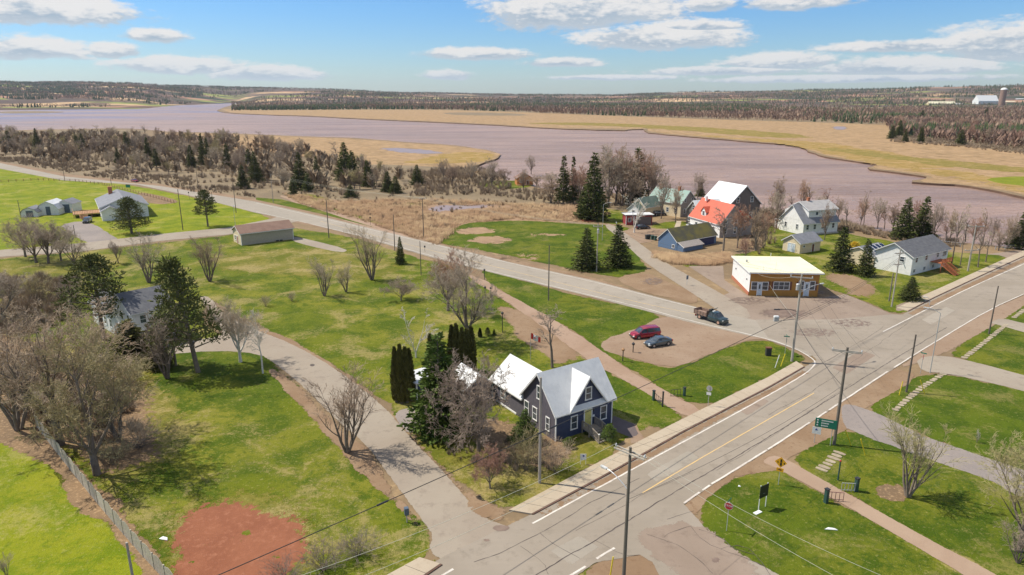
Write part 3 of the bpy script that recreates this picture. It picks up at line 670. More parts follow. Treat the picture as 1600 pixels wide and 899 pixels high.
patch('gravel_lot', [(1037, 494), (1000, 512), (945, 531), (937, 545), (970, 556), (1020, 570), (1045, 574), (1062, 573), (1130, 545), (1160, 534), (1215, 528), (1150, 505), (1075, 495)], 0.042, 'gravel_pink', 0.6, 1)
patch('driveway', [(160, 398), (180, 390), (95, 355), (130, 348), (148, 352), (185, 375), (215, 385), (150, 392)][0:0] or [(93, 352), (125, 345), (150, 352), (182, 372), (195, 381), (165, 388), (140, 382), (105, 362)], 0.036, 'gravel_grey', 0.5, 1)
patch('driveway', [(455, 369), (480, 374), (545, 390), (535, 396), (480, 384), (455, 376)], 0.036, 'asphalt_lane', 0.4, 1)
patch('driveway', [(955, 660), (958, 650), (995, 664), (1000, 676), (1010, 690), (985, 694), (985, 676)], 0.036, 'gravel_pink', 0.3, 0)
patch('driveway', [(958, 650), (990, 663), (998, 680), (985, 684), (955, 672)], 0.046, 'asphalt_new', 0.1, 0)
patch('driveway', [(620, 640), (650, 637), (662, 650), (655, 670), (640, 680), (620, 660)], 0.036, 'gravel_grey', 0.5, 1)
patch('side_road', [(942, 352), (955, 350), (978, 365), (1000, 381), (1020, 396), (1040, 411), (1085, 436), (1132, 462), (1180, 492), (1150, 505), (1110, 478), (1087, 462), (1015, 416), (990, 395), (972, 376)], 0.048, 'asphalt_lane', 0.5, 1)
patch('driveway', [(965, 365), (1000, 352), (1035, 360), (1080, 352), (1085, 358), (1040, 372), (1010, 380), (985, 380)], 0.040, 'gravel_pink', 0.6, 1)
patch('footpath', [(1052, 362), (1058, 346), (1064, 346), (1060, 362)], 0.046, 'concrete_walk', 0.3, 0)
patch('dirt_bed', [(905, 338), (935, 336), (945, 342), (925, 348), (905, 346)], 0.040, 'red_soil', 1.0, 1)
patch('gravel_verge', [(960, 432), (1010, 425), (1040, 440), (1090, 460), (1090, 478), (1040, 466), (980, 448)], 0.042, 'dirt_verge', 0.8, 1)
patch('village_street', [(1400, 487), (1400, 478), (1470, 450), (1560, 412), (1580, 405), (1560, 399), (1540, 398), (1600, 390), (1640, 395), (1640, 420), (1500, 470)], 0.034, 'asphalt_lot', 0.5, 0)
patch('paved_lot', [(1075, 416), (1130, 416), (1132, 438), (1170, 463), (1280, 466), (1320, 460), (1345, 470), (1390, 490), (1404, 492), (1380, 520), (1200, 520), (1130, 486), (1110, 470), (1140, 458)], 0.040, 'asphalt_lot', 0.5, 0)
patch('side_lane', [(-600, 450), (0, 391), (130, 380), (250, 366), (355, 356), (425, 342), (450, 334), (470, 345), (425, 356), (355, 367), (250, 377), (130, 393), (0, 402), (-600, 475)], 0.044, 'asphalt_lane', 0.5, 0)
patch('old_lane', [(700, 880), (668, 862), (678, 838), (662, 816), (617, 756), (572, 694), (525, 657), (475, 605), (432, 570), (405, 553), (340, 548), (240, 556), (160, 565), (60, 580), (60, 568), (160, 552), (260, 540), (330, 528), (352, 522), (335, 500), (322, 480), (310, 462),
                  (330, 465), (345, 490), (395, 514), (462, 540), (525, 577), (597, 632), (634, 676), (650, 694), (692, 736), (732, 784), (757, 811), (800, 826), (790, 850)], 0.046, 'asphalt_lane', 0.4, 1)
patch('lane_verge', [(425, 575), (475, 612), (525, 665), (572, 705), (612, 765), (668, 835), (655, 830), (600, 775), (545, 715), (495, 660), (450, 610), (415, 580)], 0.042, 'dirt_verge', 0.9, 1)
patch('lane_verge', [(640, 676), (692, 728), (735, 776), (780, 800), (795, 812), (770, 820), (735, 790), (690, 740), (645, 695)], 0.042, 'dirt_verge', 0.9, 1)
patch('lane_verge', [(395, 508), (462, 534), (525, 572), (597, 626), (597, 636), (525, 584), (460, 546), (395, 520)], 0.042, 'dirt_verge', 0.9, 1)
patch('road_verge', [(880, 930), (932, 878), (960, 862), (1040, 858), (1070, 900), (1100, 960), (960, 960)], 0.040, 'dirt_verge', 0.8, 1)
patch('road_verge', [(1066, 792), (1112, 758), (1200, 705), (1242, 677), (1295, 643), (1387, 582), (1398, 576), (1430, 585), (1420, 600), (1350, 640), (1330, 668), (1235, 715), (1215, 735), (1150, 745), (1105, 780), (1085, 810)], 0.036, 'dirt_verge', 0.7, 0)
patch('road_verge', [(1400, 578), (1456, 538), (1548, 484), (1600, 462), (1700, 420), (1700, 428), (1600, 478), (1560, 505), (1480, 550), (1440, 565)], 0.036, 'gravel_pink', 0.7, 0)
patch('road_verge', [(420, 340), (560, 368), (680, 400), (800, 434), (920, 464), (1075, 500), (1200, 534), (1200, 528), (1075, 492), (920, 455), (800, 424), (680, 392), (560, 360), (440, 333)], 0.038, 'dirt_verge', 0.8, 0)
patch('road_verge', [(0, 252), (100, 272), (250, 288), (400, 311), (600, 358), (700, 384), (800, 405), (925, 434), (985, 452), (985, 458), (925, 440), (800, 413), (700, 391), (600, 365), (400, 317), (250, 292), (100, 277), (0, 256)], 0.038, 'dirt_verge', 0.8, 0)

# roads
patch('country_road', [(-700, 196), (-300, 226), (0, 255), (100, 276), (250, 291), (400, 315.5), (500, 338), (600, 362), (650, 374), (725, 392), (800, 411), (925, 438), (1032, 466), (1110, 486), (1200, 505), (1300, 530), (1290, 560), (1270, 560), (1242, 546), (1200, 532), (1075, 503.5),
                       (925, 464.5), (800, 434.5), (675, 403), (555, 368), (470, 347), (430, 339), (400, 333), (300, 307), (215, 289), (100, 282.5), (0, 264), (-300, 236), (-700, 204)][:], 0.052, 'asphalt_country', 0.4, 0)
main = patch('main_road', [(-60, 1340), (160, 1195), (330, 1088), (500, 985), (660, 892), (690, 872), (760, 838), (825, 807), (990, 719), (1065, 675), (1200, 605), (1258, 574), (1276, 563), (1262, 550), (1200, 528), (1180, 500), (1300, 500), (1390, 492), (1410, 492), (1460, 466), (1520, 438), (1602, 400), (1700, 352), (1770, 400),
                    (1602, 459.5), (1548, 483), (1456, 539), (1398, 576), (1387, 583), (1295, 643), (1242, 677), (1200, 705), (1112, 759), (1069, 789), (1090, 812), (1115, 842), (1150, 864), (1206, 893), (1330, 970), (1560, 1110), (1330, 1180), (1130, 1040), (1050, 940), (1020, 880), (1000, 868), (930, 880), (895, 905), (780, 1000), (650, 1110), (480, 1260), (300, 1430)], 0.060, 'asphalt_old', 0.3, 0)
patch('road_patch', [(985, 830), (1090, 812), (1150, 862), (1200, 893), (1100, 930), (1010, 860)], 0.066, 'asphalt_lot', 1.8, 1, parent=main)
main['kind'] = 'structure'

# kerbed sidewalks, cut into slabs
def sidewalk(in_px, out_px, label=None):
    o = [Vector((*G(x, y).xy, 0)) for x, y in out_px]; i = [Vector((*G(x, y).xy, 0)) for x, y in in_px]
    def at(pl, t):
        L = [(b - a).length for a, b in zip(pl[:-1], pl[1:])]; s = t * sum(L)
        for (a, b), l in zip(zip(pl[:-1], pl[1:]), L):
            if s <= l: return a + (b - a) * (s / l)
            s -= l
        return pl[-1]
    root = empty('sidewalk', at(o, 0.5)); root['kind'] = 'structure'; base = root.location.copy()
    T = sum((b - a).length for a, b in zip(o[:-1], o[1:])); k = max(1, round(T / 1.8))
    for j in range(k):
        t0, t1 = (j + 0.012) / k, (j + 0.988) / k
        q = [at(o, t0), at(o, t1), at(i, t1), at(i, t0)]
        MB().prism([p - base + Vector((0, 0, 0.02)) for p in q], (0, 0, 0.15 + 0.006 * math.sin(j * 2.3))).build('slab', MAT['concrete_walk'], root)
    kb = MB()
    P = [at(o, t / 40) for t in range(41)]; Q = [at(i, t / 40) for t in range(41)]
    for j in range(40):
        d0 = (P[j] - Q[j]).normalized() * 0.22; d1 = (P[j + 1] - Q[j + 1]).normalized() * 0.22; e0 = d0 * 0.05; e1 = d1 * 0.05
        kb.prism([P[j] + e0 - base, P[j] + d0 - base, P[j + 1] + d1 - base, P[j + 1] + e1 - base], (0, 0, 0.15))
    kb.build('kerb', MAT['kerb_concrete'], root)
    return root
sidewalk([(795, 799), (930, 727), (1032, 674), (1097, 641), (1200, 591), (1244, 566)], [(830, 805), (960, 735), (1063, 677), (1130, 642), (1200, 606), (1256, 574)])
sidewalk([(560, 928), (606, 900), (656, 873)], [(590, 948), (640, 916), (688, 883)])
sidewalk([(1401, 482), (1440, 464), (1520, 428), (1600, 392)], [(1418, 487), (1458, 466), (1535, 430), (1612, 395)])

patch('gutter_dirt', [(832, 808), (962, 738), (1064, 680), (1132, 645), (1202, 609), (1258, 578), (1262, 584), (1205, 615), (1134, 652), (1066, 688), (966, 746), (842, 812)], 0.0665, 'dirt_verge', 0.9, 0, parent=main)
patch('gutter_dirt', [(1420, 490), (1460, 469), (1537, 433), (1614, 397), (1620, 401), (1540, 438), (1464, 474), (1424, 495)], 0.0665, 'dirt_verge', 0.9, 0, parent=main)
# painted lines
def line(px, wd, mat, name='road_line', jit=0.12, smooth=1):
    ribbon(name, dense(px, 1.0, smooth), wd, 0.068, mat, main, jit, seed=len(px))
line([(832, 819), (920, 771), (1100, 674), (1200, 619), (1250, 590), (1268, 577), (1275, 567), (1267, 559), (1242, 545), (1200, 530), (1075, 501), (1000, 480)], 0.20, 'paint_white')
line([(1380, 519), (1450, 483), (1515, 450), (1600, 413), (1700, 368)], 0.20, 'paint_white')
line([(1600, 460), (1548, 483), (1455, 538.5), (1397, 575)], 0.20, 'paint_white')
for a in ([(1387, 581), (1295, 641.5)], [(1291, 644), (1275, 655)], [(1265, 661), (1200, 703)], [(1198, 704), (1150, 734), (1112, 757)], [(1109, 759), (1098, 767)], [(1093, 770), (1069, 787)], [(960, 857), (932, 874)], [(915, 886), (890, 901), (840, 935)], [(708, 890), (690, 901)]):
    line(a, 0.22, 'paint_white', smooth=0)
line([(1004, 771), (1100, 714), (1180, 668), (1272, 615)], 0.13, 'paint_yellow', smooth=0)
road2 = bpy.data.objects['country_road']
def line2(px, wd, mat):
    ribbon('road_line', dense(px, 2.0, 1), wd, 0.062, mat, road2, 0.1)
line2([(400, 331), (555, 366), (675, 401), (800, 432.5), (925, 462.5), (1000, 480)], 0.16, 'paint_white')
line2([(400, 317.5), (600, 364), (725, 394), (800, 412.5), (925, 440), (1032, 468), (1110, 487)], 0.16, 'paint_white')
line2([(500, 346), (600, 373), (725, 405), (800, 424), (900, 449), (1000, 474), (1100, 494)], 0.12, 'paint_yellow')
# sealed cracks
def crack(px, wd=0.07, par=main, seed=3, amp=0.12, z=0.070):
    pts = dense(px, 0.5, 1); rr = random.Random(seed); out = []
    for k, p in enumerate(pts):
        q = Vector((p.x * .35, p.y * .35, seed)); out.append(p + Vector((mnoise.noise(q), mnoise.noise(q + Vector((9, 9, 9))))) * amp * 2.2)
    ribbon('crack', out, wd, z, 'tar', par, 0.5, seed=seed)
crack([(780, 935), (900, 862), (960, 828), (1050, 772), (1200, 685), (1300, 622), (1400, 560), (1480, 512)], 0.10, amp=0.05)
crack([(740, 880), (800, 856), (850, 832), (900, 800), (980, 757), (1000, 748)], 0.06, seed=5)
crack([(845, 834), (870, 852), (905, 873)], 0.05, seed=6)
crack([(812, 855), (850, 880), (858, 900)], 0.04, seed=7)
crack([(1040, 842), (1065, 825), (1085, 823), (1120, 862), (1180, 880), (1195, 888)], 0.06, seed=8, amp=0.3)
crack([(1130, 865), (1160, 845), (1210, 900)], 0.05, seed=9, amp=0.4)
crack([(900, 830), (960, 800), (1010, 770), (1080, 740)], 0.03, seed=10)
crack([(1200, 650), (1290, 600), (1340, 560), (1420, 505)], 0.04, seed=11)
crack([(1250, 585), (1300, 560), (1370, 520), (1380, 510)], 0.05, seed=12)
crack([(1300, 500), (1340, 530), (1375, 560)], 0.04, seed=13)
crack([(1010, 835), (1050, 850), (1100, 885), (1120, 900)], 0.05, seed=21, amp=0.4)
crack([(1095, 830), (1130, 848), (1175, 868)], 0.05, seed=22, amp=0.4)
crack([(1040, 812), (1085, 800)], 0.04, seed=23)
crack([(930, 845), (975, 870), (1000, 868)], 0.04, seed=24)
crack([(1120, 735), (1160, 712), (1240, 660), (1330, 600)], 0.03, seed=25)
for x, y, rx, ry in ((783, 826, 14, 5), (760, 845, 5, 2), (1118, 876, 7, 4)):
    patch('puddle_stain', [(x + rx * math.cos(a), y + ry * math.sin(a)) for a in (0, .8, 1.6, 2.4, 3.1, 3.9, 4.7, 5.5)], 0.074, 'puddle_stain', 0.35, 1, parent=main)
for k, (x, y, rx, ry) in enumerate(((1225, 490, 40, 7), (1300, 470, 26, 4), (1170, 470, 30, 5), (1330, 505, 30, 5), (1270, 520, 40, 6), (1240, 455, 60, 6), (1020, 440, 14, 5))):
    patch('puddle_stain', [(x + rx * math.cos(a), y + ry * math.sin(a)) for a in (0, .8, 1.6, 2.4, 3.1, 3.9, 4.7, 5.5)], 0.064 + 0.0005 * k, 'puddle_stain', 5.0, 1, parent=main)
patch('puddle_stain', [(720, 792), (740, 778), (768, 786), (795, 800), (790, 812), (752, 812)], 0.052, 'dirt_verge', 1.0, 1, parent=bpy.data.objects['old_lane'])

for k, pg in enumerate([[(1010, 742), (1075, 705), (1092, 716), (1026, 754)], [(1150, 640), (1185, 620), (1202, 628), (1168, 650)], [(860, 862), (905, 838), (935, 856), (892, 884)], [(1300, 575), (1345, 548), (1368, 556), (1322, 586)], [(1440, 500), (1478, 480), (1492, 486), (1455, 508)]]):
    patch('road_patch', pg, 0.0645 + 0.0006 * k, 'asphalt_country' if k % 2 == 0 else 'asphalt_lot', 0.3, 0, parent=main)
patch('manhole_cover', [(484, 571), (488, 569), (492, 571), (488, 573.5)], 0.052, 'tar', 0.15, 1, parent=bpy.data.objects['old_lane'])
# ------------------------------------------------------------------ hills
def sstep(a, b, x):
    t = min(1, max(0, (x - a) / (b - a))); return t * t * (3 - 2 * t)
HPROF = [(-900, 126), (0, 128), (100, 131), (190, 130), (330, 133), (420, 135), (520, 137), (620, 141), (720, 143), (830, 145), (950, 145), (1050, 141), (1200, 139), (1300, 138.5), (1400, 136), (1500, 134.5), (1600, 133), (2500, 130)]
START = [(-900, 2700), (260, 2800), (310, 3600), (400, 4700), (440, 3600), (600, 3000), (2500, 2700)]
def interp(tab, x):
    for (a, b), (c, d) in zip(tab[:-1], tab[1:]):
        if x <= c: return b + (d - b) * max(0, (x - a)) / (c - a)
    return tab[-1][1]
def hill_h(X, Y):
    R = math.hypot(X, Y); xp = 800 + FPX * X / max(Y, 1) * cp
    ytop = interp(HPROF, xp); st = interp(START, xp)
    rim = (150 - ytop) / FPX * 7200 + CAM_H - 30
    e = sstep(st, 7200, R) ** 0.85
    nz = mnoise.noise(Vector((X / 900, Y / 900, 3))) * 16 + mnoise.noise(Vector((X / 350, Y / 350, 5))) * 6
    return rim * e + nz * sstep(st, st + 1800, R) - 1.2 * (1 - sstep(st - 300, st, R))
mh, th, bh, oh = new_mat('hill_land')
p = geo(th)
vor = th.node('ShaderNodeTexVoronoi', {'Vector': th.node('ShaderNodeMapping', {'Vector': p, 'Scale': (0.0022, 0.0034, 0.0)}).outputs[0], 'Scale': 1.0, 'Randomness': 0.8})
rndc = th.node('ShaderNodeSeparateColor', {0: vor.outputs['Color']}).outputs
c = th.mix(th.ramp(rndc[0], 0.30, 0.34), (0.55, 0.38, 0.22), (0.38, 0.22, 0.15))
c = th.mix(th.ramp(rndc[0], 0.62, 0.66), c, (0.26, 0.28, 0.09))
c = th.mix(th.ramp(rndc[1], 0.42, 0.46), c, (0.15, 0.115, 0.095))
c = th.mix(th.m('MULTIPLY', th.ramp(th.noise(p, 0.004, 4, 0.6), 0.42, 0.56), 0.85), c, (0.11, 0.085, 0.075))
c = th.mix(th.ramp(th.noise(p, 0.0016, 4, 0.6), 0.56, 0.6), c, (0.055, 0.07, 0.05))
th.l.new(c, bh.inputs['Base Color']); bh.inputs['Roughness'].default_value = 1.0; bh.inputs['Specular IOR Level'].default_value = 0.0
NA, NR = 220, 70
Vh = []; Fh = []
for i in range(NR):
    R = 2350 * (13000 / 2350) ** (i / (NR - 1))
    for j in range(NA):
        a = math.radians(-62 + 124 * j / (NA - 1)); X, Y = R * math.sin(a), R * math.cos(a)
        Vh.append((X, Y, hill_h(X, Y)))
for i in range(NR - 1):
    for j in range(NA - 1):
        k = i * NA + j; Fh.append((k, k + 1, k + NA + 1, k + NA))
ho = np_mesh('hills', Vh, Fh, mh); ho['kind'] = 'structure'; ho.data.polygons.foreach_set('use_smooth', [True] * len(Fh))
# ------------------------------------------------------------------ buildings
class Bld:
    def __init__(s, name, px, ang, label, cat='house', z=0.0, world=None):
        p = G(*px) if world is None else Vector((*world, 0))
        s.root = empty(name, (p.x, p.y, z), math.radians(ang), label, cat)
    def part(s, name, mb, mat, **k): return mb.build(name, MAT[mat] if isinstance(mat, str) else [MAT[m] for m in mat], s.root, **k)
    def walls(s, x0, x1, y0, y1, h, mat, ridge=None, axis='x', z0=-0.1, name='wall'):
        """a closed wall block; with ridge it carries gables at both ends of the ridge"""
        mb = MB()
        if ridge is None: mb.span(x0, x1, y0, y1, z0, h)
        elif axis == 'x':
            ym = (y0 + y1) / 2
            mb.prism([(x0, y0, z0), (x0, y1, z0), (x0, y1, h), (x0, ym, ridge), (x0, y0, h)], (x1 - x0, 0, 0))
        else:
            xm = (x0 + x1) / 2
            mb.prism([(x0, y0, z0), (x1, y0, z0), (x1, y0, h), (xm, y0, ridge), (x0, y0, h)], (0, y1 - y0, 0))
        return s.part(name, mb, mat)
    def gable_roof(s, x0, x1, y0, y1, h, ridge, mat, axis='x', ov=0.35, th=0.14, trim='trim_white', seams=0, name='roof'):
        mb = MB(); tr = MB()
        if axis == 'x':
            ym = (y0 + y1) / 2; sl = (ridge - h) / (ym - y0); a, b = x0 - ov, x1 + ov
            for sgn in (-1, 1):
                ye = ym + sgn * ((ym - y0) + ov); ze = h - sl * ov + 0.03
                mb.prism([(a, ym, ridge + 0.03), (a, ye, ze), (a, ye, ze + th), (a, ym, ridge + 0.03 + th)], (b - a, 0, 0))
                for e in (a - 0.03, b): tr.prism([(e, ym, ridge - 0.12), (e, ye - sgn * 0.02, ze - 0.12), (e, ye - sgn * 0.02, ze + 0.06), (e, ym, ridge + 0.06)], (0.03, 0, 0))
                tr.span(a + 0.02, b - 0.02, ye, ye + sgn * 0.05, ze - 0.08, ze + 0.08)
            P = lambda x, t, sgn: Vector((x, ym + sgn * t * ((ym - y0) + ov), ridge + 0.03 + th - t * (ridge - h + sl * ov)))
        else:
            xm = (x0 + x1) / 2; sl = (ridge - h) / (xm - x0); a, b = y0 - ov, y1 + ov
            for sgn in (-1, 1):
                xe = xm + sgn * ((xm - x0) + ov); ze = h - sl * ov + 0.03
                mb.prism([(xm, a, ridge + 0.03), (xe, a, ze), (xe, a, ze + th), (xm, a, ridge + 0.03 + th)], (0, b - a, 0))
                for e in (a - 0.03, b): tr.prism([(xm, e, ridge - 0.12), (xe - sgn * 0.02, e, ze - 0.12), (xe - sgn * 0.02, e, ze + 0.06), (xm, e, ridge + 0.06)], (0, 0.03, 0))
                tr.span(xe, xe + sgn * 0.05, a + 0.02, b - 0.02, ze - 0.08, ze + 0.08)
            P = lambda y, t, sgn: Vector((xm + sgn * t * ((xm - x0) + ov), y, ridge + 0.03 + th - t * (ridge - h + sl * ov)))
        rf = s.part(name, mb, mat)
        if trim: s.part('trim_board', tr, trim)
        if seams:
            sm = MB(); k = int((b - a) / seams)
            for sgn in (-1, 1):
                for i in range(k + 1):
                    q = a + (b - a) * i / k
                    if axis == 'x': M0 = (q - 0.02, 0, 0); off = (0.04, 0, 0)
                    p0, p1 = P(q, 0.0, sgn), P(q, 1.0, sgn)
                    sm.tube(p0, p1, 0.022, 0.022, 4, 0, False)
            o = sm.build('seam', MAT[mat], rf); o['kind'] = 'stuff'
        return rf
    def window(s, P, u, w, h, cols=1, rows=2, mat='trim_white', glass='window_glass', tw=0.11, name='window'):
        """P is the window's bottom centre on the wall, u the wall's direction; it faces u x z"""
        u = Vector(u).normalized(); n = u.cross(Vector((0, 0, 1))).normalized(); P = Vector(P); z = Vector((0, 0, 1))
        M = Matrix((u, n, z)).transposed()
        f = MB()
        for sx_ in (-1, 1): f.box(P + u * sx_ * (w / 2 + tw / 2) + z * h / 2 + n * 0.035, (tw, 0.09, h), M=M)
        f.box(P - z * tw / 2 + n * 0.045, (w + 2 * tw + 0.06, 0.11, tw), M=M); f.box(P + z * (h + tw / 2) + n * 0.04, (w + 2 * tw, 0.10, tw), M=M)
        for c in range(1, cols): f.box(P + u * (-w / 2 + w * c / cols) + z * h / 2 + n * 0.03, (0.07, 0.07, h), M=M)
        for r in range(1, rows): f.box(P + z * h * r / rows + n * 0.028, (w, 0.06, 0.055), M=M)
        o = f.build(name, MAT[mat], s.root)
        for c in range(cols):
            for r in range(rows):
                g = MB().box(P + u * (-w / 2 + w * (c + 0.5) / cols) + z * (h * (r + 0.5) / rows) + n * 0.008, (w / cols - 0.05, 0.03, h / rows - 0.05), M=M)
                g.build('pane', MAT[glass], o)
        return o
    def door(s, P, u, w, h, mat, trim='trim_white', lite=False, name='door', knob=True):
        u = Vector(u).normalized(); n = u.cross(Vector((0, 0, 1))).normalized(); P = Vector(P); z = Vector((0, 0, 1))
        M = Matrix((u, n, z)).transposed()
        f = MB()
        for sx_ in (-1, 1): f.box(P + u * sx_ * (w / 2 + 0.07) + z * h / 2 + n * 0.04, (0.13, 0.1, h + 0.12), M=M)
        f.box(P + z * (h + 0.07) + n * 0.045, (w, 0.1, 0.13), M=M)
        d = MB().box(P + z * h / 2 + n * 0.012, (w, 0.05, h), M=M)
        for k in (0.3, 0.7): d.box(P + z * h * k + n * 0.045, (w * 0.66, 0.02, h * 0.3), M=M)
        o = d.build(name, MAT[mat], s.root); f.build('door_frame', MAT[trim], o)
        if lite: MB().box(P + z * h * 0.68 + n * 0.06, (w * 0.4, 0.02, h * 0.36), M=M).build('pane', MAT['window_glass'], o)
        if knob: MB().tube(P + u * w * 0.4 + z * h * .45 + n * 0.03, P + u * w * 0.4 + z * h * .45 + n * 0.1, 0.035, 0.035, 6).build('handle', MAT['chrome'], o)
        return o
    def chimney(s, x, y, z0, z1, w=0.7, mat='brick_red', parent=None):
        mb = MB().span(x - w / 2, x + w / 2, y - w / 2, y + w / 2, z0, z1).span(x - w / 2 - .07, x + w / 2 + .07, y - w / 2 - .07, y + w / 2 + .07, z1, z1 + 0.12)
        return mb.build('chimney', MAT[mat], parent or s.root)
    def corner(s, pts, h, mat='trim_white', w=0.14):
        for x, y in pts: s.part('corner_board', MB().box((x, y, h / 2 - 0.03), (w, w, h - 0.05)), mat)
U, RV, FW = (0, -1, 0), (0, 1, 0), (1, 0, 0)    # u for walls facing -x, +x and -y

# -- the navy house by the road
b = Bld('blue_house', (868, 690), 33.3, 'navy blue and brown-shingled house with white metal roof, yellow front door and front gable')
L, D = 8.8, 6.8
b.walls(0, L, 0, D, 3.8, 'siding_blue', 7.6, 'x', name='wall')
sk = MB().prism([(-0.02, 0.14, 0), (-0.02, D, 0), (-0.02, D, 3.8), (-0.02, D / 2, 7.58), (-0.02, 0.14, 3.95)], (-0.05, 0, 0))
b.part('shingle_wall', sk, 'shingle_brown')
roof = b.gable_roof(0, L, 0, D, 3.8, 7.6, 'metal_roof_white', 'x', 0.42, 0.12, 'trim_white', 0.55)
b.walls(-0.02, 6.2, D + 0.01, 14.3, 3.1, 'shingle_brown', 5.7, 'y', name='wing_wall')
b.gable_roof(-0.02, 6.2, D + 0.36, 14.3, 3.1, 5.7, 'metal_roof_white', 'y', 0.35, 0.12, 'trim_white', 0.55, name='wing_roof'); b.gable_roof(0.0, 6.18, D / 2 + 1.6, D + 0.02, 3.1, 5.7, 'metal_roof_white', 'y', 0.005, 0.12, None, 0, name='wing_roof')
# steep front gable
gx, gw, gh = 4.75, 2.75, 7.25
mb = MB().prism([(gx - gw, -0.03, 3.6), (gx + gw, -0.03, 3.6), (gx, -0.03, gh)], (0, 3.2, 0)); b.part('gable_wall', mb, 'siding_blue')
mb = MB(); fa = MB()
for sg in (-1, 1):
    ov = 0.35; sl = (gh - 3.6) / gw; xe = gx + sg * (gw + 0.28); ze = 3.6 - sl * 0.28 + 0.05
    mb.prism([(gx, -0.42, gh + 0.05), (xe, -0.42, ze), (xe, -0.42, ze + 0.13), (gx, -0.42, gh + 0.19)], (0, 3.7, 0))
    fa.prism([(gx, -0.46, gh - 0.12), (xe, -0.46, ze - 0.14), (xe, -0.46, ze + 0.1), (gx, -0.46, gh + 0.14)], (0, 0.035, 0))
b.part('gable_roof', mb, 'metal_roof_white'); b.part('trim_board', fa, 'trim_white')
b.corner([(0, 0), (L, 0), (-0.02, 14.3)], 3.7)
b.part('band_board', MB().span(0.2, L - 0.2, -0.05, -0.01, 3.45, 3.58), 'trim_white')
b.window((2.75, -0.01, 0.95), FW, 0.85, 1.65); b.window((7.4, -0.01, 1.0), FW, 0.85, 1.7); b.window((gx + 0.1, -0.04, 4.35), FW, 0.8, 1.5)
b.window((-0.07, 3.3, 4.3), U, 0.8, 1.6, name='window'); b.window((-0.07, 4.2, 1.2), U, 0.8, 1.55); b.window((-0.07, 6.0, 1.2), U, 0.8, 1.7); b.window((-0.03, 11.6, 1.15), U, 0.95, 1.35)
b.window((-0.07, 1.5, 0.9), U, 0.6, 1.6)
b.part('base_board', MB().span(-0.12, -0.03, 8.4, 13.2, 0.1, 0.32), 'trim_white')
b.door((4.9, -0.01, 0.75), FW, 1.05, 2.15, 'door_yellow')
mb = MB().tube((5.75, -0.12, 2.5), (5.75, -0.12, 2.72), 0.09, 0.06, 8).box((5.75, -0.05, 2.6), (0.08, 0.12, 0.08)); b.part('wall_lamp', mb, 'iron_black')
b.part('mailbox', MB().span(5.62, 5.9, -0.14, -0.02, 1.75, 2.0), 'sign_white')
st = MB().span(3.95, 6.0, -1.5, -0.02, 0.62, 0.72)
for k in range(5): st.span(4.05, 5.9, -1.5 - 0.36 * (k + 1), -1.5 - 0.36 * k - 0.03, 0.56 - 0.13 * k, 0.62 - 0.13 * k)
for x in (4.05, 5.9): st.prism([(x - .03, -1.5, 0.6), (x - .03, -3.35, 0.0), (x - .03, -3.1, 0.0), (x - .03, -1.5, 0.42)], (0.06, 0, 0))
for x in (4.0, 5.95):
    for y in (-0.1, -1.45): st.box((x, y, 0.3), (0.12, 0.12, 0.65))
stp = b.part('front_steps', st, 'deck_grey')
for x in (3.97, 5.98):
    rl = MB().box((x, -1.48, 1.15), (0.13, 0.13, 1.05)).box((x, -3.3, 0.58), (0.13, 0.13, 1.2)).box((x, -0.1, 1.15), (0.11, 0.11, 1.05)).span(x - 0.06, x + 0.06, -1.48, -0.1, 1.6, 1.7)
    rl.tube((x, -1.48, 1.66), (x, -3.3, 1.12), 0.06, 0.06, 4).tube((x, -1.48, 0.9), (x, -3.3, 0.36), 0.04, 0.04, 4)
    for k in range(8): rl.box((x, -0.2 - k * 0.16, 1.17), (0.045, 0.045, 0.88))
    for k in range(8): rl.box((x, -1.68 - k * 0.2, 1.22 - k * 0.06), (0.045, 0.045, 0.72))
    rl.build('railing', MAT['deck_grey'], stp)
    MB().box((x, -3.3, 1.22), (0.17, 0.17, 0.1)).build('post_cap', MAT['trim_white'], stp)
# -- small shed and the white-roofed shed behind the trees
b = Bld('garden_shed', (652, 628), 40, 'small navy shed with white door and flat pale roof beside dark cedars', 'shed')
b.walls(0, 3.4, 0, 3.6, 2.7, 'siding_navy'); b.part('roof', MB().span(-0.3, 3.7, -0.35, 3.9, 2.7, 2.85), 'metal_roof_white'); b.corner([(0, 0), (3.4, 0)], 2.7)
b.door((1.75, -0.01, 0.1), FW, 1.5, 2.0, 'trim_white'); b.part('trim_board', MB().prism([(0.8, -0.05, 2.3), (2.8, -0.05, 2.2), (2.8, -0.05, 2.34), (0.8, -0.05, 2.44)], (0, 0.04, 0)), 'trim_white')
b = Bld('storage_shed', (728, 634), 33, 'small white-roofed shed half hidden behind the bare tree beside the navy house', 'shed')
b.walls(0, 4.2, 0, 4.6, 2.3, 'siding_blue', 3.9, 'y'); b.gable_roof(0, 4.2, 0, 4.6, 2.3, 3.9, 'metal_roof_bright', 'y', 0.3); b.window((2.1, -0.01, 0.9), FW, 0.8, 1.0)
b.door((-0.01, 2.3, 0.05), U, 0.9, 2.0, 'trim_white')

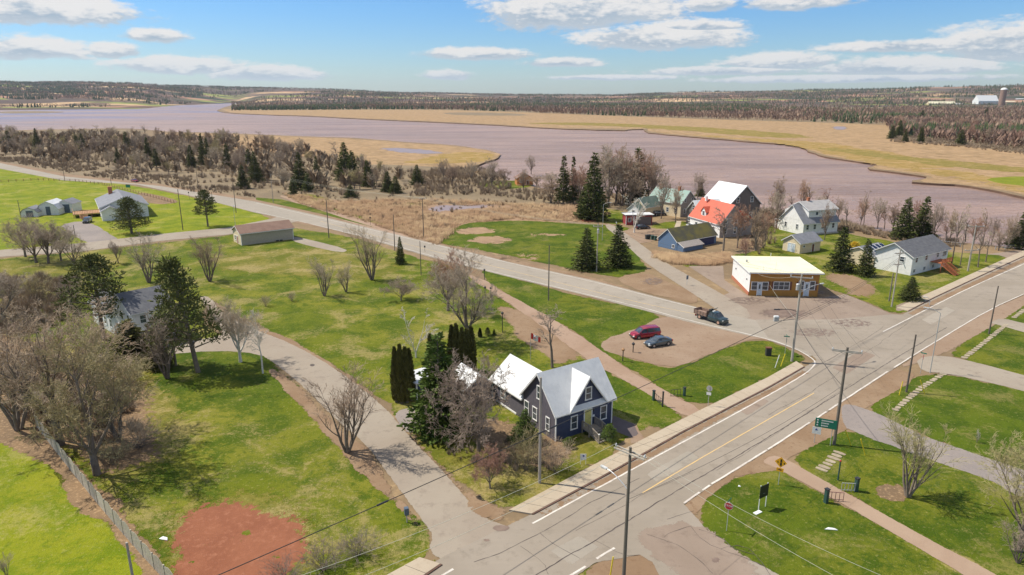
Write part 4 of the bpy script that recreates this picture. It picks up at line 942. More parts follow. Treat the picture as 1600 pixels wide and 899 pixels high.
# -- ochre shop with the flat roof
b = Bld('flat_roofed_shop', (1170, 462), -3.6, 'single-storey shop with ochre front, white side wall and pale flat roof', 'building')
b.walls(0, 13.9, 0, 14.1, 5.0, 'siding_ochre'); b.part('side_wall', MB().span(-0.07, -0.005, 0.02, 14.1, 0.75, 5.0), 'siding_white')
br = MB()
b.part('brick_base', MB().span(-0.16, -0.005, 0.0, 14.12, 0, 0.75), 'brick_red')
b.part('roof', MB().span(-0.45, 14.5, -0.6, 14.5, 5.0, 5.12), 'roof_membrane')
b.part('trim_board', MB().span(-0.49, 14.54, -0.66, -0.605, 4.86, 5.15).span(-0.5, -0.455, -0.6, 14.5, 4.86, 5.15).span(14.505, 14.55, -0.6, 14.5, 4.86, 5.15), 'trim_white')
b.window((0.95, -0.01, 1.3), FW, 1.1, 1.6, 1, 2); b.window((3.1, -0.01, 1.3), FW, 1.1, 1.6, 1, 2); b.door((2.02, -0.01, 0.1), FW, 0.8, 2.75, 'door_pale', lite=True)
b.window((6.4, -0.01, 1.45), FW, 3.1, 1.55, 3, 2)
b.window((10.4, -0.01, 1.5), FW, 0.95, 1.75, 1, 2); b.window((12.6, -0.01, 1.5), FW, 0.95, 1.75, 1, 2); b.door((11.5, -0.01, 0.1), FW, 0.85, 2.9, 'door_pale', lite=True)
for x in (3.95, 4.55, 8.3, 9.65, 13.35): b.part('shutter', MB().span(x - 0.2, x + 0.2, -0.07, -0.01, 1.35, 3.1), 'trim_brown')
b.part('roof_vent', MB().tube((1.3, 8.5, 5.1), (1.3, 8.5, 5.6), 0.22, 0.22).tube((1.3, 8.5, 5.6), (1.3, 8.5, 5.72), 0.34, 0.1), 'galvanised')
for x, y, h in ((2.8, 1.2, 1.0), (5.6, 2.2, 1.7), (6.8, 10, 1.8)): b.part('vent_pipe', MB().tube((x, y, 5.1), (x, y, 5.1 + h), 0.05, 0.05, 6), 'trim_white')
for y in (2.0, 11.0): b.part('wall_lamp', MB().box((-0.14, y, 3.0), (0.2, 0.3, 0.25)), 'plastic_dark')

# -- white house with the red deck
b = Bld('white_bungalow', (1422, 431), 33.5, 'white two-level house with charcoal roof and solar panels beside the street')
L, D = 16.5, 8.7
b.walls(0, L, 0, D, 4.55, 'siding_white', 7.0, 'x'); b.gable_roof(0, L, 0, D, 4.55, 7.0, 'shingle_charcoal', 'x', 0.5, 0.14)
for x in (1.8, 6.2, 11.5): b.window((x, -0.01, 2.9), FW, 0.95, 1.3)
for x in (1.4, 6.0, 10.0): b.window((x, -0.01, 0.55), FW, 0.9, 0.8, 2, 1)
b.window((14.8, -0.01, 2.8), FW, 1.6, 1.4, 2, 1); b.window((-0.01, 2.3, 2.9), U, 1.0, 1.1)
b.part('wall_bracket', MB().span(-0.9, -0.02, 2.2, 2.35, 3.2, 3.35), 'plastic_dark')
b.walls(-0.2, 7.5, D + 0.02, D + 7.8, 2.9, 'siding_cream', 4.6, 'x', name='annex_wall'); ar = b.gable_roof(-0.2, 7.5, D + 0.02, D + 7.8, 2.9, 4.6, 'shingle_grey', 'x', 0.35, 0.12, 'trim_white', name='annex_roof')
for k in range(4):
    x0 = 1.4 + 1.75 * k; ym = D + 0.02 + 3.89; sl = (4.6 - 2.9) / 3.89
    q = [(x0, ym - 0.5, 4.6 - 0.5 * sl + 0.22), (x0, ym - 3.4, 4.6 - 3.4 * sl + 0.22), (x0 + 1.6, ym - 3.4, 4.6 - 3.4 * sl + 0.22), (x0 + 1.6, ym - 0.5, 4.6 - 0.5 * sl + 0.22)]
    fr = MB().prism([Vector(v) for v in q], (0, 0, 0.05)).build('solar_panel', MAT['trim_white'], b.root)
    MB().prism([Vector(v) + Vector((0.1 if i < 2 else -0.1, (-1 if i in (0, 3) else 1) * 0.1, 0.052 + (-1 if i in (0, 3) else 1) * 0.1 * sl)) for i, v in enumerate(q)], (0, 0, 0.02)).build('cell_sheet', MAT['solar_cell'], fr)
dk = MB().span(8.4, 13.4, -2.6, -0.03, 2.15, 2.3)
for x in (8.5, 10.9, 13.3): dk.box((x, -2.5, 1.1), (0.16, 0.16, 2.2))
for x in (8.5, 9.7, 10.9, 12.1, 13.3): dk.box((x, -2.55, 2.75), (0.1, 0.1, 1.0))
dk.span(8.4, 13.4, -2.6, -2.52, 3.15, 3.25)
for k in range(24): dk.box((8.6 + k * 0.2, -2.56, 2.72), (0.05, 0.05, 0.8))
dk = b.part('deck', dk, 'deck_red')
sr = MB()
for k in range(12): sr.span(8.4 + 0, 9.9, -2.62 - 0.28 * (k + 1), -2.62 - 0.28 * k, 1.98 - 0.17 * k, 2.06 - 0.17 * k)
for x in (8.38, 9.92):
    sr.prism([(x - .03, -2.6, 2.1), (x - .03, -6.0, 0.0), (x - .03, -5.6, 0.0), (x - .03, -2.6, 1.8)], (0.06, 0, 0)); sr.prism([(x - .03, -2.6, 3.2), (x - .03, -6.0, 1.05), (x - .03, -6.0, 0.93), (x - .03, -2.6, 3.05)], (0.06, 0, 0))
    for k in range(14): sr.box((x, -2.7 - k * 0.25, 2.5 - k * 0.155), (0.09, 0.06, 1.05))
sr.build('stairs', MAT['deck_red'], dk)

# -- two-storey white house and its shed
b = Bld('two_storey_house', (1254, 368), 20.0, 'white house with dark lower roof and pale-roofed upper storey by the river')
L, D = 13.0, 10.0
b.walls(0, L, 0, D, 3.7, 'siding_white', 8.4, 'x'); b.gable_roof(0, L, 0, D, 3.7, 8.4, 'shingle_grey', 'x', 0.45)
b.walls(2.6, L - 0.1, 1.2, D - 1.0, 7.3, 'siding_white', 9.2, 'x', name='upper_wall', z0=3.7); b.gable_roof(2.6, L - 0.1, 1.2, D - 1.0, 7.3, 9.2, 'shingle_lightgrey', 'x', 0.55, name='upper_roof')
b.part('upper_gable', MB().prism([(-0.03, 1.6, 4.2), (-0.03, D - 1.6, 4.2), (-0.03, D - 1.6, 6.6), (-0.03, D / 2, 8.2), (-0.03, 1.6, 6.6)][:3] + [(-0.03, D / 2, 8.2)], (-0.01, 0, 0)), 'siding_white')
b.chimney(5.5, 5.2, 8.7, 10.2, 0.7)
for x in (1.5, 4.2, 7.2, 11.2): b.window((x, -0.01, 1.6), FW, 0.85, 1.4)
b.window((5.6, 1.18, 5.6), FW, 0.9, 0.9, 1, 1); b.window((9.6, 1.18, 5.6), FW, 0.9, 0.9, 1, 1)
b.window((-0.01, 2.6, 1.5), U, 0.8, 1.4); b.window((-0.01, 7.4, 1.5), U, 0.8, 1.4)
b.part('porch_base', MB().span(0.2, L - 0.2, -0.8, -0.02, 0.0, 0.4), 'concrete')
b.walls(1.0, 4.5, D + 0.02, D + 3.4, 2.6, 'siding_white', name='porch_wall'); b.part('porch_roof', MB().span(0.7, 4.8, D + 0.02, D + 3.7, 2.6, 2.75), 'metal_roof_bright')
b = Bld('yellow_shed', (1249, 397), 30, 'cream gabled shed with pale double doors below the two-storey house', 'shed')
b.walls(0, 8.2, 0, 5.4, 2.9, 'siding_cream', 4.6, 'x'); b.gable_roof(0, 8.2, 0, 5.4, 2.9, 4.6, 'shingle_grey', 'x', 0.4)
b.door((-0.01, 2.1, 0.1), U, 1.0, 2.2, 'door_pale', knob=False); b.door((-0.01, 3.2, 0.1), U, 1.0, 2.2, 'door_pale', knob=False); b.door((5.2, -0.01, 0.1), FW, 0.9, 2.0, 'trim_brown'); b.window((1.5, -0.01, 1.6), FW, 0.7, 0.5, 1, 1)

# -- orange-roofed house, big white-roofed house, green-roofed house, barn, red shed
b = Bld('orange_roofed_house', (1124, 372), 19, 'cream and grey house with bright orange-red roof and a small white dormer')
W_, D_ = 8.4, 15.5
b.walls(0, W_, 0, D_, 4.3, 'siding_grey', 9.4, 'y'); rf = b.gable_roof(0, W_, 0, D_, 4.3, 9.4, 'roof_orange', 'y', 0.45)
b.part('side_wall', MB().span(-0.06, -0.005, 0.05, D_, 0, 4.3), 'siding_white')
dm = MB().prism([(0.55, 8.3, 4.8), (0.55, 10.7, 4.8), (0.55, 10.7, 6.3), (0.55, 9.5, 7.6), (0.55, 8.3, 6.3)], (3.2, 0, 0)); b.part('dormer_wall', dm, 'siding_white')
dr = MB()
for sg in (-1, 1): dr.prism([(0.3, 9.5, 7.65), (0.3, 9.5 + sg * 1.5, 6.05), (0.3, 9.5 + sg * 1.5, 6.2), (0.3, 9.5, 7.8)], (3.4, 0, 0))
b.part('dormer_roof', dr, 'roof_orange'); b.window((0.54, 9.5, 5.2), U, 0.9, 1.2)
for x in (1.8, 5.2): b.window((x, -0.01, 1.1), FW, 0.95, 1.5); b.window((x, -0.01, 4.3), FW, 0.95, 1.3)
for y in (3, 8, 12): b.window((-0.07, y, 1.3), U, 1.0, 1.4)
b.walls(W_ + 0.02, W_ + 3.4, 1.0, 5.5, 4.4, 'siding_grey', name='side_wall'); b.part('side_roof', MB().prism([(W_, 0.7, 7.0), (W_ + 3.9, 0.7, 4.5), (W_ + 3.9, 0.7, 4.65), (W_, 0.7, 7.15)], (0, 5.2, 0)), 'roof_orange')
b.chimney(3.2, 12.4, 9.0, 10.3, 0.6, 'trim_white')
b = Bld('shingled_house', (1136, 353), 22, 'large dark-shingled house with gleaming white metal roof behind the orange-roofed one')
b.walls(0, 12.5, 0, 13.0, 6.6, 'siding_dark', 12.4, 'y'); b.gable_roof(0, 12.5, 0, 13.0, 6.6, 12.4, 'metal_roof_bright', 'y', 0.45)
b.walls(-9.5, -0.02, 2.0, 8.6, 4.6, 'siding_dark', 7.8, 'x', name='wing_wall'); b.gable_roof(-9.5, -0.02, 2.0, 8.6, 4.6, 7.8, 'metal_roof_bright', 'x', 0.4, name='wing_roof')
for x in (3.5, 9.0): b.window((x, -0.01, 7.2), FW, 1.0, 1.7); b.window((x, -0.01, 2.2), FW, 1.0, 1.6)
b.window((-9.52, 5.3, 4.9), U, 1.0, 1.5); b.window((-9.52, 3.6, 1.2), U, 1.0, 1.6); b.window((-9.52, 7.0, 1.2), U, 1.0, 1.6)
b.part('roof_vent', MB().span(2.5, 2.9, 1.6, 2.7, 8.2, 8.9), 'plastic_dark')
b = Bld('green_roofed_house', (1063, 340), 40, 'pale farmhouse with long weathered green metal roof near the river bank')
b.walls(-0.0, 8.5, 0, 14.0, 4.9, 'siding_grey', 8.6, 'y'); b.gable_roof(0, 8.5, 0, 14.0, 4.9, 8.6, 'roof_green', 'y', 0.4)
b.walls(-8.6, -0.02, 8.2, 14.0, 3.4, 'siding_cream', 6.2, 'x', name='wing_wall'); b.gable_roof(-8.6, -0.02, 8.2, 14.0, 3.4, 6.2, 'roof_green_old', 'x', 0.35, name='wing_roof')
b.walls(-11.5, -8.62, 8.6, 13.6, 2.6, 'siding_white', 4.6, 'x', name='porch_wall'); b.gable_roof(-11.5, -8.62, 8.6, 13.6, 2.6, 4.6, 'roof_green_old', 'x', 0.3, name='porch_roof')
b.part('side_wall', MB().span(-0.07, -0.01, 0.05, 8.0, 0, 4.9), 'siding_cream')
b.chimney(4.0, 4.0, 8.2, 9.8, 0.8); b.chimney(4.0, 12.0, 8.2, 9.8, 0.8)
for x in (2.2, 6.2): b.window((x, -0.01, 1.2), FW, 0.95, 1.5); b.window((x, -0.01, 5.0), FW, 0.9, 1.1)
for y in (2.0, 5.5): b.window((-0.08, y, 1.4), U, 0.95, 1.4)
b.window((-11.53, 11.1, 1.1), U, 1.0, 1.2)
b = Bld('blue_barn', (1057, 392), 36, 'low blue barn with long sagging mossy dark roof and white trim', 'barn')
L, D = 16.5, 6.6
b.walls(0, L, 0, D, 2.5, 'siding_barnblue', 5.4, 'x'); b.gable_roof(0, L, 0, D, 2.5, 5.4, 'roof_mossy', 'x', 0.3)
b.part('lean_to', MB().prism([(0.1, -2.2, -.1), (0.1, -0.02, -.1), (0.1, -0.02, 2.3), (0.1, -2.2, 1.25)], (8.0, 0, 0)), 'siding_barnblue')
b.part('lean_to_roof', MB().prism([(0.0, -2.5, 1.15), (0.0, -0.3, 2.24), (0.0, -0.3, 2.34), (0.0, -2.5, 1.25)], (8.4, 0, 0)), 'siding_grey')
b.part('cart_opening', MB().span(8.8, 15.5, -0.06, -0.01, 0.1, 2.0), 'siding_navy'); b.window((-0.01, 1.2, 0.6), U, 0.7, 0.8, 1, 1)
b.part('trim_board', MB().prism([(-0.05, -2.55, 1.05), (-0.05, -0.3, 2.18), (-0.05, -0.3, 2.36), (-0.05, -2.55, 1.23)], (0.04, 0, 0)), 'trim_white')
b = Bld('red_shed', (978, 352), 4, 'dark red shed with flat white roof at the head of the side road', 'shed')
b.walls(0, 8.5, 0, 5.2, 3.0, 'siding_red'); b.part('roof', MB().prism([(-0.4, -0.5, 3.25), (9.0, -0.5, 3.25), (9.0, 5.6, 3.02), (-0.4, 5.6, 3.02)], (0, 0, 0.16)), 'metal_roof_bright'); b.corner([(0, 0), (2.6, -0.02)], 2.95, w=0.2)
b.window((1.1, -0.01, 1.1), FW, 0.8, 1.1); b.part('garage_opening', MB().span(3.1, 8.2, -0.05, -0.005, 0.05, 2.6), 'siding_dark')
b = Bld('orange_cabin', (808, 290), 10, 'small orange-brown wooden cabin standing among brush near the river', 'cabin')
b.walls(0, 7.4, 0, 6.0, 3.3, 'siding_orange_wood', 5.4, 'y'); b.gable_roof(0, 7.4, 0, 6.0, 3.3, 5.4, 'shingle_rust', 'y', 0.5, trim=None); b.window((1.8, -0.01, 1.2), FW, 1.0, 1.0); b.door((5.0, -0.01, 0.1), FW, 1.0, 2.1, 'trim_brown')
b.part('porch', MB().span(0, 7.4, -2.0, -0.02, 0.2, 0.35).span(0.1, 7.3, -2.0, -1.95, 1.1, 1.2), 'deck_wood')

# -- left: white bungalow, three sheds, garage
b = Bld('ranch_house', (160, 344), -8, 'white bungalow with grey roof and tall brick chimney beyond the gravel yard')
b.root.rotation_euler[2] = math.radians(33)
L, D = 14.0, 25.0
b.walls(0, L, 0, D, 4.1, 'siding_white', 6.9, 'y'); b.gable_roof(0, L, 0, D, 4.1, 6.9, 'shingle_grey', 'y', 0.5)
b.walls(-0.02, 5.4, -3.0, -0.02, 3.2, 'siding_white', 4.6, 'y', name='porch_wall'); b.gable_roof(-0.02, 5.4, -3.0, -0.02, 3.2, 4.6, 'shingle_grey', 'y', 0.35, name='porch_roof')
b.chimney(4.5, 21, 5.4, 8.4, 1.3)
for y in (2.5, 6.5, 12, 16, 18.5): b.window((-0.01, y, 2.3), U, 0.9, 1.3)
for y in (2.5, 7.0): b.window((-0.01, y, 0.4), U, 0.8, 0.8, 1, 1)
dk = MB().span(-8.0, -0.05, 8.5, 16.5, 1.15, 1.35)
for x in (-7.8, -5.2, -2.6):
    for y in (8.6, 12.5, 16.4): dk.box((x, y, 0.6), (0.2, 0.2, 1.2))
for k in range(17): dk.box((-8.0 + k * 0.48, 8.55, 1.9), (0.1, 0.1, 1.1))
dk.span(-8.0, -0.05, 8.5, 8.62, 2.35, 2.5); dk.span(-8.05, -7.95, 8.5, 16.5, 2.35, 2.5)
for k in range(8): dk.span(-6.2, -4.0, 8.4 - 0.4 * (k + 1), 8.4 - 0.4 * k, 1.0 - 0.14 * k, 1.1 - 0.14 * k)
for x in (-6.2, -4.0): dk.prism([(x, 8.5, 2.4), (x, 5.2, 1.0), (x, 5.2, 0.8), (x, 8.5, 2.2)], (0.12, 0, 0))
b.part('deck', dk, 'deck_wood')
b = Bld('gable_shed', (97, 332), 6, 'white-fronted shed with dark grey double door, nearest to the wooden deck', 'shed')
b.root.location = (*G(89, 333).xy, 0)
b.walls(0, 5.4, 0, 6.5, 3.1, 'siding_white', 4.4, 'y'); b.gable_roof(0, 5.4, 0, 6.5, 3.1, 4.4, 'shingle_grey', 'y', 0.25)
b.door((2.9, -0.01, 0.1), FW, 3.4, 2.9, 'door_slate', knob=False)
b = Bld('barrel_roofed_shed', (59, 337), 10, 'white shed with rounded gambrel roof standing between the other two', 'shed')
def gambrel(b, W_, D_, mat_w, mat_r, e=1.7, k=3.1, r=4.1):
    P = [(0, e), (W_ * .16, k), (W_ / 2, r), (W_ * .84, k), (W_, e)]
    b.part('wall', MB().prism([(0, 0, -.1), (W_, 0, -.1)] + [(x, 0, z) for x, z in P[::-1]], (0, D_, 0)), mat_w)
    rf = MB()
    for (x0, z0), (x1, z1) in zip(P[:-1], P[1:]): rf.prism([(x0 - (.15 if x0 == 0 else 0), -0.25, z0 + .03), (x1 + (.15 if x1 == W_ else 0), -0.25, z1 + .03), (x1 + (.15 if x1 == W_ else 0), -0.25, z1 + .16), (x0 - (.15 if x0 == 0 else 0), -0.25, z0 + .16)], (0, D_ + 0.5, 0))
    b.part('roof', rf, mat_r)
gambrel(b, 6.8, 8.0, 'siding_white', 'metal_roof_bright', 1.9, 3.6, 4.7); b.door((3.6, -0.01, 0.1), FW, 1.5, 2.9, 'door_slate', knob=False)
b = Bld('low_shed', (33, 340), 12, 'smallest white shed with dark door at the left end of the row', 'shed')
gambrel(b, 5.2, 6.0, 'siding_white', 'shingle_grey', 1.4, 2.5, 3.2); b.door((2.8, -0.01, 0.1), FW, 2.2, 2.1, 'door_slate', knob=False)
b = Bld('long_garage', (378, 384), 37.4, 'long beige garage with rust-brown gable roof beside the side lane', 'garage')
b.walls(0, 14.6, 0, 7.4, 3.4, 'siding_beige', 5.0, 'x'); b.gable_roof(0, 14.6, 0, 7.4, 3.4, 5.0, 'shingle_rust', 'x', 0.45)
b.part('gable_face', MB().prism([(-0.01, 0.05, 0), (-0.01, 7.35, 0), (-0.01, 7.35, 3.4), (-0.01, 3.7, 4.95), (-0.01, 0.05, 3.4)], (-0.05, 0, 0)), 'siding_cream')
b.door((-0.06, 3.3, 0.1), U, 0.95, 2.1, 'door_red'); b.window((-0.07, 5.2, 0.9), U, 0.8, 1.2); b.corner([(0, 0), (14.6, 0)], 3.3)
for x in (9.5, 10.6): b.part('window_well', MB().span(x, x + 0.7, -0.4, -0.02, 0, 0.35), 'plastic_dark')
# -- big white house among the pines
b = Bld('white_farmhouse', (238, 540), 30, 'tall white house with dark hipped roof half hidden by pines')
b.walls(0, 6.5, 0, 9.0, 6.0, 'siding_white', 8.4, 'x'); b.gable_roof(0, 6.5, 0, 9.0, 6.0, 8.4, 'shingle_charcoal', 'x', 0.4)
b.root.location = (*G(214, 544).xy, 0); b.root.rotation_euler[2] = math.radians(48)
b.walls(-0.02, 4.4, 9.02, 20.0, 4.2, 'siding_white', 6.2, 'y', name='wing_wall'); b.gable_roof(-0.02, 4.4, 9.02, 20.0, 4.2, 6.2, 'shingle_charcoal', 'y', 0.4, name='wing_roof')
for y in (1.8, 4.5, 7.2): b.window((-0.01, y, 1.2), U, 0.9, 1.5); b.window((-0.01, y, 4.0), U, 0.9, 1.3)
for y in (10.8, 13.4, 16.0, 18.4): b.window((-0.03, y, 1.2), U, 0.9, 1.4)
for x in (1.6, 4.8): b.window((x, -0.01, 1.2), FW, 0.9, 1.5); b.window((x, -0.01, 4.0), FW, 0.9, 1.3)
# -- the far farm
def far_b(name, x, y, w_, d_, h_, r_, wm, rm, label, axis='x', cat='barn', ang=0):
    b = Bld(name, (x, y), ang, label, cat)
    b.walls(0, w_, 0, d_, h_, wm, r_, axis); b.gable_roof(0, w_, 0, d_, h_, r_, rm, axis, 0.5, 0.3, None); return b
far_b('dairy_barn', 1528, 166, 80, 40, 20, 42, 'siding_white', 'metal_roof_bright', 'big white gambrel-like barn on the far farm', 'x')
far_b('long_barn', 1452, 166, 105, 22, 10, 18, 'siding_cream', 'roof_membrane', 'long low pale barn at the left end of the far farm')
far_b('farmhouse', 1494, 166, 26, 16, 7, 12, 'siding_white', 'shingle_lightgrey', 'small white farmhouse between the far barns', cat='house')
far_b('long_barn', 1569, 165, 50, 20, 10, 18, 'siding_cream', 'roof_membrane', 'low cream-roofed barn right of the far silo')
far_b('cattle_barn', 1589, 164, 60, 30, 18, 28, 'siding_white', 'metal_roof_bright', 'white barn cut by the right edge of the far farm')
far_b('farmhouse', 1394, 158, 20, 18, 14, 26, 'siding_white', 'shingle_lightgrey', 'lone pale house among dark trees on the far rise', cat='house')
far_b('farmhouse', 1120, 152, 60, 30, 16, 30, 'siding_white', 'metal_roof_bright', 'tiny pale farm on the horizon above the river bend', cat='house')
far_b('farmhouse', 857, 151, 60, 30, 26, 44, 'siding_white', 'metal_roof_bright', 'tiny white house on the tan hill at the horizon', cat='house')
p = G(1564, 167)
r = empty('silo', (p.x, p.y, 0), 0, 'tall brown silo with pale domed cap beside the big white barn', 'silo')
MB().tube((0, 0, 0), (0, 0, 62), 11, 11, 20).build('tower', MAT['silo_brown'], r)
d = MB(); 
for k in range(5): a0, a1 = math.pi / 2 * k / 5, math.pi / 2 * (k + 1) / 5; d.tube((0, 0, 62 + 8 * math.sin(a0)), (0, 0, 62 + 8 * math.sin(a1)), 11.6 * math.cos(a0), max(0.1, 11.6 * math.cos(a1)), 20)
d.build('dome', MAT['siding_white'], r)

# ------------------------------------------------------------------ vehicles
def car(name, loc, ang, body_mat, stations, label, wheelx, cat='car', glass_from_to=None, width=1.85, wr=0.33, rimm='rim', extra=None):
    """stations: (x, z_low, z_belt, z_top, halfwidth at belt, halfwidth at top); the cabin is where z_top > z_belt"""
    root = empty(name, (loc[0], loc[1], 0.06), ang, label, cat)
    def ring(st):
        x, zl, zb, zt, wb, wt = st
        return [(x, -wb * .93, zl), (x, -wb, zl + (zb - zl) * .35), (x, -wb * .985, zb - 0.12), (x, -wb * .93, zb), (x, -wb * 0.5, zb + 0.035), (x, 0, zb + 0.045), (x, wb * 0.5, zb + 0.035), (x, wb * .93, zb), (x, wb * .985, zb - 0.12), (x, wb, zl + (zb - zl) * .35), (x, wb * .93, zl)]
    rs = [ring(s_) for s_ in stations]; k = len(rs[0]); mb = MB()
    vs = [v for r_ in rs for v in r_]; fs = []
    for i in range(len(rs) - 1):
        for j in range(k): fs.append((i * k + j, i * k + (j + 1) % k, (i + 1) * k + (j + 1) % k, (i + 1) * k + j))
    fs += [tuple(range(k)), tuple((len(rs) - 1) * k + j for j in range(k))][0:2]
    mb.add(vs, fs); bo = mb.build('body', MAT[body_mat], root, smooth=True)
    md = bo.modifiers.new('edge_split', 'EDGE_SPLIT'); md.split_angle = math.radians(38)
    cab = [s_ for s_ in stations if s_[3] > s_[2] + 0.02]
    # cabin: glass faces and painted roof with pillars
    ci = [i for i, s_ in enumerate(stations) if s_[3] > s_[2] + 0.02]
    i0, i1 = ci[0] - 1, ci[-1] + 1
    lo = lambda s_, sg: Vector((s_[0], sg * s_[4] * .93, s_[2] + 0.0)); hi_ = lambda s_, sg: Vector((s_[0], sg * s_[5], s_[3]))
    f, rr_ = stations[ci[-1]], stations[ci[0]]; F, R = stations[i1], stations[i0]
    g = MB().add([lo(F, -1) + Vector((0, .05, 0.02)), lo(F, 1) + Vector((0, -.05, 0.02)), hi_(f, 1), hi_(f, -1)], [(0, 1, 2, 3)]); g.build('windscreen', MAT['window_glass'], root)
    g = MB().add([lo(R, 1) + Vector((0, -.05, 0.02)), lo(R, -1) + Vector((0, .05, 0.02)), hi_(rr_, -1), hi_(rr_, 1)], [(0, 1, 2, 3)]); g.build('rear_window', MAT['window_glass'], root)
    for sg in (-1, 1):
        pl = [lo(stations[i], sg) for i in range(i0, i1 + 1)]; pu = [hi_(stations[i], sg) for i in ci][::-1]
        MB().add(pl + pu, [tuple(range(len(pl) + len(pu)))]).build('side_window', MAT['window_glass'], root)
        pil = MB()
        for a_, b_ in ((lo(F, sg), hi_(f, sg)), (lo(R, sg), hi_(rr_, sg))): pil.tube(a_, b_, 0.045, 0.045, 4)
        for i in ci[1:-1]: pil.tube(lo(stations[i], sg), hi_(stations[i], sg), 0.04, 0.04, 4)
        for i in range(len(ci) - 1): pil.tube(hi_(stations[ci[i]], sg), hi_(stations[ci[i + 1]], sg), 0.05, 0.05, 4)
        pil.build('pillar', MAT[body_mat], root)
    rv_ = []; rf_ = []
    for s_ in [stations[i] for i in ci]: rv_ += [(s_[0], -s_[5], s_[3]), (s_[0], -s_[5] * .5, s_[3] + .045), (s_[0], s_[5] * .5, s_[3] + .045), (s_[0], s_[5], s_[3])]
    for i in range(len(ci) - 1):
        for j in range(3): rf_.append((i * 4 + j, i * 4 + j + 1, i * 4 + j + 5, i * 4 + j + 4))
    n_ = len(rv_); rv_ += [(x, y * 1.0, z - 0.06) for x, y, z in rv_]; rf_ += [tuple(q + n_ for q in f_[::-1]) for f_ in rf_]
    MB().add(rv_, rf_).build('roof', MAT[body_mat], root, smooth=True)
    hw = max(s_[4] for s_ in stations)
    for x in wheelx:
        for sg in (-1, 1):
            w_ = MB().tube((x, sg * (hw - 0.2), wr), (x, sg * (hw + 0.02), wr), wr, wr, 18).build('wheel', MAT['tyre'], root)
            MB().tube((x, sg * (hw + 0.0), wr), (x, sg * (hw + 0.035), wr), wr * .66, wr * .6, 12).build('rim', MAT[rimm], w_)
            ar = MB().tube((x, sg * (hw - 0.06), wr + 0.02), (x, sg * (hw + 0.008), wr + 0.02), wr + 0.07, wr + 0.07, 18); ar.build('wheel_arch', MAT['plastic_dark'], root)
    xf, xr = stations[-1][0], stations[0][0]; zf = stations[-2][2]
    for sg in (-1, 1):
        MB().box((xf - 0.12, sg * hw * .72, zf - 0.16), (0.26, 0.36, 0.16)).build('headlight', MAT['headlight'], root, bevel=0.03)
        MB().box((xr + 0.05, sg * hw * .82, stations[1][2] - 0.18), (0.14, 0.24, 0.26)).build('tail_light', MAT['sign_red'], root)
        MB().box((F[0] - 0.35, sg * (hw + 0.1), F[2] + 0.1), (0.12, 0.2, 0.14)).build('mirror', MAT[body_mat], root, bevel=0.03)
    MB().box((xf - 0.02, 0, zf - 0.26), (0.08, hw * 0.9, 0.2)).build('grille', MAT['plastic_dark'], root)
    MB().box((xf - 0.06, 0, 0.36), (0.2, hw * 1.8, 0.2)).build('bumper', MAT['plastic_dark' if rimm != 'chrome' else 'chrome'], root, bevel=0.03)
    MB().box((xr + 0.06, 0, 0.42), (0.16, hw * 1.75, 0.2)).build('bumper', MAT['plastic_dark'], root, bevel=0.03)
    for sg in (-1, 1): MB().box(((wheelx[0] + wheelx[1]) / 2 - 0.1, sg * hw * 0.985, 0.78), (0.1, 0.04, 0.03)).build('door_handle', MAT['chrome'], root)
    return root
SEDAN = [(-2.32, .38, .78, .78, .72, 0), (-2.2, .3, .98, .98, .84, 0), (-1.75, .24, 1.02, 1.02, .89, 0), (-0.95, .22, 1.0, 1.36, .91, .6), (-0.1, .22, .97, 1.44, .92, .64), (0.45, .22, .95, 1.38, .92, .62), (1.15, .22, .93, .93, .91, 0), (1.9, .25, .80, .80, .87, 0), (2.25, .32, .66, .66, .72, 0), (2.33, .38, .56, .56, .6, 0)]
VAN = [(-2.55, .38, 1.05, 1.05, .82, 0), (-2.48, .3, 1.12, 1.12, .93, 0), (-2.3, .26, 1.14, 1.74, .98, .76), (-1.2, .24, 1.10, 1.80, .99, .80), (0.0, .24, 1.06, 1.80, .99, .80), (0.75, .24, 1.03, 1.70, .99, .76), (1.55, .24, 1.02, 1.02, .97, 0), (2.25, .27, .86, .86, .9, 0), (2.5, .34, .72, .72, .74, 0), (2.58, .4, .6, .6, .62, 0)]
SUV = [(-2.3, .4, 1.0, 1.0, .8, 0), (-2.22, .35, 1.08, 1.08, .9, 0), (-2.0, .3, 1.08, 1.62, .94, .74), (-0.9, .28, 1.06, 1.7, .95, .76), (0.1, .28, 1.04, 1.7, .95, .76), (0.6, .28, 1.02, 1.62, .95, .74), (1.2, .28, 1.02, 1.02, .94, 0), (2.0, .3, .92, .92, .88, 0), (2.3, .38, .76, .76, .72, 0)]
def yaw(a, b_):
    p, q = G(*a), G(*b_); return math.atan2(q.y - p.y, q.x - p.x)
p = (G(989, 537) + G(1023, 523)) / 2
car('minivan', (p.x + 0.3, p.y + 0.9), yaw((1026, 524), (986, 533)) - 0.25, 'paint_car_red', VAN, 'dark red minivan parked on the gravel lot, behind the grey sedan', (-1.55, 1.6), 'van')
p = (G(1012, 545) + G(1046, 538)) / 2
car('sedan', (p.x, p.y + 0.5), yaw((1046, 536), (1014, 545)) - 0.18, 'paint_car_slate', SEDAN, 'slate grey sedan parked on the gravel lot beside the red minivan', (-1.4, 1.45), 'car')
p = G(134, 349); car('suv', (p.x, p.y + 1.0), math.radians(-75), 'paint_car_dark', SUV, 'dark hatchback parked on the gravel yard before the bungalow', (-1.4, 1.4), 'car')
p = G(209, 285); car('sedan', (p.x, p.y + 1.0), math.radians(-38), 'paint_car_red', SEDAN, 'red car driving on the country road beyond the green sign', (-1.4, 1.45), 'car')
p = G(1004, 358); car('sedan', (p.x, p.y), math.radians(15), 'paint_car_dark', SEDAN, 'black car parked in front of the red shed', (-1.4, 1.45), 'car')
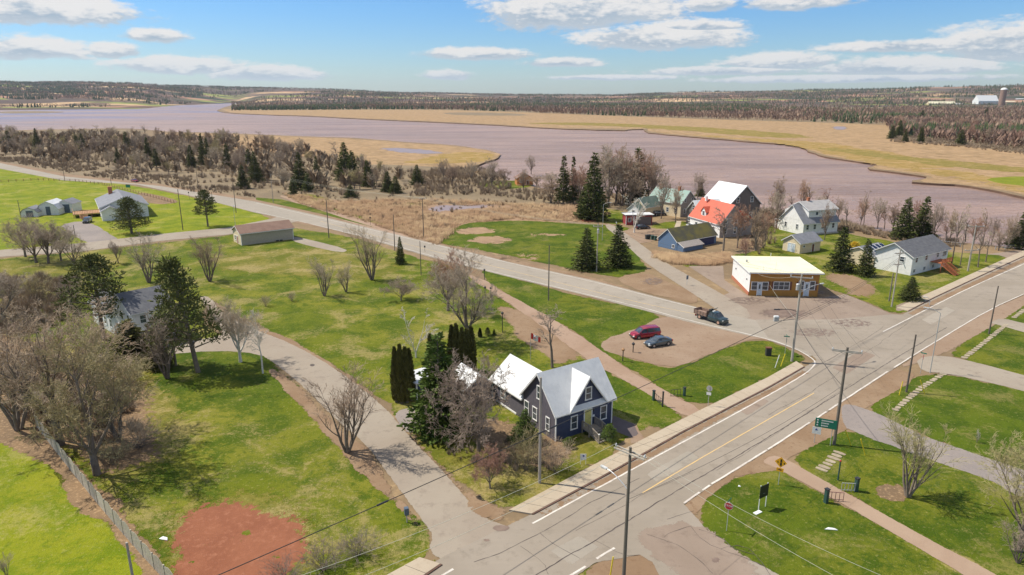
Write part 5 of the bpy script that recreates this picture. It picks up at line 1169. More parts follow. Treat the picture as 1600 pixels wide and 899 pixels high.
p = G(1030, 337); car('suv', (p.x, p.y), math.radians(10), 'paint_car_dark', SUV, 'dark car behind the bare tree, left of the green-roofed house', (-1.4, 1.4), 'car')
p = G(1062, 336); car('suv', (p.x, p.y), math.radians(20), 'paint_car_white', SUV, 'white and dark car parked beside the green-roofed house', (-1.4, 1.4), 'car')
p = G(1080, 357); car('suv', (p.x, p.y), math.radians(100), 'paint_car_white', SUV, 'white vehicle at the left corner of the orange-roofed house', (-1.4, 1.4), 'car')
# dump-body pickup
TR = [(-3.1, .55, .75, .75, .45, 0), (-0.35, .55, .75, .75, .5, 0), (-0.2, .45, 1.15, 1.15, .94, 0), (0.0, .42, 1.18, 1.86, .97, .76), (0.75, .42, 1.17, 1.9, .98, .78), (1.3, .42, 1.16, 1.84, .98, .76), (1.95, .42, 1.16, 1.16, .97, 0), (2.9, .44, 1.08, 1.08, .94, 0), (3.1, .5, .95, .95, .86, 0)]
p = (G(1092, 501) + G(1136, 508)) / 2
tr = car('dump_truck', (p.x, p.y + 0.9), yaw((1090, 500), (1134, 507)) - 0.42, 'paint_car_green', TR, 'dark green pickup truck with brown dump body driving towards the junction', (-2.05, 2.2), 'truck', wr=0.42, rimm='rim_dusty')
tb = MB().span(-3.3, -0.45, -1.05, 1.05, 0.85, 0.95)
for sg in (-1, 1):
    tb.span(-3.3, -0.45, sg * 1.0, sg * 1.06, 0.95, 1.62)
    for k in range(5): tb.span(-3.25 + k * 0.66, -3.17 + k * 0.66, sg * 1.06, sg * 1.12, 0.85, 1.62)
tb.span(-3.36, -3.3, -1.06, 1.06, 0.85, 1.75).span(-0.5, -0.42, -1.06, 1.06, 0.85, 2.0)
tb.build('dump_body', MAT['truck_bed'], tr); MB().prism([(-3.28, -0.98, 0.96), (-3.28, 0.98, 0.96), (-3.28, 0.6, 1.25), (-3.28, 0, 1.35), (-3.28, -0.6, 1.2)], (2.8, 0, 0)).build('load', MAT['truck_bed'], tr)
MB().tube((-0.3, 0.7, 2.0), (0.1, -0.2, 2.35), 0.09, 0.07, 6).tube((-0.25, 0.2, 1.9), (0.5, 0.9, 2.5), 0.12, 0.06, 6).box((-0.3, 0.1, 2.05), (0.35, 0.9, 0.3)).build('tarp_roll', MAT['plastic_dark'], tr)
MB().box((0.4, 0, 1.98), (0.3, 0.6, 0.1)).build('roof_lamp', MAT['headlight'], tr)
# ------------------------------------------------------------------ poles, wires, signs
def GZ(x, y, z): return G(x, y, z)
WP = {}
def pole(key, base, ty, label, mat='pole_wood', r=0.15, arm=None, arm2=None, lamp=None, group=None, trans=None, name='utility_pole', insul=3, bx=None, h=None):
    p = G(*base) if bx is None else Vector((*bx, 0)); h = h or height(base[0], base[1], ty)
    root = empty(name, p, 0, label, 'pole', group)
    MB().tube((0, 0, -0.2), (0, 0, h), r, r * 0.68, 10).build('post', MAT[mat], root)
    WP[key] = [p + Vector((0, 0, h))]
    if arm:      # (angle, length, below the top)
        for (ang, ln, dz) in ([arm] + ([arm2] if arm2 else [])):
            u = Vector((math.cos(ang), math.sin(ang), 0)); n = Vector((-u.y, u.x, 0)); z = h - dz
            mb = MB()
            for s_ in (-1, 1): mb.box(n * s_ * (r * .8 + 0.05) + Vector((0, 0, z)), (ln, 0.09, 0.11), rz=ang)
            for s_ in (-1, 1): mb.tube(u * s_ * ln * .28 + n * .1 + Vector((0, 0, z)), Vector((0, 0, z - 0.6)) + n * .1, 0.025, 0.025, 4)
            mb.build('crossarm', MAT['pole_pale' if mat == 'pole_pale' or key in ('P1', 'P2', 'P3', 'P9') else mat], root)
            pts = []
            for t in np.linspace(-0.47, 0.47, insul):
                q = u * t * ln + Vector((0, 0, z + 0.05))
                MB().tube(q, q + Vector((0, 0, 0.12)), 0.05, 0.05, 6).tube(q + Vector((0, 0, 0.12)), q + Vector((0, 0, 0.22)), 0.09, 0.05, 8).tube(q + Vector((0, 0, 0.22)), q + Vector((0, 0, 0.3)), 0.07, 0.04, 8).build('insulator', MAT['porcelain'], root)
                pts.append(p + q + Vector((0, 0, 0.28)))
            if (ang, ln, dz) == arm: WP[key] = pts
    if trans:
        ang, dz = trans; u = Vector((math.cos(ang), math.sin(ang), 0)) * (r + 0.32)
        MB().tube(u + Vector((0, 0, h - dz - 0.9)), u + Vector((0, 0, h - dz)), 0.26, 0.26, 12).tube(u + Vector((0, 0, h - dz)), u + Vector((0, 0, h - dz + 0.1)), 0.28, 0.2, 12).build('transformer', MAT['galvanised'], root)
    if lamp:     # (angle, length, height)
        ang, ln, lz = lamp; u = Vector((math.cos(ang), math.sin(ang), 0)); pts = [u * ln * t + Vector((0, 0, lz + 0.9 * math.sin(t * math.pi / 2))) for t in np.linspace(0, 1, 7)]
        MB().path(pts, 0.045, 6).build('lamp_arm', MAT['galvanised'], root)
        q = pts[-1]; hd = MB().box(q + u * 0.3, (0.75, 0.26, 0.14), rz=ang).box(q + u * 0.42 - Vector((0, 0, 0.09)), (0.4, 0.22, 0.08), rz=ang)
        hd.build('lamp_head', MAT['porcelain'], root, bevel=0.03)
    return root
A1 = yaw((966, 697), (1017, 718))
pa, pb = GZ(966, 697, 12.0), GZ(1017, 718, 12.0); a1 = math.atan2(pb.y - pa.y, pb.x - pa.x)
q = GZ(944, 720, 10.5); pb0 = G(974, 912); a1l = math.atan2(q.y - pb0.y, q.x - pb0.x)
pole('P1', (974, 912), 699, 'wooden utility pole with crossarm and street lamp at the near corner of the road', arm=(a1, 2.9, 0.5), lamp=(a1l, 2.4, 9.0), r=0.17)
pole('P2', (1303, 695), 543, 'dark utility pole with crossarm standing beside the green direction sign', arm=(math.radians(-20), 3.2, 0.5), r=0.19)
pole('P3', (1237, 565), 428, 'pale utility pole with crossarm, lamp arm and hanging beacon at the junction', 'pole_pale', arm=(math.radians(-20), 3.2, 0.6), r=0.2, lamp=(math.radians(25), 4.2, 11.2), trans=(math.radians(200), 1.6))
pole('P4', (843, 755), 590, 'pale bare utility pole in front of the navy house', 'pole_pale', r=0.17)
pole('P5', (1416, 613), 523, 'short brown pole between two yellow guy guards right of the main road', r=0.14)
pole('P7', (1545, 522), 447, 'brown pole at the right edge beside the stepping stones', r=0.13)
pole('P8', (1393, 480), 388, 'pale pole with small arms before the charcoal-roofed house', 'pole_pale', r=0.14, arm=(math.radians(20), 2.4, 1.0), arm2=(math.radians(20), 2.0, 3.2))
pole('P8b', (1389, 471), 427, 'short black pole left of the pale pole by the street', r=0.15)
pole('P9', (1512, 424), 352, 'pale pole with two crossarms at the far end of the sidewalk', 'pole_pale', r=0.2, arm=(math.radians(-8), 3.6, 0.3), arm2=(math.radians(12), 3.8, 6.0), insul=3)
pole('P10', (857, 470), 383, 'plain grey-brown pole on the green strip between trail and country road', r=0.13)
pole('P11', (932, 425), 350, 'utility pole with crossarm between two spruces by the country road', 'pole_pale', r=0.15, arm=(math.radians(10), 2.2, 0.6), trans=(math.radians(-90), 1.2))
pole('P12', (514, 372), 312, 'pole at the bend where the side lane meets the country road', r=0.15)
pole('P13', (617, 392), 335, 'plain pole beside the country road, left of the small spruce', r=0.13)
pole('P14', (662, 372), 310, 'pole on the reed bed side of the country road', r=0.13, arm=(math.radians(15), 1.6, 0.2))
pole('P15', (427, 317), 272, 'pale grey pole before the spruces where the wires begin', 'pole_pale', r=0.13)
pole('P16', (658, 430), 377, 'thin pole on the lawn right of the small spruce', r=0.1)
pole('P17', (369, 333), 285, 'pole on the verge right of the round pine by the country road', r=0.13)
pole('P18', (286, 360), 296, 'leaning brown pole between the two lawn pines', r=0.14)
for k, (x, y, t, lb) in enumerate([(310, 296, 256, 'pole beyond the country road before the woods'), (200, 276, 240, 'far pole on the verge above the red car'), (101, 280, 236, 'far pole at the left end of the rail fence'), (83, 246, 231, 'short pale pole at the edge of the far left woods'), (332, 314, 300, 'short pole on the far verge right of the others'),
                                   (118, 372, 352, 'short dark pole in the grass at the edge of the gravel yard'), (33, 341, 313, 'brown pole left of the sheds'), (174, 288, 273, 'thin short pole on the verge left of the red car')]):
    pole('Q%d' % k, (x, y), t, lb, r=0.12)
# pole with its top only, at the lower left corner
pole('P20', (222, 985), 848, 'pale pole top rising before the wooden fence at the lower left', 'pole_pale', r=0.13)
# street lamps on slim metal masts
def mast(base, ty, ang, ln, label, r=0.07):
    p = G(*base); h = height(base[0], base[1], ty); root = empty('street_lamp', p, 0, label, 'street lamp')
    MB().tube((0, 0, 0), (0, 0, h), r, r * .7, 8).build('mast', MAT['galvanised'], root)
    u = Vector((math.cos(ang), math.sin(ang), 0)); pts = [Vector((0, 0, h)) + u * ln * t + Vector((0, 0, 0.6 * math.sin(t * 1.57))) for t in np.linspace(0, 1, 6)]
    MB().path(pts, 0.04, 6).build('lamp_arm', MAT['galvanised'], root)
    MB().box(pts[-1] + u * .3, (0.7, 0.25, 0.13), rz=ang).build('lamp_head', MAT['porcelain'], root, bevel=0.03)
mast((1453, 583), 490, math.radians(150), 1.6, 'slim curved street lamp at the mouth of the paved lane')
mast((941, 376), 320, math.radians(0), 1.6, 'street lamp with bent arm by the side road, behind the spruces')
mast((1343, 346), 317, math.radians(170), 2.6, 'street lamp by the river path seen against the water')
mast((962, 391), 352, math.radians(90), 0.5, 'pale green lamp post at the head of the side road')
mast((1452, 478), 470, math.radians(150), 0.6, 'low lamp at the kerb beside the village sidewalk')
mast((368, 354), 325, math.radians(90), 0.3, 'pale flag-less mast behind the long garage')

# hanging beacon on P3
p3 = G(1237, 565); r = empty('hanging_beacon', p3 + Vector((-3.0, 0.4, 0)), 0, 'white and black flashing beacon box on arms beside the junction pole', 'beacon')
MB().path([(2.85, -0.4, 8.2), (1.9, -0.1, 8.45), (0.3, 0, 8.4)], 0.05, 6).build('arm', MAT['iron_black'], r); MB().path([(2.85, -0.4, 7.0), (0.2, 0, 6.5)], 0.04, 6).build('arm', MAT['iron_black'], r)
MB().box((0, 0, 8.4), (0.9, 0.25, 0.14)).build('lamp_head', MAT['iron_black'], r); MB().box((0, 0, 7.2), (0.75, 0.5, 0.3)).build('box_lid', MAT['sign_white'], r, bevel=0.03); MB().box((0, 0, 6.75), (0.7, 0.45, 0.5)).build('box', MAT['galvanised'], r)

def wire(a, b_, sag=0.5, r=0.018, mat='wire_black', label='thin dark overhead wire strung between utility poles', group='overhead wires', seg=14):
    pts = []
    for k in range(seg + 1):
        t = k / seg; q = a.lerp(b_, t); q.z -= sag * 4 * t * (1 - t); pts.append(q)
    o = MB().path(pts, r, 4).build('overhead_wire', MAT[mat]); tag(o, label, 'wire', group); return o
# heavy cable sweeping past the camera
far = p3 + Vector((0, 0, 7.9)); near = GZ(180, 969, 9.0)
o = wire(near, far, 0.45, 0.035, label='thick black spliced cable sweeping across the lower left', group=None, seg=30)
for px_ in ((596, 789), (845, 668), (866, 657)):
    # a splice sleeve on the cable
    best = min((near.lerp(far, t / 400) for t in range(401)), key=lambda v: abs(800 + FPX * v.x / (v.y * cp - (v.z - CAM_H) * sp) - px_[0]))
    t = (best - near).length / (far - near).length; q = best.copy(); q.z -= 0.45 * 4 * t * (1 - t); d = (far - near).normalized()
    MB().tube(q - d * 0.5, q + d * 0.5, 0.085, 0.085, 8).build('splice_sleeve', MAT['iron_black'], o)
P1, P2, P3_ = WP['P1'], WP['P2'], WP['P3']
def gw(a, b_, **k): return wire(a, b_, **k)
for i, (x, y) in enumerate(((380, 930), (450, 945))): gw(P1[i], GZ(x, y, 11.0), mat='wire_pale', sag=0.7, label='pale wire running from the near pole over the left lawn', group='pale wires at the near pole', r=0.014)
for i, (x, y) in enumerate(((1480, 942), (1460, 982))): gw(P1[2 - i], GZ(x, y, 10.5), mat='wire_pale', sag=0.6, label='pale wire running from the near pole over the right lawn', group='pale wires over the right lawn', r=0.013)
for i in range(3): gw(P2[i], P3_[i], sag=0.5, r=0.009)
gw(P1[1], P2[1], sag=0.7, r=0.008)
for i in (0, 2): gw(P3_[i], WP['P9'][i], sag=0.9, r=0.012)
for z in (7.4, 7.0, 6.7): gw(p3 + Vector((0, 0, z)), WP['P8'][1] - Vector((0, 0, 8.5 - z)), sag=0.8, r=0.02, label='dark communication cable from the junction pole', group='communication cables')
gw(p3 + Vector((0, 0, 6.6)), P2[1] - Vector((0, 0, 4.6)), sag=0.5, r=0.025, label='dark communication cable from the junction pole', group='communication cables')
gw(P2[1] - Vector((0, 0, 4.6)), P1[1] - Vector((0, 0, 4.6)), sag=0.8, r=0.014, label='dark communication cable from the junction pole', group='communication cables')
for i in (0, 2): gw(P3_[i], WP['P11'][i], sag=0.9, r=0.012)
for i in (0, 1, 2): gw(WP['P11'][i], WP['P14'][i], sag=0.8, r=0.014, mat='wire_pale', label='pale wire crossing over the reed bed', group='pale wires along the country road')
for i in (0, 1, 2): gw(WP['P14'][i], WP['P15'][0] - Vector((0, 0, 0.6 * i)), sag=0.9, r=0.016, mat='wire_pale', label='pale wire crossing over the reed bed', group='pale wires along the country road')
gw(WP['P12'][0], WP['P13'][0], sag=0.6, r=0.012); gw(WP['P13'][0], WP['P10'][0], sag=0.8, r=0.012); gw(WP['P17'][0], WP['P12'][0], sag=0.8, r=0.012); gw(WP['P15'][0], WP['Q0'][0], sag=0.8, r=0.012, mat='wire_pale'); gw(WP['Q0'][0], WP['Q1'][0], sag=0.8, r=0.012); gw(WP['Q1'][0], WP['Q2'][0], sag=0.8, r=0.012)
gw(WP['P18'][0], WP['P17'][0], sag=0.6, r=0.012)
shop = Vector((*G(1170, 462).xy, 4.6)); gw(P3_[0] - Vector((0, 0, 0.4)), shop + Vector((1.5, 0, 0)), sag=0.4, r=0.02, mat='wire_pale', label='pale service wire down to the ochre shop', group='service wires of the shop'); gw(p3 + Vector((0, 0, 6.8)), shop + Vector((4, 0, -2.2)), sag=0.3, r=0.02, mat='wire_pale', label='pale service wire down to the ochre shop', group='service wires of the shop')

# guy guards: slanted plastic sleeves
for a, b_, m_, lb in (((1321, 668), (1330, 697), 'guard_yellow', 'yellow guy guard right beside the dark utility pole'), ((1345, 680), (1352, 712), 'guard_yellow', 'yellow guy guard farther right of the dark utility pole'), ((1411, 593), (1405, 618), 'guard_yellow', 'yellow guy guard left of the short brown pole'),
                      ((1438, 592), (1445, 616), 'guard_yellow', 'yellow guy guard right of the short brown pole'), ((1227, 549), (1220, 573), 'guard_yellow', 'yellow guy guard left of the junction pole'), ((1218, 552), (1211, 575), 'sign_white', 'white guy guard left of the yellow one at the junction'), ((958, 880), (953, 903), 'guard_yellow', 'yellow guy guard beside the near utility pole')):
    q = G(*b_); h_ = 2.1; tpx = a[0]
    best = min((Vector((q.x + dx / 20, q.y, h_)) for dx in range(-40, 41)), key=lambda v: abs(800 + FPX * v.x / (v.y * cp - (v.z - CAM_H) * sp) - tpx))
    d = (best - q); o = MB().tube((0, 0, 0), d, 0.055, 0.055, 6).tube(d, d * 1.0 + Vector((0, 0, 0.01)), 0.02, 0.02, 5)
    o = MB().tube((0, 0, 0), d, 0.06, 0.06, 6).build('guy_guard', MAT[m_]); o.location = q; tag(o, lb, 'guy guard')

def text_mesh(s_, size, parent, loc, rot, mat, name='lettering', align='CENTER'):
    cu = bpy.data.curves.new(name, 'FONT'); cu.body = s_; cu.size = size; cu.align_x = align; cu.align_y = 'CENTER'; cu.extrude = 0.004; cu.resolution_u = 2
    tmp = bpy.data.objects.new(name, cu); me = bpy.data.meshes.new_from_object(tmp); bpy.data.objects.remove(tmp)
    me.materials.clear(); me.materials.append(MAT[mat]); o = bpy.data.objects.new(name, me); COL.objects.link(o); o.parent = parent; o.location = loc; o.rotation_euler = rot; return o
def sign_root(name, base, ang, label, cat='sign'): return empty(name, G(*base), ang, label, cat)
H2 = math.pi / 2
# signs face local -y
r = sign_root('stop_sign', (1135, 830), math.radians(-25), 'red stop sign with street name blade on a thin post right of the side branch')
MB().tube((0, 0, 0), (0, 0, 3.3), 0.035, 0.035, 6).build('post', MAT['galvanised'], r)
oc = [(0.42 * math.cos(math.radians(22.5 + 45 * k)), -0.05, 2.75 + 0.42 * math.sin(math.radians(22.5 + 45 * k))) for k in range(8)]
MB().prism(oc, (0, 0.015, 0)).build('border', MAT['sign_white'], r); MB().prism([(x * .92, -0.056, 2.75 + (z - 2.75) * .92) for x, y, z in oc], (0, 0.005, 0)).build('plate', MAT['sign_red'], r)
text_mesh('STOP', 0.30, r, (0, -0.065, 2.75), (H2, 0, 0), 'sign_white')
MB().box((0, 0, 3.35), (0.9, 0.02, 0.17), rz=1.3).build('name_blade', MAT['sign_green'], r)
r = sign_root('stop_sign', (1226, 556), math.radians(70), 'small sign on post with street name blade by the junction pole')
MB().tube((0, 0, 0), (0, 0, 3.2), 0.035, 0.035, 6).build('post', MAT['galvanised'], r); MB().prism([(x * 0.9, y, z - 0.1) for x, y, z in oc], (0, 0.02, 0)).build('plate', MAT['plastic_dark'], r); MB().box((0, 0, 3.25), (0.9, 0.02, 0.16), rz=1.57).build('name_blade', MAT['sign_green'], r)
MB().box((0, 0, 3.42), (0.9, 0.02, 0.16), rz=0.2).build('name_blade', MAT['sign_green'], r)
r = sign_root('junction_sign', (1438, 584), math.radians(60), 'dark sign on a slim post left of the curved street lamp')
MB().tube((0, 0, 0), (0, 0, 3.2), 0.035, 0.035, 6).build('post', MAT['galvanised'], r); MB().prism([(x * 0.8, y, z - 0.1) for x, y, z in oc], (0, 0.02, 0)).build('plate', MAT['sign_red'], r); MB().box((0, 0, 3.25), (0.8, 0.02, 0.16), rz=1.3).build('name_blade', MAT['sign_green'], r)
r = sign_root('road_sign', (1106, 636), math.radians(150), 'grey-backed road sign with white plate on the grass before the trail gate')
MB().tube((0, 0, 0), (0, 0, 3.0), 0.035, 0.035, 6).build('post', MAT['galvanised'], r)
MB().prism([(x * 0.95, y, z - 0.1) for x, y, z in oc], (0, 0.02, 0)).build('plate', MAT['galvanised'], r); MB().box((0, 0.08, 1.95), (0.6, 0.02, 0.4)).build('lower_plate', MAT['sign_white'], r)
r = sign_root('warning_sign', (1216, 758), math.radians(-30), 'orange-yellow diamond warning sign with dark vertical symbol beside the trail')
MB().tube((0, 0, 0), (0, 0, 3.0), 0.04, 0.04, 6).build('post', MAT['galvanised'], r)
MB().prism([(0, -0.05, 2.1), (0.62, -0.05, 2.72), (0, -0.05, 3.34), (-0.62, -0.05, 2.72)], (0, 0.02, 0)).build('plate', MAT['sign_yellow'], r)
MB().box((0.02, -0.06, 2.9), (0.15, 0.012, 0.38)).box((0.02, -0.06, 2.5), (0.17, 0.012, 0.32)).box((-0.3, -0.06, 2.72), (0.07, 0.012, 0.2)).box((0.34, -0.06, 2.68), (0.09, 0.012, 0.18)).build('symbol', MAT['sign_black'], r)
MB().box((0, -0.05, 1.85), (0.72, 0.02, 0.42)).build('lower_plate', MAT['sign_yellow'], r); MB().prism([(-0.24, -0.065, 1.82), (-0.05, -0.065, 1.96), (0.24, -0.065, 1.88), (0.08, -0.065, 1.76)], (0, 0.006, 0)).build('arrow', MAT['trim_brown'], r)
r = sign_root('real_estate_sign', (1185, 797), math.radians(32), 'black real estate sign on two white posts in the grass')
for x in (0, 1.05): MB().tube((x, 0, 0), (x, 0, 2.75), 0.045, 0.045, 6).build('post', MAT['sign_white'], r)
MB().box((0.52, -0.05, 2.0), (1.25, 0.05, 1.35)).build('panel', MAT['sign_black'], r); MB().box((0.52, -0.085, 1.75), (0.3, 0.01, 0.05)).build('print', MAT['siding_grey'], r)
MB().box((-0.5, -0.3, 0.05), (0.9, 0.4, 0.08)).build('fallen_panel', MAT['sign_white'], r)
r = sign_root('yard_sign', (911, 726), math.radians(0), 'small white yard sign with blue emblem before the navy house')
for x in (-0.3, 0.3): MB().tube((x, 0, 0), (x, 0, 1.2), 0.025, 0.025, 5).build('post', MAT['sign_white'], r)
MB().box((0, 0, 0.95), (0.68, 0.03, 0.75)).build('panel', MAT['sign_white'], r); MB().tube((0.03, -0.02, 1.08), (0.03, -0.03, 1.08), 0.12, 0.12, 6).build('emblem', MAT['sign_blue'], r)
r = sign_root('direction_sign', (1297, 697), math.radians(-24), 'green direction sign with three white lines and a white plate beneath')
for x in (-1.75, 0.0): MB().tube((x, 0.05, 0), (x, 0.05, 3.3), 0.04, 0.04, 6).build('post', MAT['galvanised'], r)
MB().box((-0.75, 0, 2.75), (2.35, 0.04, 1.15)).build('panel', MAT['sign_green'], r)
lt = MB(); rr = random.Random(4)
for k, (n_, z) in enumerate(((11, 3.08), (7, 2.76), (6, 2.44))):
    x = -1.25
    for i in range(n_):
        w_ = rr.uniform(0.07, 0.12); lt.box((x + w_ / 2, -0.028, z), (w_, 0.01, 0.13 if i else 0.18)); x += w_ + 0.025
    lt.prism([(-1.75, -0.03, z - 0.08), (-1.58, -0.03, z - 0.08), (-1.58, -0.03, z + 0.04), (-1.66, -0.03, z + 0.12), (-1.75, -0.03, z + 0.04)], (0, 0.008, 0))
lt.build('lettering', MAT['sign_white'], r)
MB().box((-1.65, 0.0, 1.82), (0.95, 0.04, 0.6)).build('service_plate', MAT['sign_white'], r); MB().prism([(-1.85, -0.03, 1.72), (-1.5, -0.03, 1.72), (-1.7, -0.03, 1.95)], (0, 0.008, 0)).build('symbol', MAT['sign_blue'], r)
MB().box((-1.65, 0.0, 1.36), (0.95, 0.04, 0.26)).build('service_plate', MAT['sign_white'], r)
r = sign_root('place_sign', (201, 297), math.radians(-20), 'teal green road sign on the verge beside the red car')
for x in (-0.9, 0.9): MB().tube((x, 0, 0), (x, 0, 2.2), 0.05, 0.05, 5).build('post', MAT['galvanised'], r)
MB().box((0, -0.05, 1.7), (2.6, 0.05, 1.3)).build('panel', MAT['sign_green'], r)
r = sign_root('small_sign', (1073, 446), math.radians(200), 'small slate blue sign on a short post beside the side road')
MB().tube((0, 0, 0), (0, 0, 2.0), 0.04, 0.04, 5).build('post', MAT['galvanised'], r); MB().box((0, 0.05, 1.8), (0.5, 0.03, 0.9)).build('plate', MAT['door_slate'], r)
for x, y, t, lb in ((296, 312, 300, 'small sign far along the country road'), (664, 394, 384, 'dark post sign at the near verge of the country road'), (579, 352, 339, 'thin marker post on the dirt track')):
    r = sign_root('verge_marker', (x, y), 0, lb); h_ = height(x, y, t); MB().tube((0, 0, 0), (0, 0, h_), 0.05, 0.05, 5).build('post', MAT['pole_wood'], r); MB().box((0, -0.06, h_ - 0.25), (0.4, 0.03, 0.5)).build('plate', MAT['plastic_dark'], r)
r = sign_root('mailbox', (636, 817), math.radians(20), 'grey community mailbox on a post at the edge of the old lane', 'mailbox')
MB().box((0, 0, 0.5), (0.1, 0.1, 1.1)).build('post', MAT['pole_pale'], r); MB().box((0, 0, 1.3), (0.42, 0.5, 0.75)).build('box', MAT['door_slate'], r, bevel=0.04)
# litter and stones in the grass
for x, y, l, w_, lb in ((256, 843, 0.9, 0.45, 'crumpled white sheet lying beside the wooden fence'), (1298, 828, 1.2, 0.3, 'white scrap lying on the lawn below the trail'), (1155, 761, 0.25, 0.2, 'tiny white scrap on the grass left of the black sign')):
    p = G(x, y); o = MB().prism([(-l / 2, 0, 0), (0, -w_ / 3, 0.02), (l / 2, -w_ / 2, 0), (l / 3, w_ / 4, 0.05), (-l / 6, w_ / 2, 0.1)], (0, 0, 0.05)).build('litter', MAT['sign_white']); o.location = p + Vector((0, 0, 0.03)); tag(o, lb, 'litter')
def stones(pts, label, nlen, wid, seed):
    rr = random.Random(seed); P = [G(*p) for p in pts]; root = empty('stepping_stones', P[0], 0, label, 'stone path'); T = sum((b_ - a).length for a, b_ in zip(P[:-1], P[1:])); s_ = 0.3
    while s_ < T:
        d = s_; 
        for a, b_ in zip(P[:-1], P[1:]):
            l = (b_ - a).length
            if d <= l: c = a + (b_ - a) * (d / l); u = (b_ - a).normalized(); break
            d -= l
        ln = nlen * rr.uniform(.75, 1.15); n_ = Vector((-u.y, u.x, 0)); ww = wid * rr.uniform(.8, 1.15)
        q = [c - P[0] + u * ln * .42 * math.cos(a) * (1 + rr.uniform(-.1, .1)) * 1.15 + n_ * ww * .5 * math.sin(a) * 1.2 for a in (0.35, 0.95, 2.2, 2.8, 3.5, 4.1, 5.3, 5.9)]
        MB().prism([v + Vector((0, 0, 0.02)) for v in q], (0, 0, rr.uniform(0.05, 0.08))).build('stone', MAT['stone'], root); s_ += ln + rr.uniform(.12, .3)
stones([(1398, 642), (1415, 627), (1440, 606), (1475, 584)], 'row of flat stepping stones on the grass behind the short brown pole', 0.9, 0.8, 1)
stones([(1506, 560), (1530, 542), (1572, 508)], 'row of flat stepping stones in the upper right lawn', 1.0, 0.8, 2)
stones([(1282, 736), (1295, 724), (1312, 708)], 'broad flat stones laid beside the direction sign', 0.65, 1.3, 3)
stones([(1584, 497), (1600, 485), (1640, 462)], 'stepping stones at the right edge above the narrow lane', 1.0, 0.8, 5)

# trail gates
def bollard(px, ty, label, w_=0.28, mat='post_green', cap='iron_black', name='bollard'):
    p = G(*px); h_ = height(px[0], px[1], ty); r = empty(name, p, 0.4, label, 'post'); MB().box((0, 0, h_ / 2), (w_, w_, h_)).build('post', MAT[mat], r); MB().box((0, 0, h_ + 0.04), (w_ * 1.25, w_ * 1.25, 0.1)).build('cap', MAT[cap], r); return p, h_
def railing(a, b_, label, mat='iron_black', h_=1.0, n=4):
    p, q = G(*a), G(*b_); d = (q - p); r = empty('trail_gate', p, 0, label, 'gate')
    MB().tube((0, 0, h_), d + Vector((0, 0, h_)), 0.035, 0.035, 5).tube((0, 0, 0.2), d + Vector((0, 0, 0.2)), 0.03, 0.03, 5).build('rail', MAT[mat], r)
    for k in range(n + 1): o = MB().tube(d * (k / n), d * (k / n) + Vector((0, 0, h_)), 0.03, 0.03, 5).build('bar', MAT[mat], r)
bollard((1021, 626), 611, 'dark green gate post on the lawn side of the trail'); bollard((1035, 636), 613, 'taller black gate post left of the trail mouth', 0.16, 'iron_black')
railing((1022, 624), (1034, 635), 'dark railing between the two posts left of the trail'); railing((1048, 620), (1068, 618), 'wire railing right of the trail mouth')
bollard((1069, 619), 606, 'dark green gate post right of the trail mouth')
bollard((1290, 786), 765, 'dark green gate post on the near side of the pink trail', 0.34); bollard((1337, 768), 748, 'dark green gate post on the far side of the pink trail', 0.34); bollard((1309, 751), 721, 'slender green trail post with red cap behind the gate', 0.12, 'post_green', 'sign_red')
railing((1292, 782), (1317, 784), 'maroon rail gate reaching over the pink trail', 'rail_maroon', 1.0); railing((1314, 768), (1335, 769), 'grey rail gate on the far side of the pink trail', 'galvanised', 1.0)
for x, y, t, lb in ((757, 437, 421, 'dark lantern-topped trail post nearest the road'), (758, 466, 448, 'left of two lantern-topped trail posts'), (767, 466, 449, 'right of two lantern-topped trail posts'), (973, 565, 545, 'wooden marker post at the corner of the gravel lot'), (989, 551, 536, 'thin dark marker post in front of the red minivan'), (1200, 556, 544, 'dark trash bin on the grass by the gravel lot'), (785, 520, 488, 'thin dark garden post with a bird feeder')):
    p = G(x, y); h_ = height(x, y, t); r = empty('trail_post' if 'bin' not in lb else 'trash_bin', p, 0, lb, 'post' if 'bin' not in lb else 'bin')
    if 'bin' in lb: MB().box((0, 0, h_ / 2), (0.8, 0.6, h_)).build('box', MAT['iron_black'], r); MB().box((0, 0, h_ + 0.06), (0.9, 0.7, 0.12)).build('lid', MAT['trim_brown'], r)
    else: MB().box((0, 0, h_ / 2), (0.13, 0.13, h_)).build('post', MAT['post_green' if 'lantern' in lb else 'iron_black'], r); MB().tube((0, 0, h_ - 0.35), (0, 0, h_ - 0.1), 0.2, 0.28, 6).tube((0, 0, h_ - 0.1), (0, 0, h_ + 0.12), 0.28, 0.04, 6).build('head', MAT['iron_black' if 'wooden' not in lb else 'deck_wood'], r)
# flag
p = G(829, 562); h_ = height(829, 562, 520); r = empty('flagpole', p, 0, 'slim flagpole with red and white maple leaf flag on the lawn behind the navy house', 'flagpole')
MB().tube((0, 0, 0), (0, 0, h_), 0.04, 0.03, 6).build('pole', MAT['galvanised'], r)
def cloth(x0, x1, name, mat):
    vs = []; fs = []; n_ = 6
    for i in range(n_ + 1):
        x = x0 + (x1 - x0) * i / n_
        for j in range(2): vs.append((0.05 + x * 0.85, 0.14 * math.sin(x * 5), h_ - 0.1 - j * 0.95 - x * 0.38 + 0.04 * math.sin(x * 7 + j)))
    for i in range(n_): fs.append((2 * i, 2 * i + 1, 2 * i + 3, 2 * i + 2))
    o = MB().add(vs, fs).build(name, MAT[mat], r); s_ = o.modifiers.new('thick', 'SOLIDIFY'); s_.thickness = 0.012
cloth(0, 0.42, 'flag_band', 'flag_red'); cloth(0.42, 1.28, 'flag_field', 'sign_white'); cloth(1.28, 1.75, 'flag_band', 'flag_red')
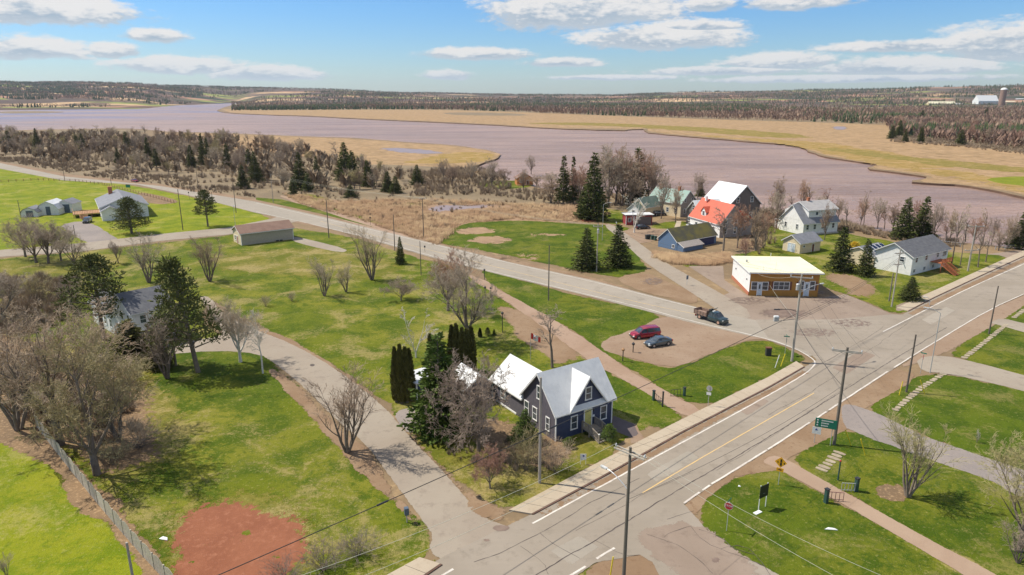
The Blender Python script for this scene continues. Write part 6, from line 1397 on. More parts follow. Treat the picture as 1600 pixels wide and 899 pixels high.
leaf = [(0, -.3), (.03, -.12), (.2, -.16), (.16, -.08), (.33, .06), (.26, .1), (.3, .22), (.18, .19), (.15, .25), (.06, .14), (.1, .34), (.04, .3), (0, .4)]
lf = leaf + [(-x, y) for x, y in leaf[::-1][1:-1]]
MB().prism([(0.05 + 0.72 + x * .75, -0.12, h_ - 0.9 + y * .9) for x, y in lf], (0, 0.02, 0)).build('leaf_emblem', MAT['flag_red'], r)
# bins by the side road
for i, (x, y, m_, lb) in enumerate(((1012, 374, 'plastic_dark', 'black waste bin, leftmost of three at the side road'), (1019, 375, 'post_green', 'green waste bin, middle of three at the side road'), (1024, 376, 'post_green', 'dark green waste bin, rightmost of three at the side road'))):
    r = empty('waste_bin', G(x, y), 0.3, lb, 'bin'); w_ = 1.5 if i == 0 else 0.7
    MB().prism([(-w_ / 2 * .85, -.3, 0), (w_ / 2 * .85, -.3, 0), (w_ / 2, -.36, 1.2), (-w_ / 2, -.36, 1.2)], (0, 0.7, 0)).build('bin_body', MAT[m_], r); MB().box((0, 0, 1.25), (w_ * 1.06, 0.85, 0.1)).build('lid', MAT[m_], r)
# wooden fence at the lower left: scalloped panels between posts
F0, F1, F2 = G(62, 672), G(142, 775), G(290, 925)
pts = chaikin([Vector((p.x, p.y)) for p in (G(58, 668), G(95, 716), G(142, 775), G(205, 850), G(262, 912), G(330, 985))], 1, False)
T = sum((b_ - a).length for a, b_ in zip(pts[:-1], pts[1:])); root = empty('wooden_fence', (pts[0].x, pts[0].y, 0), 0, 'weathered grey board fence with scalloped tops at the lower left', 'fence')
def along(s_):
    for a, b_ in zip(pts[:-1], pts[1:]):
        l = (b_ - a).length
        if s_ <= l: return a + (b_ - a) * (s_ / l)
        s_ -= l
    return pts[-1]
k = 0; s_ = 0.0
while s_ + 2.4 < T:
    a, b_ = along(s_), along(s_ + 2.4); o0 = Vector((a.x - pts[0].x, a.y - pts[0].y, 0)); u = Vector((b_.x - a.x, b_.y - a.y, 0)).normalized(); ang = math.atan2(u.y, u.x)
    MB().box(o0 + Vector((0, 0, 0.85)), (0.12, 0.12, 1.7), rz=ang).build('post', MAT['fence_wood'], root)
    rl = MB(); 
    for z in (0.4, 1.3): rl.box(o0 + u * 1.2 + Vector((-u.y, u.x, 0)) * 0.05 + Vector((0, 0, z)), (2.3, 0.04, 0.1), rz=ang)
    rl.build('rail', MAT['fence_wood'], root)
    pn = MB(); rr = random.Random(k)
    for i in range(15):
        x = 0.1 + i * 0.157; hh = 1.55 + 0.36 * math.sin(math.pi * i / 14) + rr.uniform(-.015, .015); pn.box(o0 + u * (x + 0.04) + Vector((u.y, -u.x, 0)) * (0.005 + rr.uniform(0, .006)) + Vector((0, 0, hh / 2)), (0.14, 0.02, hh), rz=ang)
    pb = pn.build('board', MAT['fence_wood'], root); pb['kind'] = 'stuff'
    s_ += 2.42; k += 1
# rail fence along the field on the far left
def rail_fence(px, label, step=3.2, h_=1.2, mat='fence_rail'):
    P = [G(*p) for p in px]; root = empty('rail_fence', P[0], 0, label, 'fence'); T = []
    for a, b_ in zip(P[:-1], P[1:]):
        n_ = max(1, round((b_ - a).length / step)); T += [a + (b_ - a) * (i / n_) for i in range(n_)]
    T.append(P[-1])
    for t in T: MB().box(t - P[0] + Vector((0, 0, h_ / 2)), (0.16, 0.16, h_)).build('post', MAT[mat], root)
    for a, b_ in zip(T[:-1], T[1:]):
        rl = MB()
        for z in (0.5, 1.05): rl.tube(a - P[0] + Vector((0, 0, z)), b_ - P[0] + Vector((0, 0, z)), 0.06, 0.06, 4)
        rl.build('rail', MAT[mat], root)
rail_fence([(118, 284), (160, 289), (200, 299), (240, 309), (272, 318)], 'brown rail fence along the field beside the country road')
rail_fence([(-10, 286), (60, 282), (118, 284)], 'brown rail fence at the far edge of the left field')
rail_fence([(1400, 372), (1440, 378), (1500, 386)], 'low grey rail along the river path on the right', 3, 0.8, 'galvanised')
rail_fence([(1555, 390), (1600, 389), (1660, 392)], 'pale guard rail beside the spruce at the right edge', 3, 0.8, 'galvanised')
rail_fence([(1192, 328), (1212, 333)], 'pale rail by the water left of the two-storey house', 3, 0.8, 'galvanised')
# woodpile / garden stones by the river house
for k, (x, y, lb) in enumerate(((1200, 505, ''),)): pass
# ------------------------------------------------------------------ vegetation
def prisms(S, n=3):
    """S: rows of x0 y0 z0 x1 y1 z1 r0 r1 -> vertices, quads of open prisms"""
    S = np.asarray(S, np.float64); P0, P1, r0, r1 = S[:, 0:3], S[:, 3:6], S[:, 6], S[:, 7]
    d = P1 - P0; d /= np.linalg.norm(d, axis=1)[:, None] + 1e-9
    up = np.where(np.abs(d[:, 2:3]) > 0.9, np.array([[1.0, 0, 0]]), np.array([[0, 0, 1.0]]))
    a = np.cross(d, up); a /= np.linalg.norm(a, axis=1)[:, None] + 1e-9; b_ = np.cross(d, a)
    V = []
    for P, r in ((P0, r0), (P1, r1)):
        for k in range(n):
            t = 2 * math.pi * k / n; V.append(P + (a * math.cos(t) + b_ * math.sin(t)) * r[:, None])
    V = np.stack(V, 1).reshape(-1, 3); m = len(S); base = np.arange(m)[:, None] * (2 * n)
    F = np.concatenate([base + np.array([[k, (k + 1) % n, n + (k + 1) % n, n + k]]) for k in range(n)], 0)
    return V, F
def rnd_perp(rr, d):
    a = d.orthogonal().normalized(); b_ = d.cross(a); t = rr.uniform(0, 2 * math.pi); return a * math.cos(t) + b_ * math.sin(t)
def gen_bare(seed, style='maple', detail=1.0):
    """unit-ish tree 10 m tall; returns trunk rows and twig rows"""
    rr = random.Random(seed); trunk = []; twigs = []
    P = dict(maple=dict(nst=1, bole=0.18, n=(9, 7, 7, 6), ang=(38, 42, 45, 48), ratio=(0.62, 0.52, 0.5, 0.48), up=(0.25, 0.18, 0.1, 0.04), L=5.6, tw=.014),
             vase=dict(nst=5, bole=0.02, n=(7, 7, 7, 0), ang=(24, 34, 42, 45), ratio=(0.50, 0.45, 0.48, .5), up=(0.35, 0.25, 0.12, 0.05), L=7.4, tw=.013),
             round=dict(nst=1, bole=0.13, n=(11, 8, 7, 6), ang=(52, 48, 50, 50), ratio=(0.62, 0.52, 0.5, 0.48), up=(0.12, 0.1, 0.05, 0.0), L=5.2, tw=.017),
             birch=dict(nst=2, bole=0.14, n=(5, 5, 6, 0), ang=(40, 40, 45, 50), ratio=(0.48, 0.45, 0.45, .45), up=(0.2, 0.1, 0.0, 0.0), L=6.6, tw=.020),
             lean=dict(nst=1, bole=0.35, n=(13, 6, 5, 3), ang=(40, 40, 45, 50), ratio=(0.34, 0.5, 0.5, .5), up=(0.35, 0.15, 0.08, 0.0), L=7.0, tw=.016),
             shrub=dict(nst=30, bole=0.0, n=(5, 5, 4, 0), ang=(26, 35, 45, 50), ratio=(0.45, 0.5, 0.5, .45), up=(0.12, 0.1, 0.0, 0.0), L=7.5, tw=.03))[style]
    def branch(p, d, L, r, lev):
        seg = 4 if lev < 2 else (2 if lev == 2 else 1); pts = [p]; q = p; dd = d.copy()
        for k in range(seg):
            dd = (dd + Vector((0, 0, P['up'][min(lev, 3)] * 0.5)) + rnd_perp(rr, dd) * (0.10 if lev < 2 else 0.16)).normalized(); q = q + dd * L / seg; pts.append(q)
        for k in range(seg):
            ra = r * (1 - 0.75 * k / seg); rb = r * (1 - 0.75 * (k + 1) / seg)
            (trunk if lev < 2 else twigs).append((*pts[k], *pts[k + 1], max(ra, P['tw'] * .7), max(rb, P['tw'] * .6)))
        if lev >= 4 or P['n'][min(lev, 3)] == 0 and lev == 3: return
        n = P['n'][lev] if lev < 4 else 0
        n = int(n * (detail if lev >= 1 else 1) + rr.random())
        for i in range(n):
            t = rr.uniform(0.22 if lev else 0.12, 1.0) if i else 1.0
            k = min(seg - 1, int(t * seg)); f = t * seg - k; c = pts[k].lerp(pts[k + 1], min(1, f)); dv = (pts[k + 1] - pts[k]).normalized()
            a = math.radians(P['ang'][lev] * rr.uniform(0.6, 1.25)); nd = (dv * math.cos(a) + rnd_perp(rr, dv) * math.sin(a)).normalized()
            nl = L * P['ratio'][lev] * rr.uniform(0.7, 1.2) * (1.15 - 0.35 * t)
            branch(c, nd, nl, max(r * (1 - 0.75 * t) * 0.62, P['tw']), lev + 1)
    H = 10.0
    bole = P['bole'] * H
    if P['nst'] == 1:
        top = Vector((rr.uniform(-.2, .2), rr.uniform(-.2, .2), bole)); trunk.append((0, 0, -0.15, *top, 0.26, 0.19))
        if style == 'lean': trunk[-1] = (0, 0, -0.15, *top, 0.15, 0.12); branch(top, Vector((0.02, 0, 1)), H * 0.66, 0.115, 0)
        else:
            branch(top, Vector((rr.uniform(-.1, .1), rr.uniform(-.1, .1), 1)).normalized(), P['L'], 0.17, 0)
            for i in range(3):
                t = 6.283 * (i + rr.random() * .5) / 3; a = math.radians(P['ang'][0] * .8); branch(top * rr.uniform(.8, 1), Vector((math.sin(a) * math.cos(t), math.sin(a) * math.sin(t), math.cos(a))), P['L'] * rr.uniform(.75, .95), 0.13, 0)
    else:
        if bole > 0.5: trunk.append((0, 0, -0.15, 0, 0, bole, 0.2, 0.17))
        for i in range(P['nst']):
            t = 6.283 * (i + rr.random() * .6) / P['nst']; a = math.radians(rr.uniform(8, 22) if style == 'vase' else (rr.uniform(20, 32) if style == 'birch' else rr.uniform(5, 42)))
            branch(Vector((0.15 * math.cos(t), 0.15 * math.sin(t), bole - 0.1)), Vector((math.sin(a) * math.cos(t), math.sin(a) * math.sin(t), math.cos(a))), P['L'] * rr.uniform(.8, 1.05) * (0.75 if style == 'shrub' else 1), (0.12 if style != 'shrub' else 0.04), 0 if style != 'shrub' else 1)
    T, W_ = np.array(trunk), np.array(twigs)
    top = max(T[:, 5].max(), np.percentile(W_[:, 5], 99.5)); k = 10.0 / top
    T[:, :6] *= k; W_[:, :6] *= k
    hw = np.percentile(np.hypot(W_[:, 3], W_[:, 4]), 96)
    return T, W_, hw
PROTO = {}
def proto_bare(key, seed, style, detail=1.0, thick=1.0, n=3):
    T, W_, hw = gen_bare(seed, style, detail); T[:, 6:] *= 1.0; W_[:, 6:] *= thick
    def me(name, S, n_):
        V, F = prisms(S, n_); o = np_mesh(name, V, F, MAT['bark_brown']); m = o.data; bpy.data.objects.remove(o); return m
    PROTO[key] = (me('trunk', T, 6), me('crown', W_, n), hw, len(W_))
for s_ in range(3): proto_bare('maple%d' % s_, 11 + s_, 'maple', 0.86, 1.0)
for s_ in range(3): proto_bare('vase%d' % s_, 31 + s_, 'vase', 0.95, 1.15)
for s_ in range(2): proto_bare('round%d' % s_, 41 + s_, 'round', 0.84, 1.15)
for s_ in range(2): proto_bare('birch%d' % s_, 51 + s_, 'birch', 1.0, 2.2)
for s_ in range(3): proto_bare('lean%d' % s_, 61 + s_, 'lean', 0.8, 1.5)
for s_ in range(2): proto_bare('shrub%d' % s_, 71 + s_, 'shrub', 1.0, 1.0)
for s_ in range(3): proto_bare('mid%d' % s_, 81 + s_, 'maple', 0.66, 2.0)
for s_ in range(2): proto_bare('midlean%d' % s_, 91 + s_, 'lean', 0.66, 2.0)
def tree_obj(name, key, base, h, hw, label, group=None, bark='bark_brown', twig='twig_brown', rot=None, tilt=(0, 0), cat='tree', shape=True):
    tm, cm, phw, _ = PROTO[key]; rr = random.Random(int(base.x * 37 + base.y * 91))
    root = empty(name, base, rr.uniform(0, 6.28) if rot is None else rot, label, cat, group)
    root.rotation_euler[0], root.rotation_euler[1] = tilt
    sz_ = h / 10.0; sxy = hw / phw; sxy = min(max(sxy, sz_ * 0.55), sz_ * 1.9)
    root.scale = (sxy, sxy, sz_)
    for nm, me, mt in (('trunk', tm, bark), ('crown', cm, twig)):
        o = bpy.data.objects.new(nm, me); COL.objects.link(o); o.parent = root
        o.material_slots[0].link = 'OBJECT'; o.material_slots[0].material = MAT[mt]
    return root
def T(key, bx, by, ty, hwpx, label, **k):
    nm = k.pop('name', 'bare_tree')
    return tree_obj(nm, key, G(bx, by), height(bx, by, ty), hwpx / ppm(bx, by), label, **k)

# conifers
def leaf_quads(C, Dn, size, rr, flat=0.5):
    """small needle tufts: one tapered quad each; C centres, Dn outward directions"""
    n = len(C); a = rr.normal(size=(n, 3)); a[:, 2] *= flat; Dn = Dn + 0.35 * a; Dn /= np.linalg.norm(Dn, axis=1)[:, None]
    s = np.cross(Dn, rr.normal(size=(n, 3))); s /= np.linalg.norm(s, axis=1)[:, None] + 1e-9
    L = size * rr.uniform(0.7, 1.3, n)[:, None]; W_ = L * 0.38
    V = np.stack([C - s * W_ * .6, C + s * W_ * .6, C + Dn * L + s * W_ * .35, C + Dn * L - s * W_ * .35], 1).reshape(-1, 3)
    F = np.arange(n * 4).reshape(n, 4); return V, F
def proto_spruce(key, seed, droop=0.25, width=2.6, dens=1.0, gap=0.0, size=0.42, base=0.6, mat='needles_spruce', topw=0.05):
    rr = np.random.RandomState(seed); H = 10.0; C = []; Dn = []; br = []; z = base
    while z < H - 0.15:
        t = (z - base) / (H - base); w_ = width * ((1 - t) ** 0.85) + topw; nb = int(5 + 9 * (1 - t)); ph = rr.uniform(0, 6.28)
        for i in range(nb):
            if rr.rand() < gap: continue
            a = ph + 6.283 * i / nb + rr.uniform(-.25, .25); L = w_ * rr.uniform(0.62, 1.12); u = np.array([math.cos(a), math.sin(a), 0.0])
            m = max(3, int(L / 0.17 * dens)); zz = z + rr.uniform(-.12, .12)
            for k in range(m):
                s = (k + rr.rand()) / m; c = u * L * (0.12 + 0.88 * s) + np.array([0, 0, zz - droop * L * s + 0.16 * L * s * s]); side = rr.uniform(-1, 1) * 0.30 * L * (0.35 + 0.65 * (1 - abs(s - .45)))
                c = c + np.array([-u[1], u[0], 0]) * side; c[2] += rr.uniform(-.1, .05)
                C.append(c); Dn.append(u * 0.8 + np.array([-u[1], u[0], 0]) * np.sign(side) * 0.5 + np.array([0, 0, -0.2 + 0.3 * rr.rand()]))
            br.append((0, 0, zz, *(u * L * 0.85), 0.03, 0.01)); br[-1] = (0, 0, zz, u[0] * L * .85, u[1] * L * .85, zz - droop * L * .6, 0.03, 0.01)
        z += 0.30 + 0.10 * (1 - t)
    C = np.array(C); Dn = np.array(Dn); V, F = leaf_quads(C, Dn, size, rr)
    V2, F2 = leaf_quads(C + rr.normal(scale=.08, size=C.shape), Dn + np.array([0, 0, .5]), size * .8, rr)
    o = np_mesh('crown', np.concatenate([V, V2]), np.concatenate([F, F2 + len(V)]), MAT[mat]); cm = o.data; bpy.data.objects.remove(o)
    Vt, Ft = prisms(np.array([(0, 0, -.2, 0, 0, H * .5, .2, .12), (0, 0, H * .5, 0, 0, H * .97, .12, .02)] + br), 5)
    o = np_mesh('trunk', Vt, Ft, MAT['bark_brown']); tm = o.data; bpy.data.objects.remove(o); PROTO[key] = (tm, cm, width, 0)
def proto_pine(key, seed, mat='needles_pine', clumps=60, w_=2.9, base=0.34, flatc=0.45, cs=0.75, lean=0.0, conic=0.5):
    rr = np.random.RandomState(seed); H = 10.0; C = []; Dn = []; limbs = []
    for i in range(clumps):
        t = (i + rr.rand()) / clumps; z = H * (base + (1 - base) * t * 0.97); prof = (1 - t) ** conic * (0.55 + 0.45 * math.sin(min(1, t * 3 + .25) * 1.57)); a = i * 2.4 + rr.uniform(-.4, .4); R = w_ * prof * rr.uniform(.45, 1.05)
        c = np.array([R * math.cos(a) + lean * t, R * math.sin(a), z]); limbs.append((lean * t * .9, 0, z - 0.25 * R - .1, *c, 0.07, 0.02))
        n = 74; q = rr.normal(size=(n, 3)); q /= np.linalg.norm(q, axis=1)[:, None]; rad = cs * (0.75 + .5 * rr.rand()) * (1.1 - .4 * t)
        pts = c + q * np.array([rad, rad, rad * flatc]) * rr.uniform(.3, 1, (n, 1)); C.append(pts); Dn.append(q + np.array([0, 0, .35]))
    C = np.concatenate(C); Dn = np.concatenate(Dn); V, F = leaf_quads(C, Dn, 0.25, rr, 1.0)
    o = np_mesh('crown', V, F, MAT[mat]); cm = o.data; bpy.data.objects.remove(o)
    Vt, Ft = prisms(np.array([(0, 0, -.2, lean * .4, 0, H * .5, .22, .15), (lean * .4, 0, H * .5, lean, 0, H * .97, .15, .03)] + limbs), 6)
    o = np_mesh('trunk', Vt, Ft, MAT['bark_brown']); tm = o.data; bpy.data.objects.remove(o); PROTO[key] = (tm, cm, w_ * .95, 0)
def proto_column(key, seed, mat='needles_cedar', w_=1.0):
    rr = np.random.RandomState(seed); n = 2600; t = rr.rand(n) ** 0.9; z = 0.25 + 9.7 * t; a = rr.uniform(0, 6.283, n); prof = w_ * np.minimum(1, (1 - t) * 1.7) ** .75 * (0.75 + .25 * np.minimum(1, t * 8)) * (1 + .12 * np.sin(a * 5 + z)); R = prof * rr.uniform(.75, 1.05, n)
    C = np.stack([R * np.cos(a), R * np.sin(a), z], 1); Dn = np.stack([np.cos(a) * .45, np.sin(a) * .45, np.full(n, .9)], 1); V, F = leaf_quads(C, Dn, 0.5, rr, .4)
    o = np_mesh('crown', V, F, MAT[mat]); cm = o.data; bpy.data.objects.remove(o)
    Vt, Ft = prisms(np.array([(0, 0, -.1, 0, 0, 9.0, w_ * .5, .05)]), 8); o = np_mesh('trunk', Vt, Ft, MAT['bark_brown']); tm = o.data; bpy.data.objects.remove(o); PROTO[key] = (tm, cm, w_, 0)
for s_ in range(3): proto_spruce('spruce%d' % s_, 5 + s_, 0.28, 2.5 + .2 * s_, 1.0, 0.12, 0.40)
proto_spruce('thin0', 15, 0.3, 1.9, 1.0, 0.35, 0.40, 1.2); proto_spruce('thin1', 16, 0.3, 1.7, 1.0, 0.4, 0.42, 1.0)
proto_spruce('dark0', 17, 0.1, 3.2, 1.2, 0.02, 0.34, 0.2)
proto_spruce('yew0', 18, 0.05, 3.4, 1.1, 0.10, 0.5, 0.3, 'needles_yew', 0.3)
proto_pine('pine0', 21); proto_pine('pine1', 22, clumps=64, w_=3.4, base=0.34, flatc=.35, cs=1.1); proto_pine('pine2', 23, clumps=60, w_=3.2, base=0.28, flatc=.32, cs=1.1, lean=-1.4, conic=.75)
proto_pine('ball0', 24, clumps=80, w_=2.9, base=.16, cs=1.0, flatc=.8)
proto_column('cedar0', 25)
def C_(key, bx, by, ty, hwpx, label, mat='needles_spruce', **k):
    nm = k.pop('name', 'spruce_tree'); return T(key, bx, by, ty, hwpx, label, name=nm, twig=mat, **k)

# named trees near the camera
T('maple0', 95, 696, 474, 112, 'tallest bare maple with thick trunk beside the board fence', twig='twig_brown', rot=1.0)
T('maple1', 152, 742, 512, 92, 'bare olive-tinged tree right of the big maple, shading the red-brown ground', twig='twig_olive', rot=2.0)
T('vase0', 30, 672, 520, 70, 'cluster of dark bare stems at the left edge behind the fence', twig='twig_grey')
T('vase1', 185, 690, 575, 52, 'low bare tree at the right side of the thicket', twig='twig_olive')
T('maple2', 8, 505, 400, 45, 'bare tree at the left edge above the thicket', twig='twig_grey')
T('vase2', 262, 592, 478, 40, 'bare multi-stem tree in front of the leaning pine', twig='twig_grey')
T('maple2', 376, 566, 462, 40, 'bare tree with forked white-streaked trunk at the lane corner', bark='bark_birch', twig='twig_grey')
T('lean2', 411, 584, 482, 20, 'slender white birch at the edge of the lane', name='birch_tree', bark='bark_birch', twig='twig_birch')
T('vase0', 543, 707, 572, 58, 'bare multi-stem tree casting shade over the old lane', twig='twig_brown', rot=0.6)
T('round0', 748, 705, 548, 72, 'dense tangled bare tree in front of the navy house', twig='twig_grey', rot=0.3)
T('round1', 766, 764, 694, 34, 'small crab apple tree on the lawn beside the old lane', twig='twig_rust')
T('vase1', 507, 463, 398, 27, 'bare upright tree on the lawn, left of the slimmer one', twig='twig_grey')
T('vase2', 541, 457, 410, 16, 'small slim bare tree between two larger ones on the lawn', twig='twig_grey')
T('vase0', 581, 438, 352, 33, 'tall bare vase-shaped tree beside the country road', twig='twig_brown', rot=4)
T('round1', 627, 470, 433, 27, 'low spreading bare tree on the mid lawn', twig='twig_grey')
T('birch1', 650, 559, 480, 34, 'white-limbed forked birch standing alone on the lawn', name='birch_tree', bark='bark_birch', twig='twig_birch', rot=1.2)
T('maple1', 730, 535, 392, 62, 'large bare tree with pale limbs behind the cedars', twig='twig_grey', rot=3.3)
T('maple2', 700, 486, 384, 36, 'reddish bare tree by the country road and trail head', twig='twig_rust')
T('lean1', 863, 575, 478, 34, 'thin bare tree behind the white metal roof', twig='twig_grey')
T('shrub0', 868, 740, 685, 34, 'tangled brown shrub before the navy house wall', name='bare_shrub', cat='shrub', twig='twig_brown')
T('shrub1', 822, 735, 668, 38, 'olive brown shrub left of the pale pole', name='bare_shrub', cat='shrub', twig='twig_olive')
T('shrub1', 560, 868, 834, 42, 'grey-brown twiggy shrub at the corner of the near lawn', name='bare_shrub', cat='shrub', twig='twig_dark')
T('shrub0', 505, 890, 852, 45, 'lower grey-brown shrub adjoining the corner shrub', name='bare_shrub', cat='shrub', twig='twig_dark')
T('shrub1', 445, 915, 878, 40, 'leftmost twiggy shrub of the row at the bottom edge', name='bare_shrub', cat='shrub', twig='twig_dark')
T('shrub0', 415, 479, 461, 10, 'small round shrub on the lawn, left of a pair', name='bare_shrub', cat='shrub', twig='twig_grey')
T('shrub1', 456, 471, 455, 9, 'small round shrub on the lawn, right of a pair', name='bare_shrub', cat='shrub', twig='twig_grey')
T('vase1', 1418, 777, 636, 60, 'bare multi-stem tree between the pink trail and gravel lane', twig='twig_olive', rot=2.2)
T('maple1', 1592, 862, 676, 72, 'pale spreading bare tree at the right edge', twig='twig_olive', bark='bark_brown', rot=2.0)
T('vase2', 1526, 692, 671, 4, 'staked sapling on the upper right lawn', name='sapling', twig='twig_birch')
T('vase0', 1590, 880, 820, 30, 'cut multi-stem stump sprouts at the right edge', name='bare_shrub', cat='shrub', twig='twig_grey')
T('vase1', 12, 905, 862, 14, 'small bare sapling at the bottom left corner', name='sapling', twig='twig_grey')
T('vase0', 233, 442, 368, 34, 'bare tree behind the dark farmhouse roof', twig='twig_grey'); T('vase1', 328, 440, 364, 36, 'bare tree left of the lawn beyond the pines', twig='twig_brown')
for k, (x, y, t, hw, lb) in enumerate([(40, 402, 336, 32, 'leftmost of the bare trees along the side lane'), (57, 411, 340, 34, 'second bare tree along the side lane'), (76, 412, 345, 30, 'bare tree near the short dark pole'), (96, 408, 350, 28, 'bare tree before the gravel yard'), (117, 418, 358, 28, 'right end bare tree of the lane row'), (185, 412, 375, 12, 'thin bare tree alone by the lane')]):
    T('maple%d' % (k % 3), x, y, t, hw, lb, twig='twig_grey')
for k, (x, y, t, hw, lb) in enumerate([(60, 470, 425, 30, 'bare thicket bush on the tired lawn at left'), (110, 478, 430, 30, 'olive bush beside the white wing of the farmhouse'), (20, 560, 500, 40, 'tangled bush at the left edge'), (200, 600, 555, 45, 'brown bush before the farmhouse drive'), (120, 640, 590, 45, 'undergrowth bush behind the big maple'), (220, 700, 650, 40, 'dry bush right of the thicket'), (175, 720, 690, 40, 'dark undergrowth at the fence end'), (60, 640, 605, 40, 'dark undergrowth by the fence top'), (330, 500, 470, 26, 'twiggy bush at the lane fork')]):
    T('shrub%d' % (k % 2), x, y, t, hw, lb, name='bare_shrub', cat='shrub', twig=('twig_olive', 'twig_grey', 'twig_brown')[k % 3])
# conifers near
C_('pine1', 163, 532, 398, 50, 'broad dark pine left of the farmhouse roof', 'needles_pine', name='pine_tree')
C_('pine2', 310, 582, 402, 52, 'tall leaning pine on the lush grass by the farmhouse', 'needles_pine', name='pine_tree', rot=0.0)
C_('pine1', 275, 572, 470, 30, 'thinner dark pine between the bare stems', 'needles_pine', name='pine_tree')
C_('yew0', 208, 566, 500, 40, 'broad dark cedar bush before the farmhouse', 'needles_cedar', name='cedar_tree')
C_('yew0', 250, 575, 515, 22, 'smaller dark cedar right of the farmhouse bush', 'needles_cedar', name='cedar_tree')
C_('yew0', 688, 676, 522, 50, 'large rich green spruce covering the navy shed', 'needles_yew')
C_('dark0', 820, 690, 640, 28, 'low dark green juniper before the shingled wing', 'needles_yew', name='juniper')
C_('ball0', 952, 690, 664, 13, 'rounded dark green shrub right of the front steps', 'needles_yew', name='evergreen_shrub', cat='shrub')
C_('ball0', 888, 700, 684, 11, 'low evergreen shrub left of the front steps', 'needles_yew', name='evergreen_shrub', cat='shrub')
for x, y, t, lb in ((620, 628, 545, 'leftmost of four dark cedar columns'), (628, 630, 541, 'second of four dark cedar columns'), (636, 629, 545, 'third of four dark cedar columns'), (642, 626, 547, 'rightmost of four dark cedar columns')): C_('cedar0', x, y, t, 6.5, lb, 'needles_cedar', name='cedar_column')
for x, y, t, lb in ((674, 592, 524, 'left cedar column behind the big green spruce'), (682, 594, 530, 'second cedar column behind the big green spruce'), (691, 590, 538, 'short cedar column behind the big green spruce'), (707, 580, 510, 'tallest cedar column before the large bare tree'), (714, 582, 508, 'cedar column right of the tallest'), (723, 584, 514, 'broad middle cedar column of the clump'), (730, 582, 516, 'cedar column near the right of the clump'), (737, 580, 512, 'rightmost cedar column of the clump')): C_('cedar0', x, y, t, 6.5, lb, 'needles_cedar', name='cedar_column')
C_('cedar0', 750, 527, 513, 3, 'tiny dark cypress on the garden lawn', 'needles_spruce', name='cypress'); C_('ball0', 762, 525, 512, 5, 'clipped ball bush on the garden lawn', 'needles_pine', name='topiary', cat='shrub'); C_('dark0', 772, 524, 514, 4, 'small round evergreen right of the clipped ball', 'needles_yew', name='evergreen_shrub', cat='shrub')
C_('spruce0', 626, 413, 370, 9, 'small dark spruce alone by the country road')
C_('pine0', 325, 354, 297, 19, 'round-topped pine on the bright lawn by the road', 'needles_pine', name='pine_tree'); C_('ball0', 206, 365, 309, 25, 'dense dark pine in front of the white bungalow', 'needles_pine', name='pine_tree')
C_('spruce1', 926, 344, 238, 27, 'tallest dark spruce among bare trees by the red shed'); C_('thin0', 880, 320, 242, 14, 'narrow dark spruce left of the tall one'); C_('thin1', 895, 318, 245, 9, 'slim spruce top just right of the narrow spruce')
C_('dark0', 912, 342, 290, 18, 'lower dark spruce at the foot of the tallest'); C_('thin1', 994, 320, 232, 18, 'thin ragged spruce among the tall bare trees')
C_('spruce2', 916, 421, 356, 27, 'left of two broad spruces beside the country road'); C_('spruce0', 965, 417, 350, 24, 'right of two broad spruces beside the side road')
C_('spruce1', 1411, 374, 308, 21, 'left of a pair of tall spruces by the river'); C_('spruce2', 1440, 373, 307, 22, 'right of a pair of tall spruces by the river')
C_('spruce0', 1312, 424, 354, 22, 'dark spruce right of the flat-roofed shop'); C_('spruce1', 1350, 431, 373, 17, 'thinner spruce before the white gable wall'); C_('dark0', 1421, 469, 432, 20, 'squat green spruce at the street corner'); C_('spruce2', 1592, 388, 332, 24, 'spruce at the right edge by the guard rail')
C_('spruce0', 1094, 308, 285, 9, 'yellow-green spruce behind the big white roof', 'needles_pine')
C_('ball0', 1333, 402, 378, 14, 'yellow flowering shrub between the spruces', 'blossom_yellow', name='flowering_shrub', cat='shrub')
for k, (x, y, t, hw) in enumerate([(540, 282, 222, 18), (552, 286, 235, 16), (470, 297, 238, 16), (458, 306, 277, 8), (652, 289, 257, 14), (606, 300, 268, 12), (618, 302, 275, 12), (548, 309, 288, 24), (482, 300, 270, 14), (400, 285, 236, 14), (318, 258, 208, 8), (326, 260, 214, 8), (232, 246, 214, 8), (200, 240, 205, 9), (130, 236, 208, 9), (122, 238, 212, 8), (380, 295, 258, 12), (390, 270, 232, 12), (245, 262, 232, 9), (60, 236, 200, 8), (300, 262, 226, 9), (356, 262, 224, 9), (185, 255, 232, 8), (15, 232, 204, 9), (496, 285, 244, 10), (575, 292, 250, 12)]):
    C_(('spruce0', 'spruce1', 'spruce2', 'thin0', 'dark0')[k % 5 if k != 7 else 4], x, y, t, hw, 'dark spruce standing in the brown woods beyond the country road' if k not in (4,) else 'lone cone-shaped spruce on the marsh edge', group='spruces in the roadside woods' if k != 4 else None)
